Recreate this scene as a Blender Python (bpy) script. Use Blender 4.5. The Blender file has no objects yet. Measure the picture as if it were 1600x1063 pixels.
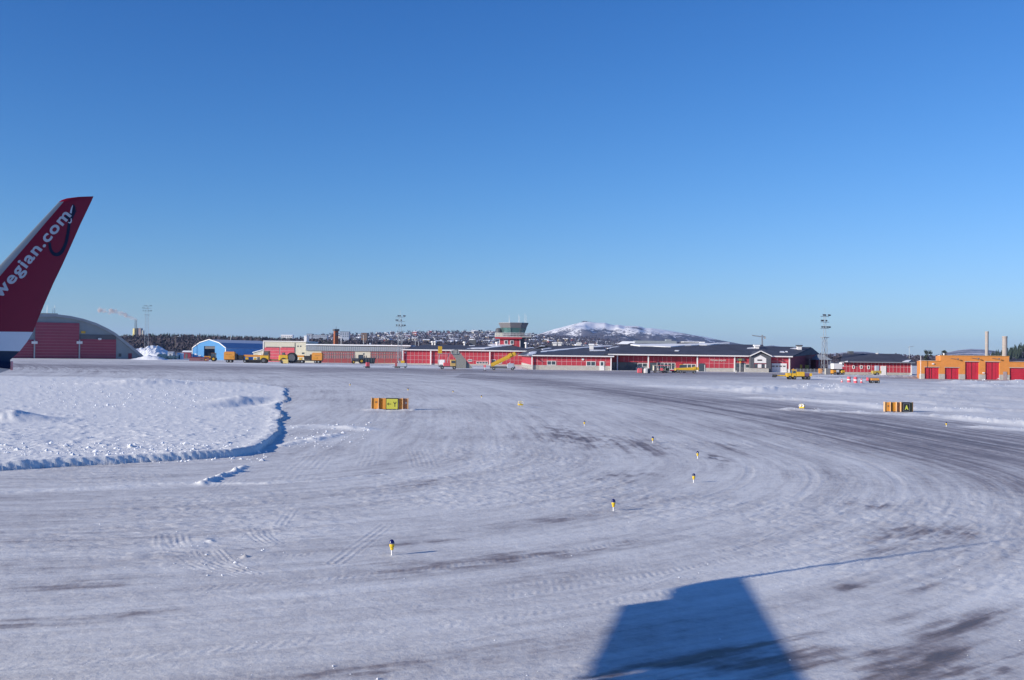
import bpy, bmesh, math, random
import numpy as np
from mathutils import Vector, Matrix
random.seed(7)
rng = np.random.default_rng(11)
SC = bpy.context.scene
COL = SC.collection

# ------------------------------------------------------------------ camera, sky, sun, exposure
F = 1634.0            # focal length in photograph pixels (1600 wide)
H = 4.2               # eye height above the apron
ROLL = 0.0122
PITCH = math.atan(21.5 / F)
cam = bpy.data.cameras.new("camera")
cam.sensor_width = 36.0
cam.lens = 36.0 * F / 1600.0
cam.clip_start = 0.05
cam.clip_end = 30000
co = bpy.data.objects.new("camera", cam)
COL.objects.link(co)
_fw = Vector((0, math.cos(PITCH), math.sin(PITCH)))
_up0 = Vector((0, -math.sin(PITCH), math.cos(PITCH)))
_rt = Vector((1, 0, 0)) * math.cos(ROLL) + _up0 * math.sin(ROLL)
_up = _up0 * math.cos(ROLL) - Vector((1, 0, 0)) * math.sin(ROLL)
_m = Matrix((_rt, _up, -_fw)).transposed().to_4x4()
_m.translation = Vector((0, 0, H))
co.matrix_world = _m
SC.camera = co

SUN_EL = math.radians(17.2)
SUN_AZ = math.radians(28.5)          # light travels towards (cos, sin) of this on the ground
sun_to = Vector((-math.cos(SUN_AZ) * math.cos(SUN_EL), -math.sin(SUN_AZ) * math.cos(SUN_EL), math.sin(SUN_EL)))
W = bpy.data.worlds.new("World")
SC.world = W
W.use_nodes = True
nt = W.node_tree
nt.nodes.clear()
sky = nt.nodes.new("ShaderNodeTexSky")
sky.sky_type = 'NISHITA'
sky.sun_disc = False
sky.sun_elevation = SUN_EL
sky.sun_rotation = math.atan2(sun_to.x, sun_to.y)
sky.altitude = 450
sky.air_density = 1.0
sky.dust_density = 0.25
sky.ozone_density = 2.0
bg = nt.nodes.new("ShaderNodeBackground")
bg.inputs[1].default_value = 0.1
wo = nt.nodes.new("ShaderNodeOutputWorld")
# colour response of the picture: a deep saturated blue, applied evenly to the whole sky
sp = nt.nodes.new("ShaderNodeSeparateColor"); cb = nt.nodes.new("ShaderNodeCombineColor")
nt.links.new(sky.outputs[0], sp.inputs[0])
for ch, (gm, kk) in enumerate(((1.78, 0.93), (1.38, 0.99), (1.06, 1.13))):
    m0 = nt.nodes.new("ShaderNodeMath"); m0.operation = 'MULTIPLY'; m0.inputs[1].default_value = 0.12
    m1 = nt.nodes.new("ShaderNodeMath"); m1.operation = 'POWER'; m1.inputs[1].default_value = gm
    m2 = nt.nodes.new("ShaderNodeMath"); m2.operation = 'MULTIPLY'; m2.inputs[1].default_value = kk / 0.1
    nt.links.new(sp.outputs[ch], m0.inputs[0]); nt.links.new(m0.outputs[0], m1.inputs[0])
    # soft shoulder so that the bright horizon keeps its blue
    m3 = nt.nodes.new("ShaderNodeMath"); m3.operation = 'MULTIPLY_ADD'; m3.inputs[1].default_value = (1.0, 0.5, 0.06)[ch]; m3.inputs[2].default_value = 1.0
    m4 = nt.nodes.new("ShaderNodeMath"); m4.operation = 'DIVIDE'
    nt.links.new(m1.outputs[0], m2.inputs[0])
    nt.links.new(m1.outputs[0], m3.inputs[0]); nt.links.new(m2.outputs[0], m4.inputs[0]); nt.links.new(m3.outputs[0], m4.inputs[1])
    nt.links.new(m4.outputs[0], cb.inputs[ch])
nt.links.new(cb.outputs[0], bg.inputs[0])
nt.links.new(bg.outputs[0], wo.inputs[0])
sl = bpy.data.lights.new("sun", 'SUN')
sl.energy = 5.0
sl.angle = math.radians(0.53)
sl.color = (1.0, 0.92, 0.80)
so = bpy.data.objects.new("sun", sl)
so.rotation_euler = sun_to.to_track_quat('Z', 'Y').to_euler()
so.location = (-60, -30, 60)
COL.objects.link(so)
SC.view_settings.view_transform = 'Standard'
SC.view_settings.look = 'None'
SC.view_settings.gamma = 1.0
SC.view_settings.exposure = 0.18
SC.view_settings.use_curve_mapping = False
SC.render.engine = 'CYCLES'
SC.cycles.volume_bounces = 1
SC.cycles.max_bounces = 6

# ------------------------------------------------------------------ helpers
def yh(px):
    return 553.0 + ROLL * (px - 800.0)
def fx(px, Y):
    return (px - 800.0) / F * Y
def fz(px, py, Y):
    return H + (yh(px) - py) / F * Y
def ground(px, py):
    d = F * H / (py - yh(px))
    return (fx(px, d), d)
def ray(px, py):
    v = _rt * ((px - 800.0) / F) + _up * ((531.5 - py) / F) + _fw
    return v.normalized()
def hit(px, py, p0, n):
    r = ray(px, py)
    o = Vector((0, 0, H))
    return o + r * ((Vector(p0) - o).dot(Vector(n)) / r.dot(Vector(n)))

MATS = {}
def mat(name, col, rough=0.7, metal=0.0, var=0.12, scale=3.0, emit=None, spec=0.3):
    """plain painted/weathered surface: base colour with procedural grime"""
    if name in MATS:
        return MATS[name]
    m = bpy.data.materials.new(name)
    m.use_nodes = True
    t = m.node_tree
    b = t.nodes["Principled BSDF"]
    b.inputs["Roughness"].default_value = rough
    b.inputs["Metallic"].default_value = metal
    b.inputs["Specular IOR Level"].default_value = spec
    tc = t.nodes.new("ShaderNodeTexCoord")
    nz = t.nodes.new("ShaderNodeTexNoise")
    nz.inputs["Scale"].default_value = scale
    nz.inputs["Detail"].default_value = 5
    nz.inputs["Roughness"].default_value = 0.65
    t.links.new(tc.outputs["Object"], nz.inputs["Vector"])
    rp = t.nodes.new("ShaderNodeValToRGB")
    rp.color_ramp.elements[0].position = 0.3
    rp.color_ramp.elements[1].position = 0.7
    c0 = [max(0, c * (1 - var)) for c in col]
    c1 = [min(1, c * (1 + var)) for c in col]
    rp.color_ramp.elements[0].color = (*c0, 1)
    rp.color_ramp.elements[1].color = (*c1, 1)
    t.links.new(nz.outputs["Fac"], rp.inputs["Fac"])
    t.links.new(rp.outputs["Color"], b.inputs["Base Color"])
    MATS[name] = m
    return m

M = dict(
    red=mat("falu_red_cladding", (0.44, 0.045, 0.065), 0.65, var=0.14, scale=0.6),
    reddark=mat("dark_and_shaded_red_cladding", (0.22, 0.03, 0.055), 0.7, var=0.15, scale=0.6),  # own colour on shed and doors, painted shade on the terminal end wall
    reddoor=mat("red_door_paint", (0.52, 0.03, 0.055), 0.5, var=0.1, scale=0.8),
    pinkred=mat("faded_red_door", (0.60, 0.10, 0.13), 0.6, var=0.12, scale=0.8),
    joint=mat("pale_joint", (0.62, 0.38, 0.38), 0.6),
    white=mat("white_trim", (0.78, 0.76, 0.74), 0.5, var=0.06),
    cream=mat("cream_render", (0.60, 0.57, 0.46), 0.8, var=0.08),
    conc=mat("concrete", (0.44, 0.42, 0.38), 0.85, var=0.15, scale=1.5),
    roof=mat("black_roofing", (0.07, 0.075, 0.10), 0.75, var=0.25, scale=0.3),
    greyroof=mat("grey_sheet_roof", (0.30, 0.33, 0.36), 0.5, var=0.1, scale=0.5),
    steel=mat("galvanised_steel", (0.38, 0.40, 0.42), 0.45, 0.5),
    dark=mat("black_rubber", (0.025, 0.025, 0.028), 0.7, var=0.3),
    darkgrey=mat("charcoal_paint", (0.10, 0.105, 0.12), 0.6),
    yellow=mat("yellow_paint", (0.62, 0.38, 0.035), 0.45, var=0.12),
    orange=mat("orange_paint", (0.62, 0.27, 0.05), 0.5, var=0.12),
    orangewall=mat("orange_render", (0.68, 0.265, 0.065), 0.8, var=0.10, scale=0.7),
    amber=mat("amber_board", (0.55, 0.25, 0.03), 0.6, var=0.15, scale=2),
    cyan=mat("bright_blue_cladding", (0.04, 0.23, 0.50), 0.5, var=0.06, scale=0.5),
    blue=mat("blue_cladding", (0.16, 0.36, 0.64), 0.55, var=0.08, scale=0.5),
    bluegrey=mat("blue_grey_cladding", (0.36, 0.40, 0.47), 0.6, var=0.08, scale=0.5),
    hangar=mat("grey_green_sheet", (0.24, 0.28, 0.30), 0.6, var=0.08, scale=0.3),
    hangardoor=mat("hangar_red_door", (0.30, 0.05, 0.085), 0.6, var=0.1, scale=0.3),
    brick=mat("brown_brick", (0.30, 0.10, 0.05), 0.85, var=0.2),
    snow=mat("clean_snow", (0.86, 0.87, 0.89), 0.6, var=0.04),
    concsilo=mat("silo_concrete", (0.42, 0.36, 0.32), 0.9, var=0.12, scale=0.2),
    tank=mat("cream_tank", (0.62, 0.55, 0.38), 0.6),
    brown=mat("rust_brown", (0.22, 0.12, 0.06), 0.7, var=0.2),
    tarp=mat("grey_tarpaulin", (0.27, 0.27, 0.25), 0.7, var=0.15),
    wood=mat("weathered_wood", (0.20, 0.17, 0.14), 0.8),
    navy=mat("navy_gloss_paint", (0.012, 0.018, 0.05), 0.3, spec=0.5),
    wingred=mat("winglet_red_paint", (0.24, 0.006, 0.02), 0.25, var=0.05, spec=0.5),
    wingwhite=mat("winglet_white_paint", (0.72, 0.74, 0.77), 0.3, var=0.03, spec=0.5),
    winggrey=mat("wing_grey_paint", (0.45, 0.47, 0.49), 0.35, var=0.05, spec=0.5),
    alu=mat("polished_leading_edge", (0.26, 0.31, 0.34), 0.3, 0.45, var=0.04),
    lens=mat("blue_glass_lens", (0.012, 0.012, 0.10), 0.12, var=0.02, spec=0.6),
    lampyellow=mat("lamp_body_yellow", (0.78, 0.52, 0.03), 0.4, var=0.1, scale=8),
    signyellow=mat("sign_face_yellow", (0.50, 0.48, 0.07), 0.45, var=0.04),
    signblack=mat("sign_black", (0.02, 0.02, 0.025), 0.5, var=0.05),
    signgreen=mat("sign_letter_yellow", (0.62, 0.68, 0.10), 0.45, var=0.04),
    pinkcone=mat("marker_pink_red", (0.66, 0.12, 0.15), 0.6),
    bark=mat("bark", (0.10, 0.075, 0.06), 0.9, var=0.3, scale=4),
    needles=mat("conifer_needles", (0.030, 0.045, 0.032), 0.9, var=0.4, scale=0.15),
    birch=mat("bare_birch_twigs", (0.058, 0.048, 0.062), 0.9, var=0.35, scale=0.05),
    letters=mat("pale_lettering", (0.72, 0.60, 0.55), 0.5),
)
def glassmat():
    m = bpy.data.materials.new("window_glass")
    m.use_nodes = True
    b = m.node_tree.nodes["Principled BSDF"]
    t = m.node_tree
    nz = t.nodes.new("ShaderNodeTexNoise"); nz.inputs["Scale"].default_value = 0.7
    tc = t.nodes.new("ShaderNodeTexCoord")
    t.links.new(tc.outputs["Object"], nz.inputs["Vector"])
    rp = t.nodes.new("ShaderNodeValToRGB")
    rp.color_ramp.elements[0].color = (0.03, 0.045, 0.06, 1)
    rp.color_ramp.elements[1].color = (0.09, 0.12, 0.14, 1)
    t.links.new(nz.outputs["Fac"], rp.inputs["Fac"])
    t.links.new(rp.outputs["Color"], b.inputs["Base Color"])
    b.inputs["Roughness"].default_value = 0.08
    b.inputs["Specular IOR Level"].default_value = 0.6
    return m
M['glass'] = glassmat()
def greenglass():
    m = M['glass'].copy(); m.name = "green_tint_glass"
    for n in m.node_tree.nodes:
        if n.type == 'VALTORGB':
            n.color_ramp.elements[0].color = (0.05, 0.12, 0.12, 1)
            n.color_ramp.elements[1].color = (0.12, 0.24, 0.23, 1)
    return m
M['greenglass'] = greenglass()

class MB:
    """collects shapes and links them as one mesh object"""
    def __init__(s):
        s.v = []; s.f = []; s.T = None
    def xf(s, m):
        s.T = m; return s
    def add(s, vs, fs):
        o = len(s.v)
        if s.T is not None:
            vs = [tuple(s.T @ Vector(p)) for p in vs]
        s.v += [tuple(p) for p in vs]
        s.f += [[i + o for i in f] for f in fs]
        return s
    def box(s, x0, x1, y0, y1, z0, z1):
        v = [(x0, y0, z0), (x1, y0, z0), (x1, y1, z0), (x0, y1, z0), (x0, y0, z1), (x1, y0, z1), (x1, y1, z1), (x0, y1, z1)]
        f = [(0, 3, 2, 1), (4, 5, 6, 7), (0, 1, 5, 4), (1, 2, 6, 5), (2, 3, 7, 6), (3, 0, 4, 7)]
        return s.add(v, f)
    def bbox(s, x0, x1, y0, y1, z0, z1, b=0.05):
        """box with chamfered vertical and top edges"""
        def oc(d, e):
            return [(x0 + d + e, y0 + d), (x1 - d - e, y0 + d), (x1 - d, y0 + d + e), (x1 - d, y1 - d - e), (x1 - d - e, y1 - d), (x0 + d + e, y1 - d), (x0 + d, y1 - d - e), (x0 + d, y0 + d + e)]
        o0, o1 = oc(0, b), oc(b, b)
        v = [(*p, z0) for p in o0] + [(*p, z1 - b) for p in o0] + [(*p, z1) for p in o1]
        f = [list(range(8))[::-1], list(range(16, 24))]
        for r in (0, 8):
            f += [(r + i, r + (i + 1) % 8, r + 8 + (i + 1) % 8, r + 8 + i) for i in range(8)]
        return s.add(v, f)
    def plate(s, xs, zs, hole, y0, y1):
        """wall or frame of grid cells between y0 and y1 with open cells where hole(i, j)"""
        nx, nz = len(xs), len(zs)
        v = [(x, y, z) for y in (y0, y1) for z in zs for x in xs]
        K = nx * nz
        def vi(i, j, k): return k * K + j * nx + i
        def solid(i, j): return 0 <= i < nx - 1 and 0 <= j < nz - 1 and not hole(i, j)
        f = []
        for i in range(nx - 1):
            for j in range(nz - 1):
                if not solid(i, j): continue
                f.append((vi(i, j, 0), vi(i + 1, j, 0), vi(i + 1, j + 1, 0), vi(i, j + 1, 0)))
                f.append((vi(i, j, 1), vi(i, j + 1, 1), vi(i + 1, j + 1, 1), vi(i + 1, j, 1)))
                if not solid(i - 1, j): f.append((vi(i, j, 0), vi(i, j + 1, 0), vi(i, j + 1, 1), vi(i, j, 1)))
                if not solid(i + 1, j): f.append((vi(i + 1, j, 0), vi(i + 1, j, 1), vi(i + 1, j + 1, 1), vi(i + 1, j + 1, 0)))
                if not solid(i, j - 1): f.append((vi(i, j, 0), vi(i, j, 1), vi(i + 1, j, 1), vi(i + 1, j, 0)))
                if not solid(i, j + 1): f.append((vi(i, j + 1, 0), vi(i + 1, j + 1, 0), vi(i + 1, j + 1, 1), vi(i, j + 1, 1)))
        used = sorted({q for t in f for q in t}); mp = {q: k for k, q in enumerate(used)}
        return s.add([v[q] for q in used], [[mp[q] for q in t] for t in f])
    def prism(s, pts, z0, z1):
        n = len(pts)
        v = [(p[0], p[1], z0) for p in pts] + [(p[0], p[1], z1) for p in pts]
        f = [list(range(n))[::-1], list(range(n, 2 * n))] + [(i, (i + 1) % n, (i + 1) % n + n, i + n) for i in range(n)]
        return s.add(v, f)
    def frustum(s, p0, p1, z0, z1):
        n = len(p0)
        v = [(p[0], p[1], z0) for p in p0] + [(p[0], p[1], z1) for p in p1]
        f = [list(range(n))[::-1], list(range(n, 2 * n))] + [(i, (i + 1) % n, (i + 1) % n + n, i + n) for i in range(n)]
        return s.add(v, f)
    def yprism(s, pts, y0, y1):
        """profile in x,z extruded along y"""
        n = len(pts)
        v = [(p[0], y0, p[1]) for p in pts] + [(p[0], y1, p[1]) for p in pts]
        f = [list(range(n)), list(range(n, 2 * n))[::-1]] + [(i, i + n, (i + 1) % n + n, (i + 1) % n) for i in range(n)]
        return s.add(v, f)
    def xprism(s, pts, x0, x1):
        n = len(pts)
        v = [(x0, p[0], p[1]) for p in pts] + [(x1, p[0], p[1]) for p in pts]
        f = [list(range(n))[::-1], list(range(n, 2 * n))] + [(i, (i + 1) % n, (i + 1) % n + n, i + n) for i in range(n)]
        return s.add(v, f)
    def tube(s, a, b, r0, r1=None, n=8):
        r1 = r0 if r1 is None else r1
        a = Vector(a); b = Vector(b); d = (b - a).normalized()
        q = d.orthogonal().normalized(); w = d.cross(q)
        v = []
        for p, r in ((a, r0), (b, r1)):
            for i in range(n):
                t = 2 * math.pi * i / n
                v.append(p + (q * math.cos(t) + w * math.sin(t)) * r)
        f = [list(range(n))[::-1], list(range(n, 2 * n))] + [(i, (i + 1) % n, (i + 1) % n + n, i + n) for i in range(n)]
        return s.add(v, f)
    def lathe(s, prof, c=(0, 0, 0), n=16):
        v = []; f = []
        for r, z in prof:
            for i in range(n):
                t = 2 * math.pi * i / n
                v.append((c[0] + r * math.cos(t), c[1] + r * math.sin(t), c[2] + z))
        for k in range(len(prof) - 1):
            for i in range(n):
                j = (i + 1) % n
                f.append((k * n + i, k * n + j, (k + 1) * n + j, (k + 1) * n + i))
        f.append(list(range(n))[::-1]); f.append([(len(prof) - 1) * n + i for i in range(n)])
        return s.add(v, f)
    def wheel(s, c, r, w, n=18):
        return s.tube((c[0], c[1] - w / 2, c[2]), (c[0], c[1] + w / 2, c[2]), r, r, n)
    def quad(s, a, b, c, d):
        return s.add([a, b, c, d], [(0, 1, 2, 3)])
    def slab(s, pts, n, t):
        """polygon of 3-D points thickened along n"""
        k = len(pts); n = Vector(n).normalized() * t
        v = [Vector(p) for p in pts] + [Vector(p) + n for p in pts]
        f = [list(range(k))[::-1], list(range(k, 2 * k))] + [(i, (i + 1) % k, (i + 1) % k + k, i + k) for i in range(k)]
        return s.add(v, f)
    def build(s, name, m, parent=None, kind=None, smooth=False, world=False, weld=False):
        v = s.v
        if world and parent is not None:
            L = parent.location
            p = parent
            L = Vector(p.location)
            while p.parent is not None:
                p = p.parent; L = L + Vector(p.location)
            v = [(a[0] - L.x, a[1] - L.y, a[2] - L.z) for a in v]
        me = bpy.data.meshes.new(name)
        me.from_pydata(v, [], s.f)
        bm = bmesh.new(); bm.from_mesh(me)
        if weld: bmesh.ops.remove_doubles(bm, verts=bm.verts, dist=1e-4)
        bmesh.ops.recalc_face_normals(bm, faces=bm.faces)
        bm.to_mesh(me); bm.free()
        if smooth:
            for p in me.polygons: p.use_smooth = True
        if m is not None:
            me.materials.append(M[m] if isinstance(m, str) else m)
        o = bpy.data.objects.new(name, me)
        COL.objects.link(o)
        if parent is not None: o.parent = parent
        if kind: o["kind"] = kind
        return o
def tag(o, label, cat, group=None):
    o["label"] = label; o["category"] = cat
    if group: o["group"] = group
    return o
def thing(name, label, cat, loc=(0, 0, 0), rz=0.0, group=None):
    o = bpy.data.objects.new(name, None)
    COL.objects.link(o)
    o.location = loc; o.rotation_euler = (0, 0, rz)
    o.empty_display_size = 0.5
    return tag(o, label, cat, group)
def copy_tree(o, parent=None):
    c = o.copy(); COL.objects.link(c); c.parent = parent
    for ch in [q for q in o.children]:
        copy_tree(ch, c)
    return c
def text_mesh(body, size=1.0, bold=0.0):
    cu = bpy.data.curves.new("t", 'FONT')
    cu.body = body; cu.size = size; cu.offset = bold; cu.resolution_u = 4
    if bold > .02 and len(body) > 2: cu.space_character = 1.12
    o = bpy.data.objects.new("t", cu)
    COL.objects.link(o)
    dg = bpy.context.evaluated_depsgraph_get()
    me = bpy.data.meshes.new_from_object(o.evaluated_get(dg))
    v = [tuple(p.co) for p in me.vertices]; f = [list(p.vertices) for p in me.polygons]
    bpy.data.objects.remove(o); bpy.data.curves.remove(cu); bpy.data.meshes.remove(me)
    return v, f

# numpy value noise -----------------------------------------------------------
def vnoise(x, y, seed=0):
    xi = np.floor(x).astype(np.int64); yi = np.floor(y).astype(np.int64)
    fx_ = x - xi; fy_ = y - yi
    u = fx_ * fx_ * (3 - 2 * fx_); v = fy_ * fy_ * (3 - 2 * fy_)
    def hs(a, b):
        n = (a * 374761393 + b * 668265263 + seed * 974634777) & 0xFFFFFFFF
        n = ((n ^ (n >> 13)) * 1274126177) & 0xFFFFFFFF
        n = n ^ (n >> 16)
        return (n & 0xFFFF) / 65535.0
    a = hs(xi, yi); b = hs(xi + 1, yi); c = hs(xi, yi + 1); d = hs(xi + 1, yi + 1)
    return (a * (1 - u) + b * u) * (1 - v) + (c * (1 - u) + d * u) * v
def fbm(x, y, oct=4, seed=0, gain=0.5):
    t = 0; amp = 1; tot = 0
    for k in range(oct):
        t = t + amp * vnoise(x * 2 ** k + 17.3 * k, y * 2 ** k - 9.1 * k, seed + k)
        tot += amp; amp *= gain
    return t / tot
def sst(a, b, x):
    t = np.clip((x - a) / (b - a), 0, 1)
    return t * t * (3 - 2 * t)
def seg_dist(X, Y, pts):
    """distance to polyline and running length along it"""
    best = np.full(X.shape, 1e9); run = np.zeros(X.shape); L = 0; side = np.zeros(X.shape)
    for (x0, y0), (x1, y1) in zip(pts[:-1], pts[1:]):
        dx, dy = x1 - x0, y1 - y0; l2 = dx * dx + dy * dy; l = math.sqrt(l2)
        t = np.clip(((X - x0) * dx + (Y - y0) * dy) / l2, 0, 1)
        ex = X - x0 - t * dx; ey = Y - y0 - t * dy
        d = np.hypot(ex, ey)
        k = d < best
        best = np.where(k, d, best); run = np.where(k, L + t * l, run)
        side = np.where(k, np.sign(dx * ey - dy * ex), side)
        L += l
    return best, run, side * best

# ------------------------------------------------------------------ the ground sheet
CX, CY = -16.0, 44.0                  # centre of the taxiway bend
def flow(X, Y):
    Xb = X + np.where(Y > 40, 0.0013 * (Y - 40) ** 2, 0)
    Xb = np.where(Y > 330, X + 0.0013 * 290 ** 2, Xb)
    near = np.hypot(X - CX, Y - CY)
    v = np.where(Y > CY, Xb - CX, near * np.where(X > CX, 1, 1))
    ang = np.arctan2(Y - CY, X - CX)
    u = np.where(Y > CY, Y - CY, ang * 28.0)
    return u, v
PLATEAU = [(-31, 24.0), (-24, 30.1), ground(0, 735), (-15.6, 37.4), (-13.8, 38.9), (-12.0, 40.4), (-10.9, 41.5), (-10.45, 43.2),
           ground(425, 691), ground(432, 676), ground(435, 662), ground(441, 640), ground(446, 618), ground(447, 607),
           ground(400, 600), ground(330, 596), ground(230, 592), ground(120, 589.5), ground(0, 588), ground(-300, 584), (-260, 150), (-200, 60)]
def inside(X, Y, poly):
    r = np.zeros(X.shape, bool)
    n = len(poly)
    for i in range(n):
        x0, y0 = poly[i]; x1, y1 = poly[(i + 1) % n]
        if y0 == y1: continue
        c = ((y0 > Y) != (y1 > Y)) & (X < (x1 - x0) * (Y - y0) / (y1 - y0) + x0)
        r ^= c
    return r
def pxline(*p):
    return [ground(a, b) for a, b in p]
BERMS = [  # polyline, width, height
    (pxline((318, 757), (345, 746), (372, 737)), 0.15, 0.14),
    (pxline((372, 737), (384, 729)), 0.15, 0.08),
    (pxline((0, 770), (130, 764), (250, 757), (320, 755)), 0.35, 0.05),
    (pxline((330, 756), (420, 756), (500, 752), (600, 742)), 0.12, 0.06),
    (pxline((455, 668), (500, 666), (555, 669)), 0.9, 0.10),
    (pxline((490, 688), (525, 680)), 0.4, 0.12),
    (pxline((440, 697), (470, 690), (500, 688)), 0.3, 0.08),
    (pxline((1040, 604), (1110, 607), (1180, 606)), 3.0, 0.18),
    (pxline((1175, 612), (1260, 609), (1330, 612)), 3.0, 0.6),
    (pxline((1265, 607), (1285, 606), (1310, 608)), 4.0, 0.6),
    (pxline((1180, 622), (1280, 627), (1370, 634), (1385, 638)), 1.0, 0.24),
    (pxline((1225, 640), (1300, 643), (1380, 647), (1500, 652), (1600, 662)), 0.6, 0.20),
    (pxline((1430, 640), (1480, 641), (1530, 643)), 1.3, 0.32),
    (pxline((1530, 668), (1600, 672)), 0.7, 0.15),
    (pxline((1500, 654), (1560, 660), (1640, 668)), 0.8, 0.24),
    (pxline((1505, 599), (1540, 598.5), (1600, 599), (1680, 600)), 3.0, 0.85),
    (pxline((1540, 604), (1600, 605), (1680, 607)), 3.0, 0.5),
    (pxline((1300, 588), (1360, 588.5), (1430, 589)), 6.0, 0.5),
    (pxline((1255, 590), (1290, 592), (1350, 595)), 3.0, 0.5),
    (pxline((548, 669), (580, 672)), 0.6, 0.1),
    (pxline((580, 641.2), (612, 642.0), (645, 641.6)), 0.35, 0.14),
    (pxline((1380, 645.6), (1405, 646.4), (1432, 646.8)), 0.35, 0.14),
    (pxline((505, 571.8), (560, 572.4), (620, 573.3), (680, 574), (760, 575)), 7.0, 0.25),
    (pxline((300, 567), (400, 568.5), (505, 571.0)), 7.0, 0.25),
]
TRACKS = [  # tyre tracks: polyline, width, number of ribs, depth
    (pxline((262, 838), (262, 850), (272, 866), (295, 882), (318, 890)), 0.28, 3, 0.030),
    (pxline((278, 835), (281, 850), (300, 870), (330, 885), (362, 893)), 0.34, 3, 0.035),
    (pxline((330, 862), (342, 875), (362, 888), (392, 897)), 0.36, 4, 0.035),
    (pxline((300, 805), (330, 780), (360, 757), (395, 730)), 0.5, 4, 0.022),
    (pxline((404, 826), (412, 838), (432, 850)), 0.30, 3, 0.025),
    (pxline((418, 823), (424, 838), (436, 848)), 0.30, 3, 0.022),
    (pxline((442, 824), (456, 803), (472, 783)), 0.22, 2, 0.035),
    (pxline((462, 750), (482, 728), (505, 706)), 0.8, 4, 0.025),
    (pxline((500, 727), (513, 706)), 0.4, 3, 0.02),
    (pxline((573, 728), (582, 712), (586, 686)), 0.5, 3, 0.025),
    (pxline((666, 729), (660, 714), (653, 700)), 0.6, 4, 0.03),
    (pxline((530, 880), (570, 850), (610, 820)), 0.25, 2, 0.028),
    (pxline((868, 745), (860, 732), (845, 722)), 0.5, 4, 0.012),
    (pxline((0, 1010), (200, 985), (420, 962), (640, 930), (860, 880)), 0.35, 5, 0.012),
    (pxline((300, 1050), (620, 985), (900, 918), (1100, 850), (1180, 790)), 0.4, 5, 0.010),
    (pxline((330, 960), (480, 945), (560, 905), (700, 880)), 0.5, 4, 0.014),
    (pxline((1420, 775), (1500, 800), (1560, 840), (1600, 900)), 0.35, 5, 0.014),
    (pxline((700, 1010), (860, 965), (1000, 920), (1150, 860), (1290, 800), (1330, 770), (1310, 740)), 0.12, 1, 0.03),
    (pxline((1225, 800), (1310, 800), (1335, 775)), 0.2, 1, 0.03),
    (pxline((1250, 745), (1230, 720), (1200, 700)), 0.4, 3, 0.02),
]
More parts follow.
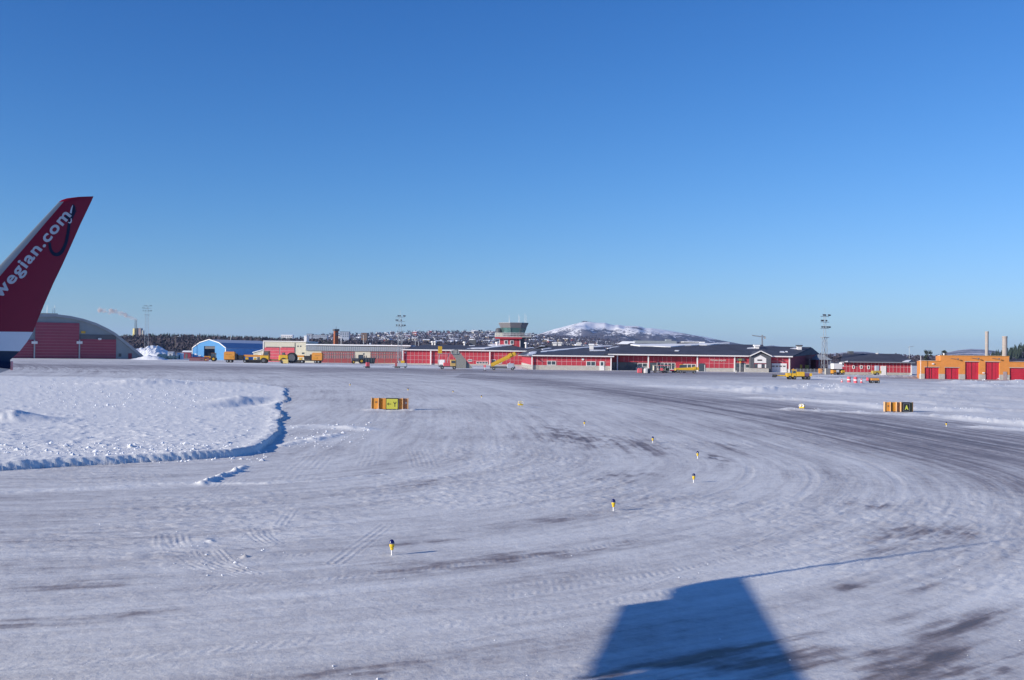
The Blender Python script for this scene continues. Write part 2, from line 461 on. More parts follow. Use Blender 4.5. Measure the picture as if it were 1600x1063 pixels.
def ground_height(X, Y, detail=True):
    D = np.hypot(X, Y)
    h = 0.05 * (fbm(X * 0.05, Y * 0.05, 3, 3) - 0.5)
    u, v = flow(X, Y)
    nearw = 1 - sst(90, 200, D)
    # ruffled snow: ridges drawn out along the direction of travel
    h = h + nearw * (0.013 * (fbm(u * 0.35, v * 2.2, 4, 21, 0.6) - 0.5) + 0.004 * (fbm(u * 0.05, v * 4.5, 3, 23, 0.6) - 0.5))
    h = h + (1 - sst(30, 90, D)) * 0.009 * (fbm(X * 5, Y * 5, 3, 31, 0.65) - 0.5)
    wr = sst(0.45, 0.7, fbm(X * 0.12, Y * 0.12, 3, 61))
    h = h + wr * (1 - sst(40, 110, D)) * 0.035 * (np.abs(fbm(u * 1.5, v * 3.5, 3, 41) - 0.5) * 2)
    # the raised, unploughed field on the left
    ins = inside(X, Y, PLATEAU)
    d, run, _ = seg_dist(X, Y, PLATEAU + [PLATEAU[0]])
    sd = np.where(ins, d, -d) + 0.30 * (fbm(X * 0.5, Y * 0.5, 4, 77, 0.5) - 0.5) + 2.2 * sst(44, 62, Y) * (fbm(X * 0.16, Y * 0.10, 4, 83, 0.6) - 0.5) + 0.03 * (vnoise(X * 2.1, Y * 2.1, 79) - 0.5)
    pl = sst(-0.04, 0.09, sd)
    farfade = 1 - sst(120, 150, Y) * 0.55
    lumps = 0.19 + 0.06 * (fbm(X * 0.25, Y * 0.18, 4, 91, 0.55) - 0.5)
    rough = 0.09 * np.maximum(0, fbm(X * 1.7, Y * 1.2, 4, 93, 0.65) - 0.55) * 2.2 + 0.022 * fbm(X * 4.5, Y * 3, 3, 95)
    rim = 0.07 * np.exp(-((sd - 0.35) / 0.35) ** 2) * fbm(run * 0.6, sd * 0.5, 3, 97)
    lumps = (lumps + .03 * (1 - sst(42, 50, Y))) * (1 - .55 * sst(44, 58, Y))
    h = h + pl * (lumps * farfade + rough + rim)
    rs = sst(47, 53, v) * (1 - sst(165, 200, Y)) * sst(30, 45, Y)
    h = h + rs * (0.75 * np.maximum(0, fbm(X * 0.22, Y * 0.10, 5, 201, 0.6) - 0.52) + 0.06 * fbm(X * 1.1, Y * 0.6, 3, 205))
    def bump(px, py, rx, ry, hh, nz=0.6):
        x0, y0 = ground(px, py)
        q = ((X - x0) / rx) ** 2 + ((Y - y0) / ry) ** 2
        return hh * np.exp(-q) * (1 - nz + 2 * nz * fbm(X * 1.3, Y * 1.3, 3, int(px)))
    h = h + bump(232, 601, 4.0, 6, 0.45) + bump(180, 602, 6, 8, 0.15) + bump(375, 627, 1.6, 4.5, 0.32, 0.35) - bump(392, 631, 1.6, 6.0, 0.30, 0.3) + bump(5, 660, 2.4, 2.0, 0.65, 0.25) - bump(150, 690, 3, 3, 0.08)
    h = h + bump(322, 845, 0.22, 0.3, 0.035) + bump(388, 871, 0.06, 0.08, 0.05) + bump(334, 847, 0.07, 0.08, 0.06)
    h = h + bump(1340, 583, 7.0, 10, 1.7, 0.25)
    for pts, w, hh in BERMS:
        xs = [p[0] for p in pts]; ys = [p[1] for p in pts]
        k = (X > min(xs) - 5 * w) & (X < max(xs) + 5 * w) & (Y > min(ys) - 5 * w) & (Y < max(ys) + 5 * w)
        if not k.any(): continue
        d, run, sg = seg_dist(X[k], Y[k], pts)
        am = 0.05 + 1.5 * fbm(X[k] * 1.1 / max(w, 0.3), Y[k] * 1.1 / max(w, 0.3), 4, int(w * 100) + len(pts), 0.6)
        h[k] += hh * np.exp(-(d / w) ** 2) * am * 0.9
    if detail:
        for i, (v0, y1) in enumerate(((27.6, 60), (29.7, 60), (31.6, 80), (33.8, 60), (30.4, 90), (36.0, 70), (38.1, 70), (34.6, 60), (40.3, 80), (42.4, 80), (25.4, 40), (44.9, 30))):
            k = (np.abs(v - v0) < .8) & (Y < y1) & (Y > 5) & (X > CX)
            if not k.any(): continue
            q = v[k] - v0 - 0.5 * (fbm(u[k] * .04, u[k] * 0 + i, 2, 300 + i) - .5)
            env = np.exp(-(q / .15) ** 4) * sst(.42, .62, fbm(u[k] * .12, u[k] * 0 + 3.3 * i, 3, 310 + i))
            h[k] += env * (-.005 + .004 * np.sin(u[k] * 38 + q * 24) * vnoise(u[k] * 3, q * 5, 320 + i)) + .005 * np.exp(-((np.abs(q) - .19) / .05) ** 2) * sst(.42, .62, fbm(u[k] * .12, u[k] * 0 + 3.3 * i, 3, 310 + i))
        for i, (pts, w, n, dep) in enumerate(TRACKS):
            xs = [p[0] for p in pts]; ys = [p[1] for p in pts]
            k = (X > min(xs) - 1) & (X < max(xs) + 1) & (Y > min(ys) - 1) & (Y < max(ys) + 1)
            if not k.any(): continue
            d, run, sg = seg_dist(X[k], Y[k], pts)
            env = (1 - sst(w * 0.85, w * 1.15, d)) * sst(0.25, 0.6, fbm(run * 0.5, sg * 0 + i, 3, 120 + i) + 0.1)
            h[k] += dep * env * np.sin(sg / w * math.pi * n * 1.6 + i + 1.5 * vnoise(run * 1.2, sg * 0, 150 + i)) * 0.12 * (0.2 + 1.3 * vnoise(run * 1.3, sg * 3, 140 + i))
    return h

def smooth_mask_asphalt(X, Y):
    u, v = flow(X, Y)
    D = np.hypot(X, Y)
    a = np.full(X.shape, 0.10)
    a = a + 0.30 * np.exp(-((v - 26.4) / .55) ** 2) * sst(34, 42, Y) * (1 - sst(62, 85, Y)) * sst(.35, .6, fbm(u * .1, v * 1.2, 3, 411))
    a = a + 0.11 * sst(26.5, 30, v) * (1 - sst(40, 52, v)) * sst(38, 52, Y) * (1 - sst(150, 190, Y))
    band = sst(30.5, 34.5, v) * (1 - sst(38, 52, v)) * sst(27, 36, Y) * (1 - 0.3 * sst(90, 140, Y)) * (X > -10)
    a = a + 0.31 * band
    # brown swept apron beyond the taxiway
    a = a + 0.16 * sst(150, 190, Y) * (1 - sst(262, 285, Y + 0 * X)) * (X > -40)
    a = a + 0.12 * sst(165, 190, Y) * (1 - sst(345, 372, Y)) * (X <= -40)
    a = a + 0.24 * sst(200, 240, Y) * (1 - sst(268, 284, Y))
    def blob(px, py, ru, rv, am):
        x0, y0 = ground(px, py)
        uu, vv = flow(np.array([x0]), np.array([y0]))
        return am * np.exp(-((u - uu[0]) / ru) ** 2 - ((v - vv[0]) / rv) ** 2)
    bl = np.zeros(X.shape)
    for b in [(1440, 835, 1.8, 1.1, 0.55), (1360, 790, 1.0, 0.8, 0.25), (1380, 860, 1.5, 0.5, 0.3), (1560, 1040, 1.5, 0.5, 0.6), (1430, 1035, 0.9, 0.35, 0.6),
              (1300, 1030, 1.6, 0.3, 0.35), (1520, 970, 1.2, 0.4, 0.5), (1350, 985, 2.0, 0.25, 0.45), (1140, 1040, 2.2, 0.25, 0.55), (980, 1052, 2.0, 0.22, 0.5),
              (600, 1048, 0.8, 0.25, 0.5), (40, 972, 1.3, 0.3, 0.5), (270, 952, 0.8, 0.35, 0.4), (20, 895, 1.4, 0.3, 0.35), (130, 915, 1.4, 0.5, 0.3), (900, 860, 3.0, 0.5, 0.30),
              (700, 880, 3.0, 0.6, 0.28), (980, 745, 3.0, 0.9, 0.35), (930, 690, 5, 1.8, 0.33), (1010, 700, 5, 1.2, 0.30), (870, 672, 8, 1.6, 0.3), (1120, 715, 4, 0.5, 0.5), (1150, 700, 4, 0.5, 0.35),
              (640, 760, 3, 0.8, 0.22), (560, 745, 4, 0.7, 0.22), (850, 815, 2.5, 0.5, 0.25), (640, 850, 2.0, 0.3, 0.3), (1540, 590, 9, 6, 0.3), (1450, 590, 14, 10, 0.45),
              (1330, 920, 0.6, 0.3, 0.4), (1430, 920, 0.7, 0.2, 0.4), (1380, 790, .6, .3, .3), (1180, 1010, 1.2, 0.2, 0.4)]:
        bl = bl + blob(*b)
    a = a + bl * .75 * (0.15 + 1.7 * sst(.3, .75, fbm(u * .9, v * 2.6, 4, 401, .6)))
    ins = inside(X, Y, PLATEAU)
    a = np.where(ins, -0.5, a)
    # drifts and windrows keep their snow
    for pts, w, hh in BERMS:
        d, run, sg = seg_dist(X, Y, pts)
        a = a - min(.7, hh * 4) * np.exp(-(d / (w * 1.3)) ** 2)
    # snowfield on the right beyond the taxiway
    a = a - 0.12 * sst(48, 56, v) * (Y < 190) * (Y > 30)
    return a

def make_ground():
    half = math.radians(34)
    na = 900
    ang_in = np.linspace(-half, half, na)
    ang_out = np.linspace(half, 2 * math.pi - half, 60)[1:-1]
    ang = np.concatenate([ang_in, ang_out])
    rows = np.concatenate([np.arange(585, 300, -0.9), np.arange(300, 100, -0.55), np.arange(100, 14, -0.9)])
    r1 = F * H / rows
    r2 = np.geomspace(r1[-1] * 1.06, 14000, 40)
    r0 = np.array([0.6, 2, 4, 6, 8, 10])
    rad = np.concatenate([r0, r1, r2])
    A, R = np.meshgrid(ang, rad)
    X = R * np.sin(A); Y = R * np.cos(A)
    h = ground_height(X, Y)
    h *= 1 - sst(420, 600, R)
    nr, nc = X.shape
    v = np.stack([X, Y, h], -1).reshape(-1, 3)
    i = np.arange(nr - 1)[:, None] * nc; j = np.arange(nc)[None, :]; j2 = (j + 1) % nc
    f = np.stack([i + j, i + j2, i + nc + j2, i + nc + j], -1).reshape(-1, 4)
    # centre fan
    v = np.vstack([v, [[0, 0, 0]]])
    fan = np.stack([np.full(nc, len(v) - 1), (np.arange(nc) + 1) % nc, np.arange(nc)], -1)
    me = bpy.data.meshes.new("ground")
    nq, ntri = len(f), len(fan)
    me.vertices.add(len(v)); me.vertices.foreach_set("co", v.astype(np.float32).ravel())
    me.loops.add(nq * 4 + ntri * 3)
    me.loops.foreach_set("vertex_index", np.concatenate([f[:, ::-1].ravel(), fan[:, ::-1].ravel()]).astype(np.int32))
    me.polygons.add(nq + ntri)
    st = np.concatenate([np.arange(nq) * 4, nq * 4 + np.arange(ntri) * 3]).astype(np.int32)
    me.polygons.foreach_set("loop_start", st)
    me.polygons.foreach_set("use_smooth", np.ones(nq + ntri, bool))
    me.update(calc_edges=True); me.validate()
    a = smooth_mask_asphalt(X, Y).ravel()
    u, w = flow(X, Y)
    at = me.attributes.new("bare", 'FLOAT', 'POINT')
    at.data.foreach_set("value", np.append(a, 0.2).astype(np.float32))
    at = me.attributes.new("travel", 'FLOAT_VECTOR', 'POINT')
    t = np.stack([u.ravel(), w.ravel(), 0 * w.ravel()], -1)
    at.data.foreach_set("vector", np.vstack([t, [[0, 0, 0]]]).astype(np.float32).ravel())
    me.materials.append(ground_material())
    o = bpy.data.objects.new("ground", me)
    COL.objects.link(o)
    o["kind"] = "structure"
    o["label"] = "snow covered apron and taxiway with bare asphalt streaks"
    # make sure the sheet faces up
    if me.polygons[nq // 2].normal.z < 0:
        me.flip_normals()
    return o

def ground_material():
    m = bpy.data.materials.new("packed_snow_and_asphalt")
    m.use_nodes = True
    t = m.node_tree; N = t.nodes; L = t.links
    b = N["Principled BSDF"]
    def attr(n):
        a = N.new("ShaderNodeAttribute"); a.attribute_name = n; return a
    tr = attr("travel"); br = attr("bare")
    geo = N.new("ShaderNodeNewGeometry")
    def noise(src, scale, vec=(1, 1, 1), det=5, rough=0.6):
        mp = N.new("ShaderNodeMapping"); mp.inputs["Scale"].default_value = vec
        L.new(src, mp.inputs["Vector"])
        n = N.new("ShaderNodeTexNoise"); n.inputs["Scale"].default_value = scale
        n.inputs["Detail"].default_value = det; n.inputs["Roughness"].default_value = rough
        L.new(mp.outputs[0], n.inputs["Vector"]); return n.outputs["Fac"]
    def math_(op, a, b_=None, c=None):
        n = N.new("ShaderNodeMath"); n.operation = op
        for k, x in enumerate((a, b_, c)):
            if x is None: continue
            if isinstance(x, (int, float)): n.inputs[k].default_value = x
            else: L.new(x, n.inputs[k])
        return n.outputs[0]
    n1 = noise(tr.outputs["Vector"], 1.0, (0.035, 0.55, 1), 6, 0.62)     # long streaks
    n2 = noise(tr.outputs["Vector"], 1.0, (0.25, 2.6, 1), 6, 0.65)       # fine streaks
    n3 = noise(geo.outputs["Position"], 0.09, (1, 1, 1), 6, 0.6)         # drifts
    n4 = noise(geo.outputs["Position"], 2.2, (1, 1, 1), 6, 0.7)          # crumbs
    s = math_('MULTIPLY_ADD', n1, 0.60, math_('MULTIPLY', n2, 0.60))
    n5 = noise(tr.outputs["Vector"], 1.0, (0.010, 1.5, 1), 5, 0.7)      # swept lines
    s = math_('MULTIPLY_ADD', math_('ADD', n5, -0.5), math_('MULTIPLY_ADD', math_('MAXIMUM', br.outputs['Fac'], 0.0), 2.6, 0.05), s)
    s = math_('MULTIPLY_ADD', n3, 0.55, s)
    n6 = noise(geo.outputs["Position"], 9.0, (1, 1, 1), 6, 0.75)         # grit
    s = math_('MULTIPLY_ADD', math_('ADD', n6, -0.5), 0.34, s)
    s = math_('MULTIPLY_ADD', n4, 0.50, s)
    s = math_('ADD', s, -1.125)
    s = math_('MULTIPLY_ADD', s, 1.25, br.outputs["Fac"])
    # s: <0 clean snow, 0..0.4 thin trodden snow, >0.6 bare asphalt
    rp = N.new("ShaderNodeValToRGB")
    e = rp.color_ramp.elements
    e[0].position = 0.0; e[0].color = (0.87, 0.86, 0.825, 1)
    e[1].position = 1.0; e[1].color = (0.16, 0.128, 0.115, 1)
    for p, c in ((0.22, (0.76, 0.742, 0.71)), (0.42, (0.585, 0.56, 0.54)), (0.62, (0.35, 0.305, 0.295)), (0.8, (0.215, 0.175, 0.16))):
        x = e.new(p); x.color = (*c, 1)
    mr = N.new("ShaderNodeMapRange")
    mr.inputs["From Min"].default_value = -0.25; mr.inputs["From Max"].default_value = 0.95
    L.new(s, mr.inputs["Value"])
    L.new(mr.outputs[0], rp.inputs["Fac"])
    L.new(rp.outputs["Color"], b.inputs["Base Color"])
    rr = N.new("ShaderNodeMapRange")
    rr.inputs["To Min"].default_value = 0.75; rr.inputs["To Max"].default_value = 0.45
    L.new(mr.outputs[0], rr.inputs["Value"]); L.new(rr.outputs[0], b.inputs["Roughness"])
    b.inputs["Specular IOR Level"].default_value = 0.25
    f1 = noise(geo.outputs["Position"], 9.0, (1, 1, 1), 5, 0.7)
    f2 = noise(tr.outputs["Vector"], 1.0, (3.0, 12.0, 1), 4, 0.6)
    bh = math_('MULTIPLY_ADD', f2, 0.6, f1)
    bp = N.new("ShaderNodeBump"); bp.inputs["Strength"].default_value = 0.28; bp.inputs["Distance"].default_value = 0.05
    L.new(bh, bp.inputs["Height"]); L.new(bp.outputs[0], b.inputs["Normal"])
    return m
make_ground()

# crumbs of broken snow lying on the field and along the banks
def snow_crumbs():
    ico_v = [(0, 0, 1), (0.9, 0, 0.2), (0.28, 0.85, 0.2), (-0.72, 0.52, 0.2), (-0.72, -0.52, 0.2), (0.28, -0.85, 0.2), (0, 0, -0.6)]
    ico_f = [(0, 1, 2), (0, 2, 3), (0, 3, 4), (0, 4, 5), (0, 5, 1), (6, 2, 1), (6, 3, 2), (6, 4, 3), (6, 5, 4), (6, 1, 5)]
    P = []
    def sc(pxr, pyr, n, s0, s1):
        for _ in range(n):
            px = random.uniform(*pxr); py = random.uniform(*pyr)
            g = ground(px, py)
            P.append((g[0], g[1], random.uniform(s0, s1) ** 1.0 * (0.6 + random.random() ** 3 * 1.6)))
    sc((-40, 440), (600, 712), 700, 0.012, 0.032)
    sc((60, 330), (594, 640), 500, 0.03, 0.07)
    sc((0, 420), (700, 722), 300, 0.03, 0.07)
    sc((450, 580), (660, 700), 120, 0.03, 0.06)
    sc((0, 1600), (760, 1060), 160, 0.006, 0.014)
    sc((260, 420), (830, 900), 70, 0.008, 0.02)
    for pts, w, hh in BERMS:
        L = sum(math.dist(a, b) for a, b in zip(pts[:-1], pts[1:]))
        for _ in range(int(min(60, 12 + L * 1))):
            k = random.randrange(len(pts) - 1); t = random.random()
            P.append((pts[k][0] + (pts[k + 1][0] - pts[k][0]) * t + random.gauss(0, w * 0.6), pts[k][1] + (pts[k + 1][1] - pts[k][1]) * t + random.gauss(0, w * 0.6), hh * random.uniform(0.08, 0.22)))
    for (a, b), (c, d) in zip(PLATEAU[1:13], PLATEAU[2:14]):
        L = math.dist((a, b), (c, d))
        for _ in range(int(L * 1.2)):
            t = random.random()
            P.append((a + (c - a) * t + random.gauss(0.1, 0.35), b + (d - b) * t + random.gauss(-0.1, 0.35), random.uniform(0.02, 0.05)))
    A = np.array(P)
    z = ground_height(A[:, 0].copy(), A[:, 1].copy(), False)
    mb = MB()
    for (x, y, s), zz in zip(P, z):
        a = random.uniform(0, 6.28); ca, sa = math.cos(a), math.sin(a)
        sx, sy, sz = s * random.uniform(0.7, 1.4), s * random.uniform(0.7, 1.4), s * random.uniform(0.5, 1.0)
        mb.add([(x + (p[0] * ca - p[1] * sa) * sx, y + (p[0] * sa + p[1] * ca) * sy, zz + p[2] * sz) for p in ico_v], ico_f)
    o = mb.build("snow_clods", "snow", kind="stuff")
    tag(o, "loose crumbs and clods of broken snow on the snowfield", "snow")
snow_crumbs()

# ------------------------------------------------------------------ far terrain
def interp(x, tab):
    return float(np.interp(x, [t[0] for t in tab], [t[1] for t in tab]))
def hill_strip(name, label, tab, Yb, Yc, Yr, px0, px1, m, nx=220, ny=24, nzamp=0.06, seed=5, step=None):
    """terrain rising from Yb to a crest at Yc whose skyline is the table, falling behind to Yr"""
    v = []; 
    xs = np.linspace(px0, px1, nx)
    ts = np.linspace(0, 1, ny)
    cols = []
    for px in xs:
        py = interp(px, tab)
        ztop = H + (yh(px) - py) / F * Yc
        cols.append(ztop)
    ztop = np.array(cols)
    Vv = np.zeros((ny + 4, nx, 3))
    for k in range(ny):
        t = ts[k]; Y = Yb + (Yc - Yb) * t
        X = (xs - 800) / F * Y
        z = ztop * (t ** 1.0) * (1 + 0) + (fbm(X * 0.006, np.full(nx, Y) * 0.004, 4, seed) - 0.5) * nzamp * ztop * 4 * t * (1 - t) 
        Vv[k] = np.stack([X, np.full(nx, Y), z], -1)
    for j in range(4):
        t = (j + 1) / 4; Y = Yc + (Yr - Yc) * t
        X = (xs - 800) / F * Y
        Vv[ny + j] = np.stack([X, np.full(nx, Y), ztop * (1 - t) - 2 * t], -1)
    Vv[0, :, 2] = -1.0
    n0 = ny + 4
    f = [(i * nx + j, i * nx + j + 1, (i + 1) * nx + j + 1, (i + 1) * nx + j) for i in range(n0 - 1) for j in range(nx - 1)]
    mb = MB(); mb.v = [tuple(p) for p in Vv.reshape(-1, 3)]; mb.f = f
    o = mb.build(name, m, kind="structure", smooth=True)
    if o.data.polygons[0].normal.z < 0: o.data.flip_normals()
    o["label"] = label
    def surf(px, t):
        Y = Yb + (Yc - Yb) * t; X = (px - 800) / F * Y
        zt = H + (yh(px) - interp(px, tab)) / F * Yc
        z = zt * t + (float(fbm(np.array([X * 0.006]), np.array([Y * 0.004]), 4, seed)[0]) - 0.5) * nzamp * zt * 4 * t * (1 - t)
        return (X, Y, z)
    return o, surf

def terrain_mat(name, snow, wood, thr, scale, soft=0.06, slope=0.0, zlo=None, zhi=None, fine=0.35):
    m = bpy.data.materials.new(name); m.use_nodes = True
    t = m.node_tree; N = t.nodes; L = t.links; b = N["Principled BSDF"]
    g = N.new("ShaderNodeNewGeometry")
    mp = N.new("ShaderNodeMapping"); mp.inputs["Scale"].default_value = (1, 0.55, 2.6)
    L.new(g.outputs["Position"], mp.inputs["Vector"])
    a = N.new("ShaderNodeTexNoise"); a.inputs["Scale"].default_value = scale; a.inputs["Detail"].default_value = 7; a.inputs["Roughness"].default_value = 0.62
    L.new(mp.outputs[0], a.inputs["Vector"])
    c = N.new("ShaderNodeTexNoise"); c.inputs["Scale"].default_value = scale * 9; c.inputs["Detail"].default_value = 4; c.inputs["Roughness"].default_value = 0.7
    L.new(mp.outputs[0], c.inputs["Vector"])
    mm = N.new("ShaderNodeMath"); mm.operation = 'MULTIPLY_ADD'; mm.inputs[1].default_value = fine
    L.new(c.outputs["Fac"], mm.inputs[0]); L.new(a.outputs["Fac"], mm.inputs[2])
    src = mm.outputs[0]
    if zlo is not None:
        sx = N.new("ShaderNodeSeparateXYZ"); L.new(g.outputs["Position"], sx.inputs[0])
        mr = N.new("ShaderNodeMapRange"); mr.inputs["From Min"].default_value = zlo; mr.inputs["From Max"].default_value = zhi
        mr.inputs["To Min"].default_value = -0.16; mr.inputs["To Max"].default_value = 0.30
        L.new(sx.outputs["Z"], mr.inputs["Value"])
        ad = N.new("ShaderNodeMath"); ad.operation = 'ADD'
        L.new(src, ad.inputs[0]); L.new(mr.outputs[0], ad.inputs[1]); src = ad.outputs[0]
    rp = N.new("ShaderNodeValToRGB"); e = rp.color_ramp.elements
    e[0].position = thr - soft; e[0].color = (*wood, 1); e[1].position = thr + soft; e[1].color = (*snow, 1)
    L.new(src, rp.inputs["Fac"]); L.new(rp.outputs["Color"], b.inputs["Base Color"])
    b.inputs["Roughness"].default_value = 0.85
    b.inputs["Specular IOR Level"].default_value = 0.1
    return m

MT = [(780, 548), (810, 535), (835, 524), (850, 519.5), (866, 514.5), (880, 511), (895, 507), (905, 504.5), (914, 502.8), (922, 503.2), (930, 504.4), (945, 504.6), (953, 507), (960, 508.2), (966, 507.6), (975, 509.3), (985, 509.5), (998, 510), (1008, 513), (1018, 513), (1030, 514.5), (1045, 516.8), (1060, 519.5), (1075, 522.3), (1090, 524.8), (1105, 527.5), (1120, 530.8), (1140, 534.5), (1165, 539), (1200, 545), (1260, 556)]
mt_mat = terrain_mat("mountain_snow_and_birch", (0.92, 0.91, 0.91), (0.12, 0.115, 0.14), 0.98, 0.0075, 0.05, zlo=35, zhi=175, fine=0.65)
mountain, mt_surf = hill_strip("mountain", "snowy mountain with bare terraced top behind the terminal", MT, 3900, 6200, 7600, 770, 1262, mt_mat, 260, 60, 0.5, 15)
CITY = [(380, 549), (420, 538), (470, 530), (500, 526), (530, 523), (560, 524), (600, 521.5), (640, 520.2), (680, 520), (720, 519.6), (760, 520), (790, 521.5), (830, 524.5), (860, 527), (900, 529), (940, 532), (980, 537), (1020, 543), (1060, 550)]
city_mat = terrain_mat("town_hillside", (0.62, 0.62, 0.66), (0.085, 0.08, 0.10), 0.70, 0.012, 0.08, fine=0.45)
city, city_surf = hill_strip("hill", "town hillside of snow and birch behind the airport", CITY, 1750, 3600, 4200, 370, 1070, city_mat, 260, 40, 0.1, 8)
WOODS = [(60, 533), (200, 531.5), (240, 529.5), (300, 530), (380, 533), (430, 535), (480, 537), (520, 536), (640, 540), (760, 543), (860, 547), (900, 552)]
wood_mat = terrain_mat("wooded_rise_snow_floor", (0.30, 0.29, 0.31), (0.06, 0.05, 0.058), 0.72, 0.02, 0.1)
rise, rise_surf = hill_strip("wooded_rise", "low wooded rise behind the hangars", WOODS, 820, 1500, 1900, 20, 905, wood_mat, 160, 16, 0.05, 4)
RIGHT = [(1140, 556), (1165, 546), (1190, 541.5), (1207, 540), (1225, 542.5), (1245, 548), (1270, 553), (1290, 553), (1310, 552), (1330, 549.5), (1350, 549.8), (1375, 552.5), (1400, 554), (1440, 556), (1465, 555), (1480, 551), (1500, 546.8), (1518, 545.4), (1535, 546), (1560, 549), (1575, 552), (1600, 555), (1680, 560)]
right_mat = terrain_mat("far_ridge", (0.74, 0.72, 0.74), (0.13, 0.125, 0.155), 0.72, 0.006, 0.1)
ridge, ridge_surf = hill_strip("far_ridge", "low snow streaked ridge far behind the right hand buildings", RIGHT, 3200, 5200, 6200, 1130, 1690, right_mat, 200, 30, 0.2, 23)
KNOLL = [(1540, 562), (1560, 556), (1575, 550), (1590, 546), (1605, 543), (1640, 539), (1700, 536), (1800, 540), (1900, 560)]
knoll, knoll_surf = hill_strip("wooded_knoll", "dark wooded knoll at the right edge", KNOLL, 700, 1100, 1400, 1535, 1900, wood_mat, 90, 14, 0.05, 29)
MID = [(930, 560), (990, 556), (1100, 557), (1250, 557), (1300, 557), (1330, 557.5), (1400, 558), (1480, 560), (1540, 562)]
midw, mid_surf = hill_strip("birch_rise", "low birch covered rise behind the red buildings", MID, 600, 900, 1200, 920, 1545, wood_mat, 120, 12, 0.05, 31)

def forest(name, label, surf, spec, m, seed, conifer=True):
    """many small trees joined: trunkless conifer spires or twiggy domes, seen as one mass"""
    r = random.Random(seed)
    mb = MB()
    for (p0, p1, t0, t1, n, h0, h1) in spec:
        for _ in range(n):
            px = r.uniform(p0, p1); x, y, z = surf(px, r.uniform(t0, t1))
            h = r.uniform(h0, h1)
            if conifer:
                k = 5; lay = 4
                for L in range(lay):
                    b = z + h * (0.1 + 0.22 * L); rr = h * (0.20 - 0.043 * L) * r.uniform(0.8, 1.2)
                    a0 = r.uniform(0, 6.28)
                    vs = [(x + rr * math.cos(a0 + 6.2832 * i / k) * r.uniform(.7, 1.3), y + rr * math.sin(a0 + 6.2832 * i / k), b) for i in range(k)] + [(x + r.uniform(-.1, .1), y, b + h * 0.36)]
                    mb.add(vs, [(i, (i + 1) % k, k) for i in range(k)])
            else:
                for q in range(6):
                    ax = r.uniform(-.35, .35) * h; az = r.uniform(.35, .95) * h; s = r.uniform(.10, .22) * h
                    a0 = r.uniform(0, 6.28)
                    vs = [(x + ax + s * math.cos(a0 + 2.1 * i) * r.uniform(.5, 1.3), y + r.uniform(-.3, .3) * h, z + az + s * math.sin(a0 + 2.1 * i) * 1.3) for i in range(3)]
                    mb.add(vs, [(0, 1, 2)])
                mb.add([(x - .012 * h, y, z), (x + .012 * h, y, z), (x, y, z + .8 * h)], [(0, 1, 2)])
    o = mb.build(name, m, kind="stuff")
    tag(o, label, "forest")
forest("conifer_forest", "dark conifer wood along the skyline behind the hangars", rise_surf,
       [(30, 480, .75, 1.0, 1500, 4, 8.5), (30, 520, .2, .75, 700, 4, 8), (480, 900, .3, 1, 500, 3, 6)], "needles", 1)
forest("birch_forest", "brown leafless birch wood below the conifers", rise_surf,
       [(30, 500, .05, .8, 2600, 5, 9), (480, 900, .1, 1, 1500, 4, 8)], "birch", 2, False)
forest("knoll_forest", "dark wood on the knoll at the right edge", knoll_surf, [(1545, 1890, .3, 1, 700, 4, 7)], "needles", 3)
forest("birch_scrub", "bare birch scrub behind the red and orange buildings", mid_surf, [(925, 1540, .1, 1, 2200, 1.5, 3.2)], "birch", 4, False)
forest("town_birches", "birches between the houses on the town hillside", city_surf, [(400, 1060, .03, 1, 3800, 6, 11)], "birch", 6, False)
forest("mountain_birches", "birch belt on the lower flank of the mountain", mt_surf, [(800, 1140, .05, .45, 1500, 7, 11)], "birch", 9, False)

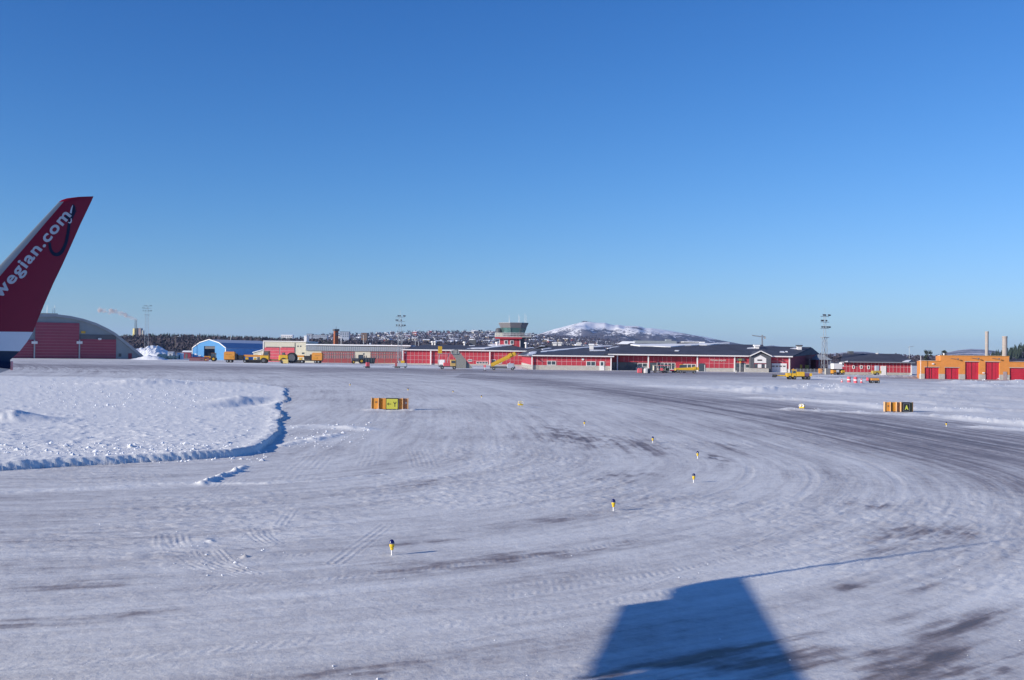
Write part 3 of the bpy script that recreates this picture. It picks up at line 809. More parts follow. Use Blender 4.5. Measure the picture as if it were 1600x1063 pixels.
# ------------------------------------------------------------------ town houses on the hill
def town():
    cols = [("house_pale_yellow", (0.48, 0.38, 0.22)), ("house_red", (0.30, 0.07, 0.05)), ("house_grey", (0.30, 0.30, 0.32)), ("house_cream", (0.52, 0.48, 0.42)), ("house_brown", (0.20, 0.13, 0.10)), ("house_blue_grey", (0.19, 0.22, 0.28))]
    words = ["pale yellow", "red", "grey", "cream", "brown", "blue grey"]
    protos = []
    for i, (n, c) in enumerate(cols):
        mm = mat(n, c, 0.8)
        for big in (0, 1):
            w, d, h, rf = ((9, 8, 4.5, 3) if not big else (20, 10, 8, 2.5))
            b = MB().box(-w / 2, w / 2, -d / 2, d / 2, -3, h).build("wall", mm)
            r = MB().xprism([(-d / 2 - .5, h), (d / 2 + .5, h), (0, h + rf)], -w / 2 - .5, w / 2 + .5).build("roof", "snow")
            q = MB()
            for k in range(int(w // 4)):
                q.box(-w / 2 + 1.5 + k * 4, -w / 2 + 3 + k * 4, -d / 2 - .08, -d / 2 + 0.02, h - 2.6, h - 1.2)
            g = q.build("window", "glass", kind="stuff")
            protos.append((b, r, g, words[i], big))
    spots = []
    r = random.Random(4)
    while len(spots) < 295:
        px = r.uniform(470, 965); t = r.uniform(0.28, 1.0)
        if px > 870 and t > 0.8: continue
        if px < 560 and r.random() < 0.5: continue
        x, y, z = city_surf(px, t)
        if any((x - a) ** 2 + ((y - b) * 0.4) ** 2 < 120 for a, b, _ in spots): continue
        spots.append((x, y, z))
    used = set()
    for k, (x, y, z) in enumerate(spots):
        pi = r.randrange(len(protos))
        b, rf, g, wd, big = protos[pi]
        col = 800 + x / y * F
        where = ("over the garages" if col < 580 else "by the middle mast" if col < 660 else "over the terminal" if col < 730 else "left of the control tower" if col < 790 else "right of the control tower" if col < 860 else "at the foot of the mountain")
        tt = (y - 1750) / 1850
        lvl = "low" if tt < .5 else "halfway up" if tt < .75 else "high"
        kind = ("long %s block %s on the town hill %s" if big else "small %s house %s on the town hill %s") % (wd, lvl, where)
        o = thing("town_house", kind, "house", (x, y, z), r.choice([0, 0.3, -0.3, 0.6, 1.3, 1.7]) + r.uniform(-.1, .1), ("%s apartment blocks in the town" if big else "%s houses in the town") % wd)
        s = r.uniform(0.45, 0.9); o.scale = (s, s, s)
        for p in (b, rf, g):
            c = p.copy(); COL.objects.link(c); c.parent = o
        used.add(pi)
    for p in protos:
        for q in p[:3]:
            bpy.data.objects.remove(q)
    # tower blocks along the skyline
    for k, (px0, px1, top, lab) in enumerate([(722, 728, 518, "leftmost"), (729, 735, 518.6, "second"), (736, 746, 517.6, "third and broadest"), (747, 752, 519, "fourth"), (759, 767, 517.6, "fifth"), (769, 773, 518, "sixth"), (776, 782, 516.8, "rightmost")]):
        Y = 3500
        x0, x1 = fx(px0, Y), fx(px1, Y); zt = fz(px0, top, Y)
        o = thing("tower_block", "%s tower block on the town skyline left of the control tower" % lab, "apartment block", ((x0 + x1) / 2, Y, 40), 0.2)
        w = (x1 - x0) / 2
        MB().box(-w, w, -7, 7, 0, zt - 40).build("wall", mat("block_grey_brown" if k % 2 else "block_grey", (0.26, 0.22, 0.22) if k % 2 else (0.27, 0.28, 0.32), .8), o)
        MB().box(-w - .4, w + .4, -7.4, 7.4, zt - 40, zt - 39).build("roof", "snow", o)
        q = MB()
        for a in range(3):
            for c in range(4):
                q.box(-w + (2 * w) * (a + .25) / 3, -w + (2 * w) * (a + .75) / 3, -7.1, -6.95, zt - 43.5 - c * 3.4, zt - 42 - c * 3.4)
        q.build("window", "glass", o, kind="stuff")
    # town hall with dark tower, left of the mast
    for (px0, px1, top, nm, lab, mt) in [(480, 489, 522, "office_block", "dark blue office block left of the brick tower", "bluegrey"), (490, 512, 523.5, "office_block", "long dark office block behind the garage row", "bluegrey"), (532, 546, 518.5, "office_block", "grey flat roofed block just right of the brick tower", "bluegrey"), (565, 574, 520.5, "office_block", "brown block on the skyline over the cream garage gable", "brown"), (440, 458, 523.5, "warehouse", "low pale hall among the trees above the red doors", "white")]:
        Y = 2300
        x0, x1 = fx(px0, Y), fx(px1, Y); zt = fz(px0, top, Y)
        o = thing(nm, lab, "building", ((x0 + x1) / 2, Y, 0)); w = (x1 - x0) / 2
        zb = 8
        MB().box(-w, w, -8, 8, zb, zt - .6).build("wall", mt, o)
        MB().box(-w - .3, w + .3, -8.3, 8.3, zt - .6, zt + .3).build("roof", "snow" if nm == "warehouse" else "darkgrey", o)
        q = MB(); n = max(2, int(2 * w / 4))
        for a in range(n):
            for c in range(3):
                q.box(-w + 2 * w * (a + .2) / n, -w + 2 * w * (a + .8) / n, -8.1, -7.95, zt - 4 - c * 3.6, zt - 2.4 - c * 3.6)
        q.build("window", "glass", o, kind="stuff")
    # summit station with aerials
    Y = 6150; px = 914
    o = thing("summit_station", "dark lift station with aerials on the mountain top", "building", (fx(px, Y), Y, fz(px, 504.5, Y)))
    MB().box(-16, 12, -8, 8, -8, 8).build("wall", "darkgrey", o)
    MB().box(-17, 13, -9, 9, 8, 9.5).build("roof", "darkgrey", o)
    for dx in (-22, -6, 20, 32):
        MB().tube((dx, 0, -6), (dx, 0, 15 if dx != 20 else 10), .8, .5, 6).build("aerial", "darkgrey", o)
town()

# ------------------------------------------------------------------ power plant and its smoke
def power_plant():
    Y = 1900
    o = thing("power_plant", "small power plant with yellow tank and two thin stacks on the wooded skyline", "power plant", (fx(214, Y), Y, fz(214, 520, Y)))
    k = Y / F
    MB().lathe([(3.5 * k, -12), (3.5 * k, 6 * k), (3.3 * k, 6.4 * k), (1.0, 6.9 * k)], (-3 * k, 0, 0), 20).build("tank", mat("yellow_tank", (0.58, 0.50, 0.20), .6), o, smooth=False)
    MB().box(0.7 * k, 7 * k, -4, 6, -12, 7 * k).build("boiler_house", mat("boiler_house", (0.34, 0.26, 0.25), .7), o)
    MB().box(7.1 * k, 10 * k, -3, 5, -12, 3.5 * k).build("annex", "cream", o)
    for dx, hh in ((-1.8, 20.5), (0.6, 19.5)):
        MB().tube((dx * k, -5, -6), (dx * k, -5, hh * k), .75, .55, 8).build("smokestack", "darkgrey", o)
    # smoke drifting left
    mb = MB()
    N = 26; ring = 10
    path = []
    for i in range(N):
        t = i / (N - 1)
        px = 214.5 - 62 * t
        py = 500.5 - 5 * (1 - math.exp(-t * 5)) - 13 * t + 1.2 * math.sin(t * 9)
        r = (0.9 + 4.2 * t ** 0.7 * (1 - 0.55 * t)) * (1 + 0.25 * math.sin(i * 1.9) + 0.15 * math.sin(i * 0.83))
        path.append((fx(px, Y - 5), fz(px, py, Y - 5), r))
    vs = []
    for i, (x, z, r) in enumerate(path):
        r = r * k * 1.3
        for j in range(ring):
            a = 6.2832 * j / ring
            w = 1 + 0.2 * math.sin(3 * a + i)
            vs.append((x + 0.3 * r * math.cos(a), Y - 5 + r * math.sin(a) * w, z + r * math.cos(a) * w))
    f = [(i * ring + j, i * ring + (j + 1) % ring, (i + 1) * ring + (j + 1) % ring, (i + 1) * ring + j) for i in range(N - 1) for j in range(ring)]
    f += [list(range(ring)), list(range((N - 1) * ring, N * ring))[::-1]]
    mb.add(vs, f)
    m = bpy.data.materials.new("stack_smoke"); m.use_nodes = True
    t = m.node_tree; t.nodes.clear()
    ou = t.nodes.new("ShaderNodeOutputMaterial"); pv = t.nodes.new("ShaderNodeVolumePrincipled")
    pv.inputs["Color"].default_value = (0.92, 0.82, 0.80, 1); pv.inputs["Density"].default_value = 0.26
    tc = t.nodes.new("ShaderNodeTexCoord"); nz = t.nodes.new("ShaderNodeTexNoise"); nz.inputs["Scale"].default_value = 0.11; nz.inputs["Detail"].default_value = 3
    mr = t.nodes.new("ShaderNodeMapRange"); mr.inputs["From Min"].default_value = 0.38; mr.inputs["From Max"].default_value = 0.72; mr.inputs["To Max"].default_value = 0.36
    t.links.new(tc.outputs["Object"], nz.inputs["Vector"]); t.links.new(nz.outputs["Fac"], mr.inputs["Value"]); t.links.new(mr.outputs[0], pv.inputs["Density"])
    t.links.new(pv.outputs[0], ou.inputs["Volume"])
    s = mb.build("smoke", m, kind="stuff", smooth=True)
    tag(s, "thin pinkish smoke drifting left from the power plant stacks", "smoke")
power_plant()

# ------------------------------------------------------------------ left: arched hangar
def arched_hangar():
    Y = 430.0
    th = math.radians(31)
    # local x runs along the facade (right = farther), local y goes back
    x_right = 228; x_left = -60
    O = Vector((fx(125, Y), Y, 0))
    o = thing("aircraft_hangar", "large arched grey hangar with red sliding doors behind the winglet", "hangar", O, th)
    ct, st = math.cos(th), math.sin(th)
    def lx(px):        # local x on the facade plane for an image column
        k = (px - 800) / F
        return (k * O.y - O.x) / (ct - k * st)
    def lz(px, py):
        d = O.y + lx(px) * st
        return H + (yh(px) - py) / F * d
    sky_ = [(-60, 535), (-40, 519), (-10, 503), (25, 494), (60, 491.5), (86, 491), (110, 494), (130, 498.5), (150, 505), (168, 513.5), (180, 520.5), (195, 532), (210, 544), (222, 554), (229, 561.5)]
    prof = [(lx(p), lz(p, q)) for p, q in sky_]
    prof[0] = (prof[0][0], 0); 
    pr = [(prof[0][0], 0)] + [(a, max(b, .3)) for a, b in prof[1:-1]] + [(prof[-1][0], 0)]
    MB().yprism([(a * .985, b - .8) if b > 1 else (a * .985, 0) for a, b in pr], .3, 32).build("wall", "hangar", o)
    MB().yprism(pr + [(a * .975, max(0, b - 1.0)) for a, b in pr[::-1]], -.6, 33).build("roof", "greyroof", o)
    MB().box(lx(58), lx(90), 0.5, 8, lz(75, 492), lz(75, 489.4)).build("roof_monitor", "cream", o)
    def door(p0, p1, top, nrib, yy):
        x0, x1, z1 = lx(p0), lx(p1), lz((p0 + p1) / 2, top)
        d = MB().box(x0, x1, yy, yy + .4, .15, z1).build("sliding_door", "hangardoor", o)
        q = MB()
        for k in range(1, nrib):
            zz = z1 * k / nrib
            q.box(x0 + .05, x1 - .05, yy - .07, yy - .003, zz - .06, zz + .06)
        q.build("door_rib", mat("hangar_rib", (0.38, 0.16, 0.19), .6), d, kind="stuff")
    door(55, 123.5, 504.5, 12, -.25)
    door(124.8, 181.5, 530.5, 7, .0)
    door(-20, 53.8, 530.5, 7, .0)
    MB().box(lx(124.8), lx(181.5), .05, .28, lz(150, 530.2), lz(150, 523)).build("door_header", "darkgrey", o)
    for p in (53.8, 124):
        MB().box(lx(p) - .25, lx(p) + .25, -.75, -.4, 0, lz(p, 531)).build("guide_post", "steel", o)
        MB().box(lx(p) - 1.1, lx(p) + 1.1, -.85, -.42, lz(p, 537.5), lz(p, 533.5)).build("number_plate", "white", o)
    MB().box(lx(130) - .8, lx(130) + .8, -.1, .25, lz(130, 521), lz(130, 517.5)).build("plaque", "yellow", o)
    MB().lathe([(.1, -.5), (.7, -.3), (.7, .3), (.1, .5)], (lx(155.5), -.5, lz(155.5, 530)), 12).build("wall_lamp", "white", o)
    MB().box(lx(201), lx(206.5), .05, .2, .1, 2.4).build("door", "reddark", o)
    MB().box(lx(186), lx(190), .05, .2, 1, 2.3).build("window", "glass", o)
    for p in (76, 85, 88):
        MB().tube((lx(p), 6, lz(p, 490)), (lx(p), 6, lz(p, 476 if p != 85 else 480)), .12, .06, 5).build("aerial", "steel", o)
arched_hangar()

# ------------------------------------------------------------------ lattice light masts
def light_mast(px, Y, top_px, label, hd=1, w=1.3, base_py=None):
    z1 = fz(px, top_px, Y)
    o = thing("floodlight_mast", label, "light mast", (fx(px, Y), Y, 0), 0.35, "floodlight masts around the apron")
    hl = w / 2
    zc = z1 - 5.5
    for sx in (-1, 1):
        for sy in (-1, 1):
            MB().tube((sx * hl * 1.5, sy * hl * 1.5, 0), (sx * hl, sy * hl, zc), .06, .05, 6).build("leg", "steel", o)
    q = MB()
    n = max(6, int(zc / 1.8))
    for k in range(n):
        za, zb = zc * k / n, zc * (k + 1) / n
        wa, wb = hl * (1.5 - .5 * k / n), hl * (1.5 - .5 * (k + 1) / n)
        c = [(-1, -1), (1, -1), (1, 1), (-1, 1)]
        for i in range(4):
            a, b = c[i], c[(i + 1) % 4]
            if k % 2: a, b = b, a
            q.tube((a[0] * wa, a[1] * wa, za), (b[0] * wb, b[1] * wb, zb), .04, .04, 4)
            q.tube((a[0] * wb, a[1] * wb, zb), (b[0] * wb, b[1] * wb, zb), .035, .035, 4)
    q.build("lattice", "steel", o, kind="stuff")
    MB().box(-hl * 2.0, hl * 2.0, -hl * 2, hl * 2, zc, zc + .15).build("platform", "steel", o)
    q = MB()
    for s in (-1, 1):
        q.tube((s * hl * .8, 0, zc), (s * hl * .8, 0, z1), .07, .05, 6)
    for zz in (z1 - 3.2, z1 - 1.6, z1 - .2):
        q.tube((-hl * 3.2, 0, zz), (hl * 3.2, 0, zz), .06, .06, 6)
    q.tube((0, 0, z1 - 3.2), (0, 0, z1 + 2.0), .03, .02, 5)
    q.build("lamp_frame", "steel", o, kind="stuff")
    for zz, xs in ((z1 - 3.0, (-2.6, -.9, 1.2, 2.6, 3.1)), (z1 - 1.4, (-3.0, -2.0, .4)), (z1, (-1.6, -.4, 2.2, 3.0))):
        for x in xs:
            MB().xf(Matrix.Translation((x * hl, -.3, zz)) @ Matrix.Rotation(.5, 4, 'X')).frustum([(-.15, -.1), (.15, -.1), (.15, .1), (-.15, .1)], [(-.24, -.2), (.24, -.2), (.24, .2), (-.24, .2)], 0, .3).build("floodlight", "darkgrey", o)
    MB().box(-.7, .7, -1.5, -1.0, 0, 1.5).build("switch_cabinet", "conc", o)
light_mast(229, 620, 478, "tall lattice floodlight mast behind the snow heap by the arched hangar", w=1.6)
light_mast(625, 335, 494.5, "lattice floodlight mast in front of the garage row", w=.95)
light_mast(1288.5, 262, 493.5, "lattice floodlight mast right of the terminal end wall", w=.8)

# ------------------------------------------------------------------ snow heaps
def snow_heap(name, label, px0, px1, top, base, Y, depth, seed, peaks):
    x0, x1 = fx(px0, Y), fx(px1, Y)
    nx, ny = 44, 18
    V_ = []
    for j in range(ny):
        for i in range(nx):
            s = i / (nx - 1); t = j / (ny - 1)
            X = x0 + (x1 - x0) * s; YY = Y - depth / 2 + depth * t
            hh = np.interp(s, [p[0] for p in peaks], [p[1] for p in peaks]) * math.sin(math.pi * t) ** .7
            nz = .72 + .56 * float(fbm(np.array([X * .5]), np.array([YY * .5]), 4, seed, .6)[0])
            z = hh * nz * (fz((px0 + px1) / 2, top, Y))
            V_.append((X, YY, z - .2))
    f = [(j * nx + i, j * nx + i + 1, (j + 1) * nx + i + 1, (j + 1) * nx + i) for j in range(ny - 1) for i in range(nx - 1)]
    mb = MB(); mb.v = V_; mb.f = f
    o = mb.build(name, "snow"); tag(o, label, "snow heap")
    if o.data.polygons[len(f) // 2].normal.z < 0: o.data.flip_normals()
snow_heap("snow_heap", "high white snow heap between the arched hangar and the blue hall", 206, 276, 539.5, 556, 600, 26, 3, [(0, .1), (.12, .75), (.25, .72), (.4, .88), (.5, 1), (.62, .85), (.78, .5), (1, .05)])
snow_heap("snow_heap", "low blue shaded snow heap at the foot of the arched hangar", 208, 262, 554.5, 563, 425, 10, 5, [(0, .2), (.3, .7), (.5, 1), (.8, .6), (1, .05)])
def tank(px, py, r, Y, label):
    R = r * Y / F; z = fz(px, py, Y)
    o = thing("storage_tank", label, "tank", (fx(px, Y), Y, 0), -.25, "tanks beside the blue hall")
    a = Matrix.Translation((0, 0, z)) @ Matrix.Rotation(math.pi / 2, 4, 'X')
    MB().xf(a).lathe([(R * .3, -3.2), (R * .8, -3.0), (R, -2.5), (R, 2.5), (R * .8, 3), (R * .3, 3.2)], n=18).build("shell", "tank", o, smooth=True)
    for y in (-1.6, 1.6):
        MB().box(-R * .8, R * .8, y - .15, y + .15, -.1, z - R * .5).build("saddle", "conc", o)
tank(254, 556, 2.8, 462, "cream storage tank nearest the snow heap")
tank(262, 558.5, 2.4, 455, "middle one of three cream storage tanks by the lamp post")
tank(271.5, 558.2, 2.6, 455, "cream storage tank at the foot of the lamp post")
def lamp_post(px, Y, top, label, arm=1, m="wood"):
    z = fz(px, top, Y)
    o = thing("lamp_post", label, "lamp post", (fx(px, Y), Y, 0), 0, "lamp posts")
    MB().tube((0, 0, -.1), (0, 0, z), .17, .1, 8).build("pole", m, o)
    MB().tube((0, 0, z - .05), (arm * .9, 0, z + .15), .06, .05, 6).build("arm", m, o)
    MB().box(*sorted((arm * .85, arm * 1.6)), -.18, .18, z + .08, z + .28).build("lamp_head", "steel", o)
lamp_post(274, 450, 526.5, "wooden lamp post between the storage tanks and the blue hall", 1)
def small_hut(px0, px1, top, base, Y, label, m, roofm="snow", cat="hut", name="hut"):
    x0, x1 = fx(px0, Y), fx(px1, Y); z = fz(px0, top, Y)
    o = thing(name, label, cat, ((x0 + x1) / 2, Y, 0)); w = (x1 - x0) / 2
    MB().box(-w, w, -1.5, 1.5, 0, z * .8).build("wall", m, o)
    MB().xprism([(-1.8, z * .8), (1.8, z * .8), (0, z)], -w - .2, w + .2).build("roof", roofm, o)
    MB().box(-w * .35, w * .25, -1.56, -1.45, .05, z * .62).build("door", "darkgrey", o)
small_hut(279, 286, 551.5, 561, 470, "white shed beside the lamp post", "white")
small_hut(287, 300, 548, 561, 500, "dark red shed with snowy roof left of the blue hall", "reddark")
small_hut(264, 272, 549.5, 561, 520, "blue grey shed behind the cream tanks", "bluegrey", "bluegrey")

# ------------------------------------------------------------------ blue hall
def blue_hall():
    Y = 452.0
    th = math.radians(-22)
    O = Vector((fx(327, Y), Y, 0))
    o = thing("storage_hall", "bright blue arched storage hall with dark doorway and long side", "hall", O, th)
    ct, st = math.cos(th), math.sin(th)
    def lx(px):
        k = (px - 800) / F
        return (k * O.y - O.x) / (ct - k * st)
    def lz(px, py):
        return H + (yh(px) - py) / F * (O.y + lx(px) * st)
    prof = [(301, 562.5), (301, 544.5), (312.5, 536), (327, 531.3), (342.5, 536.3), (353, 544.5), (353, 562.5)]
    P = [(lx(a), lz(a, b)) for a, b in prof]
    P[0] = (P[0][0], 0); P[-1] = (P[-1][0], 0)
    dx0, dx1, dz = lx(319), lx(336), lz(327, 541)
    LEN = 37.0
    # front with a real opening
    q = MB()
    top = P[1:-1]
    outer = [P[0]] + top + [P[-1]]
    q.yprism([(P[0][0], 0), (dx0, 0), (dx0, dz), (lx(319), lz(319, 533.5)), (lx(312.5), lz(312.5, 536)), (P[1][0], P[1][1])], 0, .3)
    q.yprism([(dx0, dz), (dx1, dz), (dx1, lz(336, 534)), (lx(327), lz(327, 531.3)), (dx0, lz(319, 533.5))], 0, .3)
    q.yprism([(dx1, 0), (P[-1][0], 0), (P[-2][0], P[-2][1]), (lx(342.5), lz(342.5, 536.3)), (dx1, lz(336, 534))], 0, .3)
    q.build("front_wall", "cyan", o, weld=True)
    for (a, b), (c, d) in zip(top[:-1], top[1:]):
        n = Vector((-(d - b), 0, c - a)).normalized()
        MB().slab([(a, -.25, b), (c, -.25, d), (c, .1, d), (a, .1, b)], n, .35).build("white_edge", "white", o)
    for p in (P[0], P[-1]):
        MB().box(p[0] - .15, p[0] + .15, -.2, -.003, 0, P[1][1]).build("white_edge", "white", o)
    MB().box(P[-1][0] - .3, P[-1][0], .3, LEN, 0, P[-2][1]).build("side_wall", "blue", o)
    MB().box(P[0][0], P[0][0] + .3, .3, LEN, 0, P[1][1]).build("side_wall", "blue", o)
    MB().box(P[0][0], P[-1][0], LEN, LEN + .3, 0, P[1][1]).build("rear_wall", "blue", o)
    def rs(i, m, nm):
        (a, b), (c, d) = top[i], top[i + 1]
        n = Vector((-(d - b), 0, c - a)).normalized()
        MB().slab([(a, .1, b), (c, .1, d), (c, LEN, d), (a, LEN, b)], n, .2).build(nm, m, o)
    rs(0, "blue", "roof_slope"); rs(1, "bluegrey", "roof_slope"); rs(2, mat("hall_sky_lit_roof", (.58, .62, .68), .5), "roof_slope"); rs(3, mat("hall_lower_slope", (.30, .40, .55), .5), "roof_slope")  # upper right slope is paler: sky light put into its colour
    MB().yprism([(a, b) for a, b in top], LEN - .2, LEN + .1).build("rear_gable", "blue", o)
    MB().box(dx0 + .1, dx1 - .1, .32, .5, dz - 1.2, dz - .02).build("rolled_door", "darkgrey", o)
    for px, py in ((306.5, 554.2), (312, 556.5)):
        MB().box(lx(px) - .7, lx(px) + .7, -.1, -.003, lz(px, py) - .35, lz(px, py) + .35).build("notice_board", "white", o)
blue_hall()

# ------------------------------------------------------------------ cream building with two red doors
def facade_box(o, name, m, px0, px1, pyt, Y, depth, z0=0.0, pyb=None):
    x0, x1 = fx(px0, Y), fx(px1, Y)
    z1 = fz((px0 + px1) / 2, pyt, Y)
    if pyb is not None: z0 = fz((px0 + px1) / 2, pyb, Y)
    return MB().box(x0, x1, Y, Y + depth, z0, z1).build(name, m, o, world=True)
def rects(o, name, m, lst, Y, proud=.06, thick=.1, kind=None):
    """one mesh from several small rectangles on a facade"""
    q = MB()
    for (a, b, c, d) in lst:
        q.box(fx(a, Y), fx(b, Y), Y - proud, Y - proud + thick, fz((a + b) / 2, d, Y), fz((a + b) / 2, c, Y))
    return q.build(name, m, o, kind=kind, world=True)
def cream_building():
    Y = 405
    o = thing("workshop_building", "tall cream workshop with two faded red roller doors", "building", (fx(445, Y), Y, 0))
    facade_box(o, "wall", "cream", 412, 478, 534.5, Y, 25)
    x0, x1 = fx(411.5, Y), fx(478.3, Y); z = fz(445, 534.3, Y)
    MB().box(x0, x1, Y - .3, Y + 25.3, z, z + .35).build("parapet", "white", o, world=True)
    MB().box(x0 - .1, x0 + .25, Y - .15, Y - .005, 0, z - .003).build("corner_strip", "white", o, world=True)
    for a, b in ((413.8, 436.8), (438.2, 460.3)):
        d = rects(o, "roller_door", "pinkred", [(a, b, 543.3, 567.2)], Y, .12)
        q = MB()
        for k in range(1, 5):
            zz = fz(440, 543.3 + k * 4.8, Y)
            q.box(fx(a, Y) + .05, fx(b, Y) - .05, Y - .18, Y - .123, zz - .05, zz + .05)
        q.build("door_rib", "joint", d, kind="stuff", world=True)
        rects(o, "door_track", "darkgrey", [(a + 2, b, 542.2, 543.2)], Y, .2)
    rects(o, "downpipe", "darkgrey", [(460.6, 461.2, 536, 556)], Y, .15)
    for a, b, c, d in ((464.7, 466.8, 540.3, 542.3), (469, 471, 540.3, 542.3), (472, 476, 551, 553.6)):
        rects(o, "window", "glass", [(a, b, c, d)], Y, .05)
    # low white lean-to
    A = thing("lean_to_shed", "low white lean-to against the cream workshop", "shed", (fx(403, Y), Y, 0))
    x0, x1 = fx(396, Y), fx(411.3, Y)
    MB().yprism([(x0, 0), (x1, 0), (x1, fz(411, 547, Y)), (x0, fz(396, 551.5, Y))], Y, Y + 14).build("wall", "cream", A, world=True)
    MB().yprism([(x0 - .3, fz(396, 551.5, Y)), (x1, fz(411, 547, Y)), (x1, fz(411, 546, Y)), (x0 - .3, fz(396, 550.5, Y))], Y - .3, Y + 14.3).build("roof", "snow", A, world=True)
    rects(A, "door", "white", [(404, 409, 553, 567)], Y, .08)
    B = thing("site_cabin", "small white cabin standing above the cream workshop roof line", "cabin", (fx(477, 520), 520, 0))
    MB().box(fx(475, 520), fx(479, 520), 520, 526, 0, fz(477, 525.5, 520)).build("wall", "white", B, world=True)
    MB().box(fx(474.7, 520), fx(479.3, 520), 519.7, 526.3, fz(477, 525.4, 520), fz(477, 524.7, 520)).build("roof", "snow", B, world=True)
cream_building()

# ------------------------------------------------------------------ garage row
def garage_row():
    Y = 392
    o = thing("garage_row", "long low garage row with red folding doors and grey sheet roof", "garage", (fx(560, Y), Y, 0))
    facade_box(o, "wall", "cream", 478.4, 641, 548.5, Y, 22)
    # steep grey fascia roof
    x0, x1 = fx(478.5, Y), fx(641, Y)
    z0 = fz(560, 548.4, Y); z1 = fz(560, 541.8, Y)
    MB().xprism([(Y - .5, z0 - .1), (Y - .2, z1), (Y + 22, z1 + .3), (Y + 22, z0)], x0, x1).build("roof", "greyroof", o, world=True)
    MB().box(x0, x1 + .2, Y - .6, Y + 22, z1 + .31, z1 + .75).build("roof_snow", "snow", o, world=True)
    q = MB()
    for k in range(54):
        x = x0 + (x1 - x0) * (k + .5) / 54
        q.slab([(x - .04, Y - .5, z0), (x + .04, Y - .5, z0), (x + .04, Y - .22, z1), (x - .04, Y - .22, z1)], (0, -1, .05), .06)
    q.build("roof_seam", "steel", o, kind="stuff", world=True)
    doors = []
    p = 502.8
    w1 = (554.6 - 502.8) / 5
    doors += [(502.8 + w1 * k, 502.8 + w1 * (k + 1)) for k in range(5)]
    w2 = (634 - 579.2) / 5
    doors += [(579.2 + w2 * k, 579.2 + w2 * (k + 1)) for k in range(5)]
    for a, b in doors:
        d = rects(o, "folding_door", mat("garage_door_red", (0.30, 0.07, 0.075), .65), [(a + .35, b - .35, 549.6, 567.4)], Y, .1)
        q = MB(); g = MB()
        W_ = b - a
        for k in range(3):
            c = a + W_ * (k + .5) / 3
            for (t0, t1) in ((551.2, 553.8), (555.4, 560.2)):
                za, zb = fz(c, t1, Y), fz(c, t0, Y)
                g.box(fx(c - .75, Y), fx(c + .75, Y), Y - .15, Y - .103, za, zb)
                for s in (-1, 1):
                    q.box(fx(c + s * 1.0, Y) - .05, fx(c + s * 1.0, Y) + .05, Y - .16, Y - .102, za - .1, zb + .1)
        q.build("pane_frame", "joint", d, kind="stuff", world=True)
        g.build("pane", "glass", d, kind="stuff", world=True)
        rects(o, "door_post", mat("door_post_brown", (0.28, 0.20, 0.17), .7), [(a - .3, a + .3, 549.2, 567.4)], Y, .14)
    rects(o, "window", "glass", [(567.6, 569.8, 552.2, 554.4)], Y, .05)
    for p in (574, 533, 612):
        z = z1
        MB().tube((fx(p, Y + 8), Y + 8, z), (fx(p, Y + 8), Y + 8, z + (4.2 if p == 533 else 1.2)), .09, .09, 6).build("roof_vent", "white", o, world=True)
    MB().box(fx(577, Y + 9), fx(579.5, Y + 9), Y + 9, Y + 10, z1 + .3, z1 + 1.5).build("roof_cowl", "bluegrey", o, world=True)
garage_row()

def brick_tower():
    Y = 520
    o = thing("brick_tower", "brown brick stair tower rising behind the garage row", "tower", (fx(525, Y), Y, 0), math.radians(30))
    w = 3.2 * Y / F * .95
    z1 = fz(525, 517.5, Y)
    MB().box(-w, w * .9, -w, w, 0, z1).build("shaft", "brick", o)
    MB().box(-w - .35, w * .9 + .35, -w - .35, w + .35, z1, z1 + 1.0).build("cap", "darkgrey", o)
    MB().box(-w * .6, w * .6, -w - .08, -w + .1, z1 - 2.4, z1 - .8).build("louvre", "darkgrey", o)
    MB().tube((0, 0, z1 + 1), (0, 0, z1 + 2.4), .1, .06, 6).build("aerial", "darkgrey", o)
brick_tower()
for k, (px, top) in enumerate([(360.5, 524), (568, 524), (649, 533), (654, 533.5)]):
    Y = 480 + k * 12
    z = fz(px, top, Y)
    lamp_post(px, Y, top, ["thin white lamp post rising above the blue hall roof", "thin lamp post above the cream garage gable", "left of two thin lamp posts behind the terminal's left end", "right of two thin lamp posts behind the terminal's left end"][k], -1, "steel")

# ------------------------------------------------------------------ terminal
def roof_poly(o, name, pts, m, t=.25):
    """one roof plane as a slab"""
    a, b, c = Vector(pts[0]), Vector(pts[1]), Vector(pts[2])
    n = (b - a).cross(c - a)
    if n.z < 0: n = -n
    return MB().slab(pts, n, t).build(name, m, o, world=True), a, n.normalized()
def snow_on(roof, o, pxs, p0, n, t=.12, off=.26):
    pts = [hit(a, b, Vector(p0) + Vector(n) * off, n) for a, b in pxs]
    # ragged edge
    out = []
    for i in range(len(pts)):
        a, b = pts[i], pts[(i + 1) % len(pts)]
        m = max(1, int((b - a).length / 1.6))
        for k in range(m):
            q = a.lerp(b, k / m)
            if k: q = q + Vector((random.uniform(-.5, .5), random.uniform(-.35, .35), 0))
            q = q - Vector(n) * ((q - (Vector(p0) + Vector(n) * off)).dot(n))
            out.append(q)
    mb = MB().slab(out, n, t)
    mb.build("roof_snow", "snow", roof, world=True)
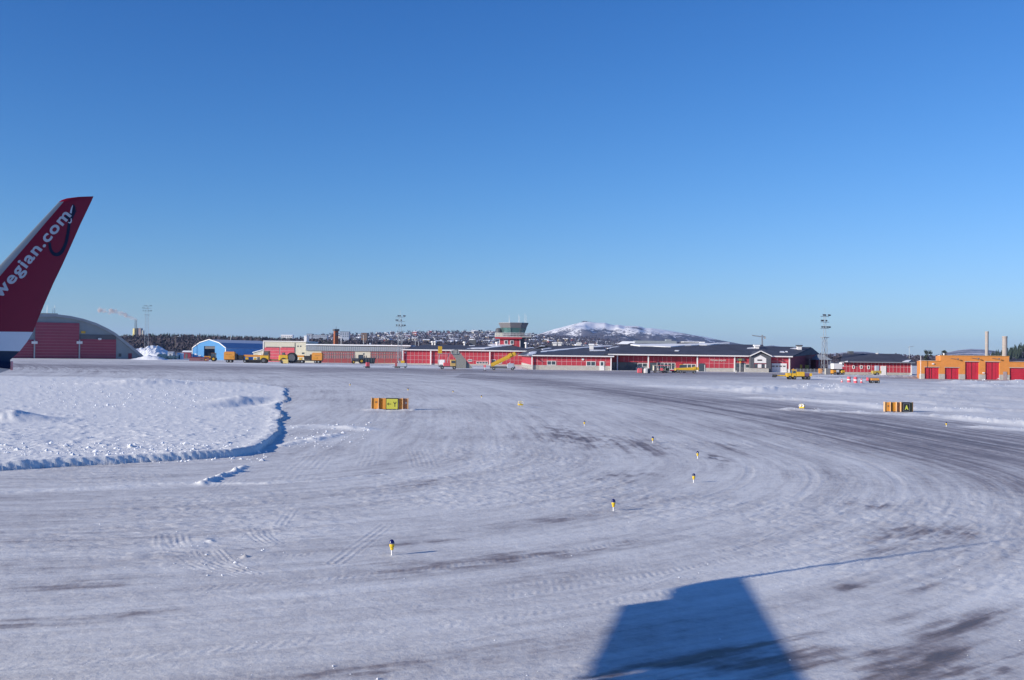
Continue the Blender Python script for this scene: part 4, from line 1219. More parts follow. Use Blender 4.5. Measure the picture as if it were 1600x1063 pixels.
def panel_grid(o, px0, px1, pyt, pyb, Y, stepm, hz, wall_top=None):
    """pale joint strips standing proud of the cladding"""
    x0, x1 = fx(px0, Y), fx(px1, Y)
    pm = (px0 + px1) / 2
    zt, zb = fz(pm, pyt, Y), fz(pm, pyb, Y)
    q = MB()
    n = max(1, round((x1 - x0) / stepm))
    for k in range(1, n):
        x = x0 + (x1 - x0) * k / n
        q.box(x - .04, x + .04, Y - .035, Y + .03, zb, zt)
    for f in hz:
        z = zb + (zt - zb) * f
        q.box(x0, x1, Y - .03, Y + .03, z - .04, z + .04)
    q.build("panel_joint", "joint", o, kind="stuff", world=True)
def window(o, a, b, c, d, Y, n=2, fr="white", sill=True):
    """white framed window with panes set back, over a wall face at Y"""
    pm = (a + b) / 2
    x0, x1 = fx(a, Y), fx(b, Y); z1, z0 = fz(pm, c, Y), fz(pm, d, Y)
    t = .13
    xs = []
    for k in range(n + 1):
        x = x0 + (x1 - x0 - t) * k / n
        xs += [x, x + t]
    f = MB().plate(xs, [z0, z0 + t, z1 - t, z1], lambda i, j: i % 2 == 1 and j == 1, Y - .12, Y + .05).build("window", fr, o, world=True)
    for k in range(n):
        xa = x0 + (x1 - x0 - t) * k / n + t; xb = x0 + (x1 - x0 - t) * (k + 1) / n
        MB().box(xa, xb, Y - .05, Y + .02, z0 + t, z1 - t).build("pane", "glass", f, world=True)
    return f
def entry_door(o, a, b, c, Y, m="white", glass=True, z0=.02, nm="door"):
    pm = (a + b) / 2
    x0, x1 = fx(a, Y), fx(b, Y); z1 = fz(pm, c, Y)
    d = MB().box(x0, x1, Y - .11, Y + .05, z0, z1).build(nm, m, o, world=True)
    if glass:
        w = x1 - x0
        MB().box(x0 + .22 * w, x1 - .22 * w, Y - .13, Y - .113, z0 + (z1 - z0) * .52, z1 - .2).build("pane", "glass", d, world=True)
    MB().box(x1 - .18, x1 - .08, Y - .2, Y - .113, z0 + 1.0, z0 + 1.12).build("handle", "steel", d, world=True)
    return d
def terminal():
    o = thing("terminal_building", "long red airport terminal with white trim and black snow patched roofs", "terminal", (fx(960, 320), 320, 0))
    # ---- left wing
    YL = 370
    zc = fz(730, 569.0, YL)
    e0 = fz(725, 548.4, YL)
    facade_box(o, "base_wall", "conc", 629, 836, 569.0, YL, 40)
    MB().box(fx(629.3, YL), fx(836, YL), YL + .06, YL + 40, zc, e0).build("wall", "red", o, world=True)
    Yp = YL + .06
    panel_grid(o, 629.5, 764.5, 548.6, 568.9, Yp, 1.36, (.30, .62))
    panel_grid(o, 766.5, 835, 548.6, 568.9, Yp, 1.36, (.30, .62))
    x0, x1 = fx(627, YL), fx(838, YL)
    MB().box(x0, x1, YL - .9, YL - .55, e0 - .05, e0 + .32).build("fascia", "white", o, world=True)
    rz = fz(740, 540.5, YL + 26)
    r1, p, n = roof_poly(o, "roof", [(x0, YL - .56, e0 + .05), (x1, YL - .56, e0 + .05), (x1 - 8, YL + 26, rz), (x0 + 6, YL + 26, rz)], "roof")
    roof_poly(o, "roof", [(x0, YL + 54, e0), (x1, YL + 54, e0), (x1 - 8, YL + 26.1, rz), (x0 + 6, YL + 26.1, rz)], "roof")
    snow_on(r1, o, [(727, 546), (735, 545.2), (757, 545.6), (772, 543.2), (790, 541.2), (800, 540), (802, 537.7), (770, 537.8), (762, 539.3), (770, 541.5), (756, 543.5), (738, 543.8)], p, n)
    snow_on(r1, o, [(734, 541), (742, 540.9), (742, 540.2), (733, 540.2)], p, n)
    for px in (629.8, 673.5, 765.6):
        MB().box(fx(px, YL) - .2, fx(px, YL) + .2, YL - .62, YL - .3, 0, e0 - .06).build("downpipe", "white", o, world=True)
    for a, b, c, d, k in ((720, 725.8, 563, 568.6, 1), (731.5, 738, 561.7, 565.3, 2), (744.5, 763, 565.2, 568.8, 4), (768.5, 775, 562, 568.9, 1), (778.5, 784.2, 562.2, 568.6, 1)):
        window(o, a, b, c, d, Yp, k)
    MB().box(fx(686, YL) , fx(695.5, YL), Yp - .08, Yp + .02, fz(690, 568.8, YL), fz(690, 562.2, YL)).build("hatch", "white", o, world=True)
    MB().box(fx(632, YL), fx(634.5, YL), Yp - .08, Yp + .02, fz(633, 552.2, YL), fz(633, 550, YL)).build("sign_plate", "white", o, world=True)
    MB().box(fx(815.5, YL), fx(835, YL), YL - .5, YL + .02, 0, fz(825, 563, YL)).build("annex_wall", "red", o, world=True)
    # roof furniture of the left wing
    for px, py in ((676, 536.5), (680, 535.8), (726, 535), (776.5, 535), (822, 535.8)):
        Yv = YL + 24
        z = rz - .6
        q = MB().tube((fx(px, Yv), Yv, z), (fx(px, Yv), Yv, z + 1.6), .35, .35, 10)
        v = q.build("roof_vent", "white", o, world=True)
        MB().tube((fx(px, Yv), Yv, z + 1.62), (fx(px, Yv), Yv, z + 2.1), .75, .6, 10).build("cowl", "white", v, world=True)
    Yv = YL + 25
    c = MB().box(fx(733.5, Yv), fx(743.5, Yv), Yv, Yv + 3, rz - 1, rz + 2.2).build("plant_room", "darkgrey", o, world=True)
    MB().box(fx(733.2, Yv), fx(740, Yv), Yv - .1, Yv + 3.1, rz + 2.2, rz + 2.6).build("roof_snow", "snow", c, world=True)
    MB().box(fx(660, Yv + 6), fx(672, Yv + 6), Yv + 6, Yv + 9, rz - 2, rz + .4).build("plant_room", "darkgrey", o, world=True)
    # ---- middle wing
    YM = 284.0
    xa, xb = fx(831.5, YM), fx(955.3, YM)
    xl, YB = 3.4, 362.0
    e1 = 3.72
    zc = fz(890, 571.3, YM)
    q = MB().prism([(xa, YM), (xb, YM), (xb, YB), (xl, YB)], -.1, zc); q.build("base_wall", "conc", o, world=True)
    MB().prism([(xa + .05, YM + .06), (xb - .06, YM + .06), (xb - .06, YB - .1), (xl + .05, YB - .1)], zc, e1).build("wall", "red", o, world=True)
    Yp = YM + .06
    panel_grid(o, 832.3, 954.5, 556.8, 571.2, Yp, 1.31, (.42,))
    MB().box(xa - 1.3, xb + .7, YM - 1.0, YM - .65, e1 - .08, e1 + .22).build("fascia", "white", o, world=True)
    d = Vector((xl - xa, YB - YM, 0)).normalized(); nn = Vector((-d.y, d.x, 0))
    MB().slab([Vector((xa, YM, 0)) + nn * 1.3 + Vector((0, -.65, e1 - .08)), Vector((xl, YB, 0)) + nn * 1.3 + Vector((0, 0, e1 - .08)), Vector((xl, YB, 0)) + nn * 1.3 + Vector((0, 0, e1 + .22)), Vector((xa, YM, 0)) + nn * 1.3 + Vector((0, -.65, e1 + .22))], -nn, .3).build("fascia", "white", o, world=True)
    for px in (831.6, 954.9):
        MB().box(fx(px, YM) - .16, fx(px, YM) + .16, YM - .5, YM - .25, 0, e1 - .09).build("corner_post", "white", o, world=True)
    YR = YM + 36
    rz1 = fz(890, 541.2, YR)
    A0 = (xa - 1.4, YM - .66, e1); A1 = (xb + .7, YM - .66, e1); R0 = (xa + 7, YR, rz1); R1 = (xb + .7, YR, rz1)
    r2, p2, n2 = roof_poly(o, "roof", [A0, A1, R1, R0], "roof")
    roof_poly(o, "roof", [(xl - 1.3, YB, e1), (xa - 1.42, YM - .6, e1), (xa + 6.98, YR, rz1), (xl + 6, YB - 10, rz1)], "roof")
    roof_poly(o, "roof", [(xb + .7, YB + 10, e1), (xl - 1.3, YB + 10, e1), (xl + 6, YR + .1, rz1), (xb + .7, YR + .1, rz1)], "roof")
    snow_on(r2, o, [(818, 555.6), (833, 554.5), (838, 550), (832, 550), (826, 553)], p2, n2)
    snow_on(r2, o, [(821, 545.3), (835, 544), (833, 543.3), (823, 544.3)], p2, n2)
    snow_on(r2, o, [(845, 551), (870, 548.5), (900, 545.6), (920, 543.6), (953, 541.5), (957, 540.5), (935, 540.8), (905, 543.5), (890, 545), (868, 546.6), (845, 549.5)], p2, n2)
    snow_on(r2, o, [(848, 547), (862, 545), (858, 544.2), (846, 546)], p2, n2)
    snow_on(r2, o, [(921, 548.7), (946, 548.6), (947, 547.2), (922, 547.4)], p2, n2)
    snow_on(r2, o, [(950, 545.5), (968, 542.5), (962, 542.2), (948, 544.8)], p2, n2)
    snow_on(r2, o, [(843, 541.5), (852, 541.4), (850, 540.9), (843, 541)], p2, n2)
    for a, b, c, dd in ((855, 869, 564, 570.8), (916.5, 931, 564.8, 572.2)):
        window(o, a, b, c, dd, Yp, 2)
    entry_door(o, 937.2, 944.6, 564.8, YM - .02)
    v = MB().xf(Matrix.Translation((fx(911.2, YM), Yp - .02, fz(911.2, 561.6, YM))) @ Matrix.Rotation(math.pi / 2, 4, 'X')).lathe([(.05, 0), (.32, 0), (.32, .12), (.05, .14)], n=14).build("clock", "white", o, world=True)
    for px, Yv in ((867, YR - 2), (874.5, YR - 2), (905, YR + 2)):
        q = MB().box(fx(px, Yv) - .55, fx(px, Yv) + .55, Yv, Yv + 1.2, rz1 - .7, rz1 + .8).build("roof_vent", "white", o, world=True)
        MB().box(fx(px, Yv) - .8, fx(px, Yv) + .8, Yv - .2, Yv + 1.4, rz1 + .8, rz1 + 1.15).build("cowl", "white", q, world=True)
    MB().box(fx(862, YR + 6), fx(868, YR + 6), YR + 6, YR + 8, rz1 - 1.5, rz1 + .6).build("plant_room", "darkgrey", o, world=True)
    # ---- right hall
    YF = 287.6
    e2 = 4.28
    xL, xR = xb - .4, fx(1235, YF)
    xE, YE = fx(1277, 318), 318.0
    zc = fz(1120, 575.3, YF)
    Yg = YF + 1.6            # recessed glazed front under the canopy between px 955 and 1095
    xc = fx(1092, YF)
    # recessed part: dark glass at left, posts, red fascia panels above
    MB().box(xL, xc, Yg + .3, Yg + 10, -.1, e2).build("wall", "red", o, world=True)
    MB().prism([(xc, YF), (xR, YF), (xE, YE), (xE - 6, YE + 4), (xc, YE + 4)], -.1, zc).build("base_wall", "conc", o, world=True)
    MB().prism([(xc + .05, YF + .06), (xR - .05, YF + .06), (xE - .06, YE), (xE - 6, YE + 3.9), (xc + .05, YE + 3.9)], zc, e2).build("wall", "red", o, world=True)
    # the angled end wall rises to its own eave
    d = Vector((xE - xR, YE - YF, 0)).normalized(); nn = Vector((d.y, -d.x, 0))
    zE = 5.3
    MB().slab([Vector((xR, YF, -.1)) + nn * .03, Vector((xE, YE, -.1)) + nn * .03, Vector((xE, YE, zE)) + nn * .03, Vector((xR, YF, e2)) + nn * .03], nn, .12).build("end_wall", "reddark", o, world=True)  # darker red puts the shade of this wall into its colour
    MB().slab([Vector((xR, YF, e2 - .02)) + nn * .5, Vector((xE, YE, zE)) + nn * .5, Vector((xE, YE, zE + .3)) + nn * .5, Vector((xR, YF, e2 + .28)) + nn * .5], -nn, .3).build("fascia", "white", o, world=True)
    q = MB()
    for k in range(1, 24):
        b = Vector((xR, YF, 0)).lerp(Vector((xE, YE, 0)), k / 24) + nn * .15
        zt = e2 + (zE - e2) * k / 24
        q.slab([b - d * .035, b + d * .035, b + d * .035 + Vector((0, 0, zt - .1)), b - d * .035 + Vector((0, 0, zt - .1))], nn, .03)
    q.build("panel_joint", "reddark", o, kind="stuff", world=True)  # joints take the same shade-darkened red
    Yp = YF + .06
    panel_grid(o, 1101, 1147, 557.8, 575.2, Yp, 1.27, (.42,))
    panel_grid(o, 1149, 1172, 557.8, 575.2, Yp, 1.3, (.45,))
    panel_grid(o, 1206, 1232, 557.8, 567.5, Yp, 1.6, (.3,))
    q = MB()
    for a, b in ((968, 1012), (1015, 1056), (1058, 1088)):
        x_0, x_1 = fx(a, Yg), fx(b, Yg)
        MB().box(x_0, x_1, Yg - .0, Yg + .28, fz(1020, 566.2, Yg) , e2 - .35).build("canopy_panel", "red", o, world=True)
        n_ = round((x_1 - x_0) / 1.3)
        for k in range(1, n_):
            x = x_0 + (x_1 - x_0) * k / n_
            q.box(x - .035, x + .035, Yg - .03, Yg - .003, fz(1020, 566, Yg), e2 - .4)
        z = fz(1020, 561, Yg)
    q.build("panel_joint", "joint", o, kind="stuff", world=True)
    # glazing under the canopy panels, low concrete sill walls
    def pane_run(a, b, c, dd, n):
        window(o, a, b, c, dd, Yg + .3, n)
    MB().box(fx(957, Yg), fx(996, Yg), Yg + .1, Yg + .25, .05, fz(975, 566.3, Yg)).build("glass_screen", "glass", o, world=True)
    for k in range(4):
        px = 957 + k * 12.5
        MB().box(fx(px, Yg) - .06, fx(px, Yg) + .06, Yg + .02, Yg + .098, .05, fz(975, 566.3, Yg)).build("mullion", "darkgrey", o, world=True)
    pane_run(996.5, 1012, 567.4, 574, 2)
    MB().box(fx(994, Yg), fx(1015, Yg), Yg - .1, Yg + .29, 0, fz(1004, 574.3, Yg)).build("sill_wall", "conc", o, world=True)
    MB().box(fx(1016, Yg), fx(1026, Yg), Yg + .1, Yg + .28, .05, fz(1021, 567, Yg)).build("sliding_door", "glass", o, world=True)
    pane_run(1026.5, 1055.5, 567, 577.6, 5)
    MB().box(fx(1056.3, Yg), fx(1067, Yg), Yg + .08, Yg + .28, .4, e2 - .4).build("wall_panel", "red", o, world=True)
    pane_run(1067.5, 1087.5, 569, 576, 3)
    MB().box(fx(1065, Yg), fx(1089, Yg), Yg - .1, Yg + .29, 0, fz(1077, 576.2, Yg)).build("sill_wall", "conc", o, world=True)
    for px in (965, 1013.4, 1090):
        x = fx(px, YF)
        MB().box(x - .16, x + .16, YF - .12, YF + .2, 0, e2 - .12).build("canopy_post", "white", o, world=True)
    for px in (1148, 1233.6):
        x = fx(px, YF)
        MB().box(x - .17, x + .17, YF - .2, YF - .02, 0, e2 - .12).build("corner_post", "white", o, world=True)
    MB().box(xL - .2, fx(1172, YF), YF - .9, YF - .6, e2 - .1, e2 + .22).build("fascia", "white", o, world=True)
    MB().box(fx(1205, YF), xR + .5, YF - .9, YF - .6, e2 - .1, e2 + .22).build("fascia", "white", o, world=True)
    # dark gate beside the canopy, entrance doors, garage door
    MB().box(fx(1091.8, YF), fx(1101, YF), YF - .1, YF + .05, .05, fz(1096, 568, YF)).build("dark_gate", "glass", o, world=True)
    MB().box(fx(1101.1, YF), fx(1102, YF), YF - .12, YF + .04, .0, fz(1096, 570, YF)).build("door_jamb", "white", o, world=True)
    for a, b in ((1149.3, 1155.8), (1157, 1163.2)):
        entry_door(o, a, b, 567.5, YF - .01, "darkgrey", True)
    MB().box(fx(1155.9, YF), fx(1156.9, YF), YF - .16, YF + .04, 0, fz(1156, 567.5, YF)).build("door_jamb", "white", o, world=True)
    MB().box(fx(1163.3, YF), fx(1164.2, YF), YF - .16, YF + .04, 0, fz(1156, 567.5, YF)).build("door_jamb", "white", o, world=True)
    window(o, 1165, 1172, 569, 575.6, Yp, 1)
    MB().box(fx(1151.2, YF), fx(1163, YF), YF - .35, YF - .1, fz(1157, 564, YF), fz(1157, 560.3, YF)).build("sign_board", "darkgrey", o, world=True)
    MB().box(fx(1154, YF), fx(1159, YF), YF - .39, YF - .355, fz(1157, 563.6, YF), fz(1157, 560.8, YF)).build("sign_face", mat("green_sign", (.25, .28, .10), .5), o, world=True)
    MB().xf(Matrix.Translation((fx(1156.6, YF), YF - .55, fz(1156.6, 566.3, YF)))).lathe([(.1, -.25), (.3, -.1), (.3, .2), (.1, .28)], n=10).build("wall_lamp", "orange", o, world=True)
    g = MB().box(fx(1206, YF), fx(1229.5, YF), YF - .14, YF + .05, .02, fz(1217, 568, YF)).build("garage_door", "white", o, world=True)
    for k in range(4):
        c = 1206.6 + k * 5.6
        MB().box(fx(c, YF), fx(c + 4, YF), YF - .17, YF - .143, fz(1217, 573.4, YF), fz(1217, 571.6, YF)).build("pane", "glass", g, world=True)
    for k in range(1, 4):
        z = fz(1217, 568, YF) * k / 4
        MB().box(fx(1206.2, YF), fx(1229.3, YF), YF - .155, YF - .142, z - .02, z + .02).build("panel_line", "conc", g, world=True)
    # gabled dark entrance bay
    YG = YF - 1.8
    def gx(p): return fx(p, YG)
    def gz(py): return fz(1188, py, YG)
    eg = gz(558.2); ap = gz(550.0)
    MB().yprism([(gx(1173), -.05), (gx(1205), -.05), (gx(1205), eg), (gx(1188.5), ap - .25), (gx(1173), eg)], YG, YF + .02).build("gable_bay", "darkgrey", o, world=True)
    MB().yprism([(gx(1179), gz(567.5)), (gx(1197.5), gz(567.5)), (gx(1197.5), gz(560.2)), (gx(1188.5), gz(555.3)), (gx(1179), gz(560.2))], YG - .08, YG - .004).build("gable_panel", "white", o, world=True)
    MB().box(gx(1183.5), gx(1191), YG - .12, YG - .083, gz(564), gz(562)).build("name_plate", "signblack", o, world=True)
    MB().box(gx(1178.5), gx(1197.8), YG - .06, YG - .004, gz(575.4), gz(567.9)).build("window_band", "reddark", o, world=True)
    for a, b, m_ in ((1178.9, 1183.6, "glass"), (1184.2, 1190, "white"), (1190.6, 1195, "glass"), (1195.4, 1197.5, "white")):
        MB().box(gx(a), gx(b), YG - .1, YG - .063, gz(575), gz(569.2)).build("pane", m_, o, world=True)
    MB().box(gx(1164), gx(1201), YG - .5, YG - .063, -.02, gz(575.8)).build("sill_wall", "conc", o, world=True)
    for s, (pa, za, pb, zb) in ((0, (1171.5, 557.6, 1188.5, 549.4)), (1, (1206, 557.6, 1188.5, 549.4))):
        a = Vector((gx(pa), YG - .5, gz(za))); b = Vector((gx(pb), YG - .5, gz(zb)))
        nrm = Vector((-(b.z - a.z), 0, b.x - a.x)); nrm = nrm if nrm.z > 0 else -nrm
        MB().slab([a, b, b + Vector((0, .3, 0)), a + Vector((0, .3, 0))], nrm, .26).build("barge_board", "white", o, world=True)
    gr = []
    for pa, za, pb, zb in ((1171.5, 557.6, 1188.5, 549.4), (1206, 557.6, 1188.5, 549.4)):
        a = Vector((gx(pa), YG - .2, gz(za))); b = Vector((gx(pb), YG - .2, gz(zb)))
        r, pp, nnn = roof_poly(o, "roof", [a, b, b + Vector((0, 9, 0)), a + Vector((0, 9, 0))], "roof", .12)
        gr.append((r, pp, nnn))
    # lettering on the wall
    v, f = text_mesh("Kiruna airport", 1.0, .012)
    xs = [p[0] for p in v]; sx = (fx(1134.8, YF) - fx(1110.8, YF)) / (max(xs) - min(xs))
    zb = fz(1122, 564.3, YF)
    q = MB()
    hgt = .62
    for (a, b, c) in [(0, 0, 0)]:
        V1 = [(fx(1110.8, YF) + (p[0] - min(xs)) * sx, Yp - .12, zb + p[1] * hgt * 1.25) for p in v]
        q.add(V1, f)
    lt = q.build("lettering", "letters", o, world=True, kind="stuff")
    md = lt.modifiers.new("s", 'SOLIDIFY'); md.thickness = .05
    # main roof of the right hall
    YR = YF + 20
    rz2 = fz(1100, 539.0, YR)
    zq = fz(1168, 536.2, YR)
    A0 = Vector((xL - 1.2, YF - .62, e2)); 
    xr1 = fx(1192, YR)
    Vx = fx(1203, YF - .62)
    r3, p3, n3 = roof_poly(o, "roof", [A0, (Vx, YF - .62, e2), (xr1, YR, rz2 + .0), (fx(985, YR), YR, rz2)], "roof")
    roof_poly(o, "roof", [(fx(985, YR), YR + .1, rz2), (xr1, YR + .1, rz2), (xr1 + 4, YR + 22, e2), (fx(985, YR), YR + 22, e2)], "roof")
    roof_poly(o, "roof", [A0 + Vector((-.02, 0, 0)), (fx(985, YR) - .02, YR, rz2), (fx(985, YR) - .02, YR + 22, e2), A0 + Vector((-2, 40, 0))], "roof")
    # lower right roof with hipped end
    YR2 = YF + 17
    z3 = fz(1230, 543.2, YR2)
    h0 = (fx(1186, YR2), YR2, z3); h1 = (fx(1268, YR2 + 4), YR2 + 4, z3)
    r4, p4, n4 = roof_poly(o, "roof", [(Vx + .02, YF - .62, e2), (xR + .5, YF - .62, e2), h1, h0], "roof")
    roof_poly(o, "roof", [(xR + .52, YF - .6, e2 + .02), Vector((xE, YE, zE)) + nn * .5, (h1[0] + .02, h1[1], z3)], "roof")
    roof_poly(o, "roof", [(h0[0], h0[1] + .1, z3), (h1[0], h1[1] + .1, z3), (xE, YE + 6, e2), (h0[0], YE + 6, e2)], "roof")
    MB().prism([(xr1 - .2, YF + 6), (xr1 + .02, YF + 6), (xr1 + .02, YR + 15), (xr1 - .2, YR + 15)], e2 - .5, e2 + .5).build("roof_step", "roof", o, world=True)
    snow_on(r3, o, [(985, 539.6), (1000, 541.5), (1030, 542.2), (1048, 542.8), (1062, 541.5), (1085, 540.3), (1110, 539.8), (1125, 538.3), (1140, 537.6), (1140, 536.6), (1100, 537.8), (1060, 538.6), (1010, 538.8), (990, 538.4)], p3, n3, .25)
    snow_on(r3, o, [(1054, 548.9), (1060, 549.1), (1062, 548), (1055, 547.8)], p3, n3)
    snow_on(r3, o, [(1167, 545.2), (1180, 545.0), (1178, 543.7), (1168, 544.1)], p3, n3)
    snow_on(r4, o, [(1218, 551), (1226, 551.2), (1225, 549.6), (1219, 549.5)], p4, n4)
    snow_on(r4, o, [(1227, 550.4), (1231, 550.6), (1230, 549.2), (1227, 549.2)], p4, n4)
    snow_on(r4, o, [(1234, 545.6), (1244, 545.9), (1248, 544.6), (1240, 543.9), (1235, 544.4)], p4, n4)
    # plant on the ridge and vents
    Yv = YR + 2
    c = MB().box(fx(993, Yv), fx(1057, Yv), Yv, Yv + 6, rz2 - 2, fz(1025, 532.8, Yv)).build("plant_room", "greyroof", o, world=True)
    MB().box(fx(1042, Yv), fx(1050, Yv), Yv + 1, Yv + 4, fz(1046, 532.8, Yv), fz(1046, 530.5, Yv)).build("plant_tower", "greyroof", c, world=True)
    MB().frustum([(fx(966, Yv), Yv), (fx(992.5, Yv), Yv), (fx(992.5, Yv), Yv + 4), (fx(966, Yv), Yv + 4)], [(fx(974, Yv), Yv + 1), (fx(992, Yv), Yv + 1), (fx(992, Yv), Yv + 3), (fx(974, Yv), Yv + 3)], fz(980, 538, Yv), fz(980, 533.5, Yv)).build("roof_snow", "snow", c, world=True)
    MB().box(fx(1062, Yv), fx(1092, Yv), Yv, Yv + 5, rz2 - 2, fz(1077, 535.2, Yv)).build("plant_room", "darkgrey", o, world=True)
    MB().box(fx(1068, Yv), fx(1092, Yv), Yv - .1, Yv + 5.1, fz(1077, 535.2, Yv), fz(1077, 534, Yv)).build("roof_snow", "snow", o, world=True)
    for px, pt, Yv, hw in ((924.5, 537.5, YR - 3, .55), (1097.5, 534.3, YR + 1, .5), (1183, 539, YF + 12, .6), (1249.5, 539.2, YF + 14, .6)):
        z = fz(px, pt, Yv)
        q = MB().box(fx(px, Yv) - hw, fx(px, Yv) + hw, Yv, Yv + 1.1, z - 1.8, z - .4).build("roof_vent", "white", o, world=True)
        MB().box(fx(px, Yv) - hw * 1.4, fx(px, Yv) + hw * 1.4, Yv - .2, Yv + 1.3, z - .4, z).build("cowl", "darkgrey" if px > 1200 else "snow", q, world=True)
    # rear roofs filling between the wings
    MB().box(fx(838, 372), fx(955, 372), 372, 384, -.1, fz(890, 545, 372)).build("rear_wall", "darkgrey", o, world=True)
    for px in (880, 893.5, 907, 914, 921, 955, 958, 1054):
        Yv = 345
        MB().tube((fx(px, Yv), Yv, 4), (fx(px, Yv), Yv, fz(px, 533.8, Yv)), .08, .05, 6).build("aerial", "steel", o, world=True)
terminal()

# ------------------------------------------------------------------ control tower
def control_tower():
    Y = 400.0
    X = fx(802, Y)
    o = thing("control_tower", "control tower with slanted dark glass cab over a red shaft", "control tower", (X, Y, 0))
    def lx(p): return fx(p, Y) - X
    def lz(py): return fz(802, py, Y)
    x0, x1 = lx(780), lx(813)
    MB().box(x0, x1, 0, 7, 0, lz(529.8)).build("shaft", "red", o)
    MB().prism([(x1 + .02, .3), (lx(820), 3), (lx(820), 7), (x1 + .02, 7)], 0, lz(527.5)).build("stair_shaft", "darkgrey", o)
    q = MB()
    for k in range(1, 5):
        q.box(x0 + (x1 - x0) * k / 5 - .04, x0 + (x1 - x0) * k / 5 + .04, -.04, .02, 4, lz(530))
    q.build("panel_joint", "joint", o, kind="stuff")
    for a in (x0, x1 - .25):
        MB().box(a, a + .25, -.1, -.003, 2, lz(530)).build("corner_strip", "white", o)
    for a, b in ((788, 793.7), (797, 803)):
        f = MB().box(lx(a), lx(b), -.14, -.005, lz(538.4), lz(532)).build("window", "white", o)
        MB().box(lx(a) + .22, lx(b) - .22, -.18, -.143, lz(538.4) + .2, lz(532) - .2).build("pane", "glass", f)
    MB().box(lx(773.5), lx(815.5), -1.2, 8, lz(529.6), lz(527)).build("gallery_edge", "red", o)
    MB().box(lx(773), lx(830), -1.4, 8.2, lz(526.95), lz(526.2)).build("gallery_deck", "white", o)
    MB().box(lx(816), lx(830), -.6, 8, lz(528.6), lz(527)).build("gallery_underside", "darkgrey", o)
    # railing
    q = MB(); zt, zb = lz(520.6), lz(526.2)
    ra = [(lx(773.3), -1.3), (lx(829.5), -1.3), (lx(829.5), 8), (lx(773.3), 8)]
    for (a, b), (c, d) in zip(ra, ra[1:] + ra[:1]):
        n = max(3, int(math.dist((a, b), (c, d)) / .55))
        for k in range(n):
            t = k / n
            q.tube((a + (c - a) * t, b + (d - b) * t, zb), (a + (c - a) * t, b + (d - b) * t, zt), .04, .04, 4)
        for zz in (zt, (zt + zb) / 2):
            q.tube((a, b, zz), (c, d, zz), .06, .06, 5)
    q.build("railing", "white", o, kind="stuff")
    MB().box(lx(774), lx(786), -1.24, -1.18, zb + .1, zt - .1).build("rail_panel", "cream", o)
    # octagonal cab, edge turned to the viewer
    cx, cy = lx(802), 3.6
    n = 8
    def ring(r, z, ph=math.radians(22.5 + 10)):
        return [(cx + r * math.cos(ph + 2 * math.pi * i / n), cy + r * math.sin(ph + 2 * math.pi * i / n) * .85) for i in range(n)]
    rb = 17.8 * Y / F; rm = 20.6 * Y / F; rt = 24.2 * Y / F
    MB().frustum(ring(rb * .97, 0), ring(rb, 0), lz(526.1), lz(520.0)).build("cab_base", "darkgrey", o)
    b, t = ring(rb, 0), ring(rm, 0)
    for i in range(n):
        j = (i + 1) % n
        A, B = Vector((*b[i], lz(520))), Vector((*b[j], lz(520)))
        C, D = Vector((*t[j], lz(512.4))), Vector((*t[i], lz(512.4)))
        nn = (B - A).cross(D - A)
        MB().slab([A, B, C, D], -nn, .1).build("cab_window", "greenglass", o)
        MB().tube(A, D, .12, .12, 6).build("cab_post", "darkgrey", o)
    MB().frustum(ring(rm * 1.01, 0), ring(rt, 0), lz(512.3), lz(504.8)).build("cab_hood", mat("tower_hood", (.20, .19, .20), .5), o)
    MB().frustum(ring(rt * 1.01, 0), ring(rt * 1.0, 0), lz(504.75), lz(504.1)).build("cab_roof", "greyroof", o)
    MB().frustum(ring(rb * .9, 0), ring(rm * .9, 0), lz(520), lz(512.5)).build("cab_interior", "darkgrey", o)
    for px, top in ((795, 492), (796, 496), (810, 491), (811.5, 494), (820, 489), (822, 492)):
        MB().tube((lx(px), 3.5, lz(504.3)), (lx(px), 3.5, lz(top)), .06, .04, 5).build("aerial", "white", o)
    q = MB().lathe([(.2, 0), (1.3, 0), (1.3, 1.5), (.9, 2), (.2, 2.1)], (lx(779), 5, lz(521)), 14).build("radome", "darkgrey", o)
    MB().tube((lx(824), 4, 6), (lx(824), 4, lz(526)), .15, .15, 6).build("gallery_post", "steel", o)
control_tower()

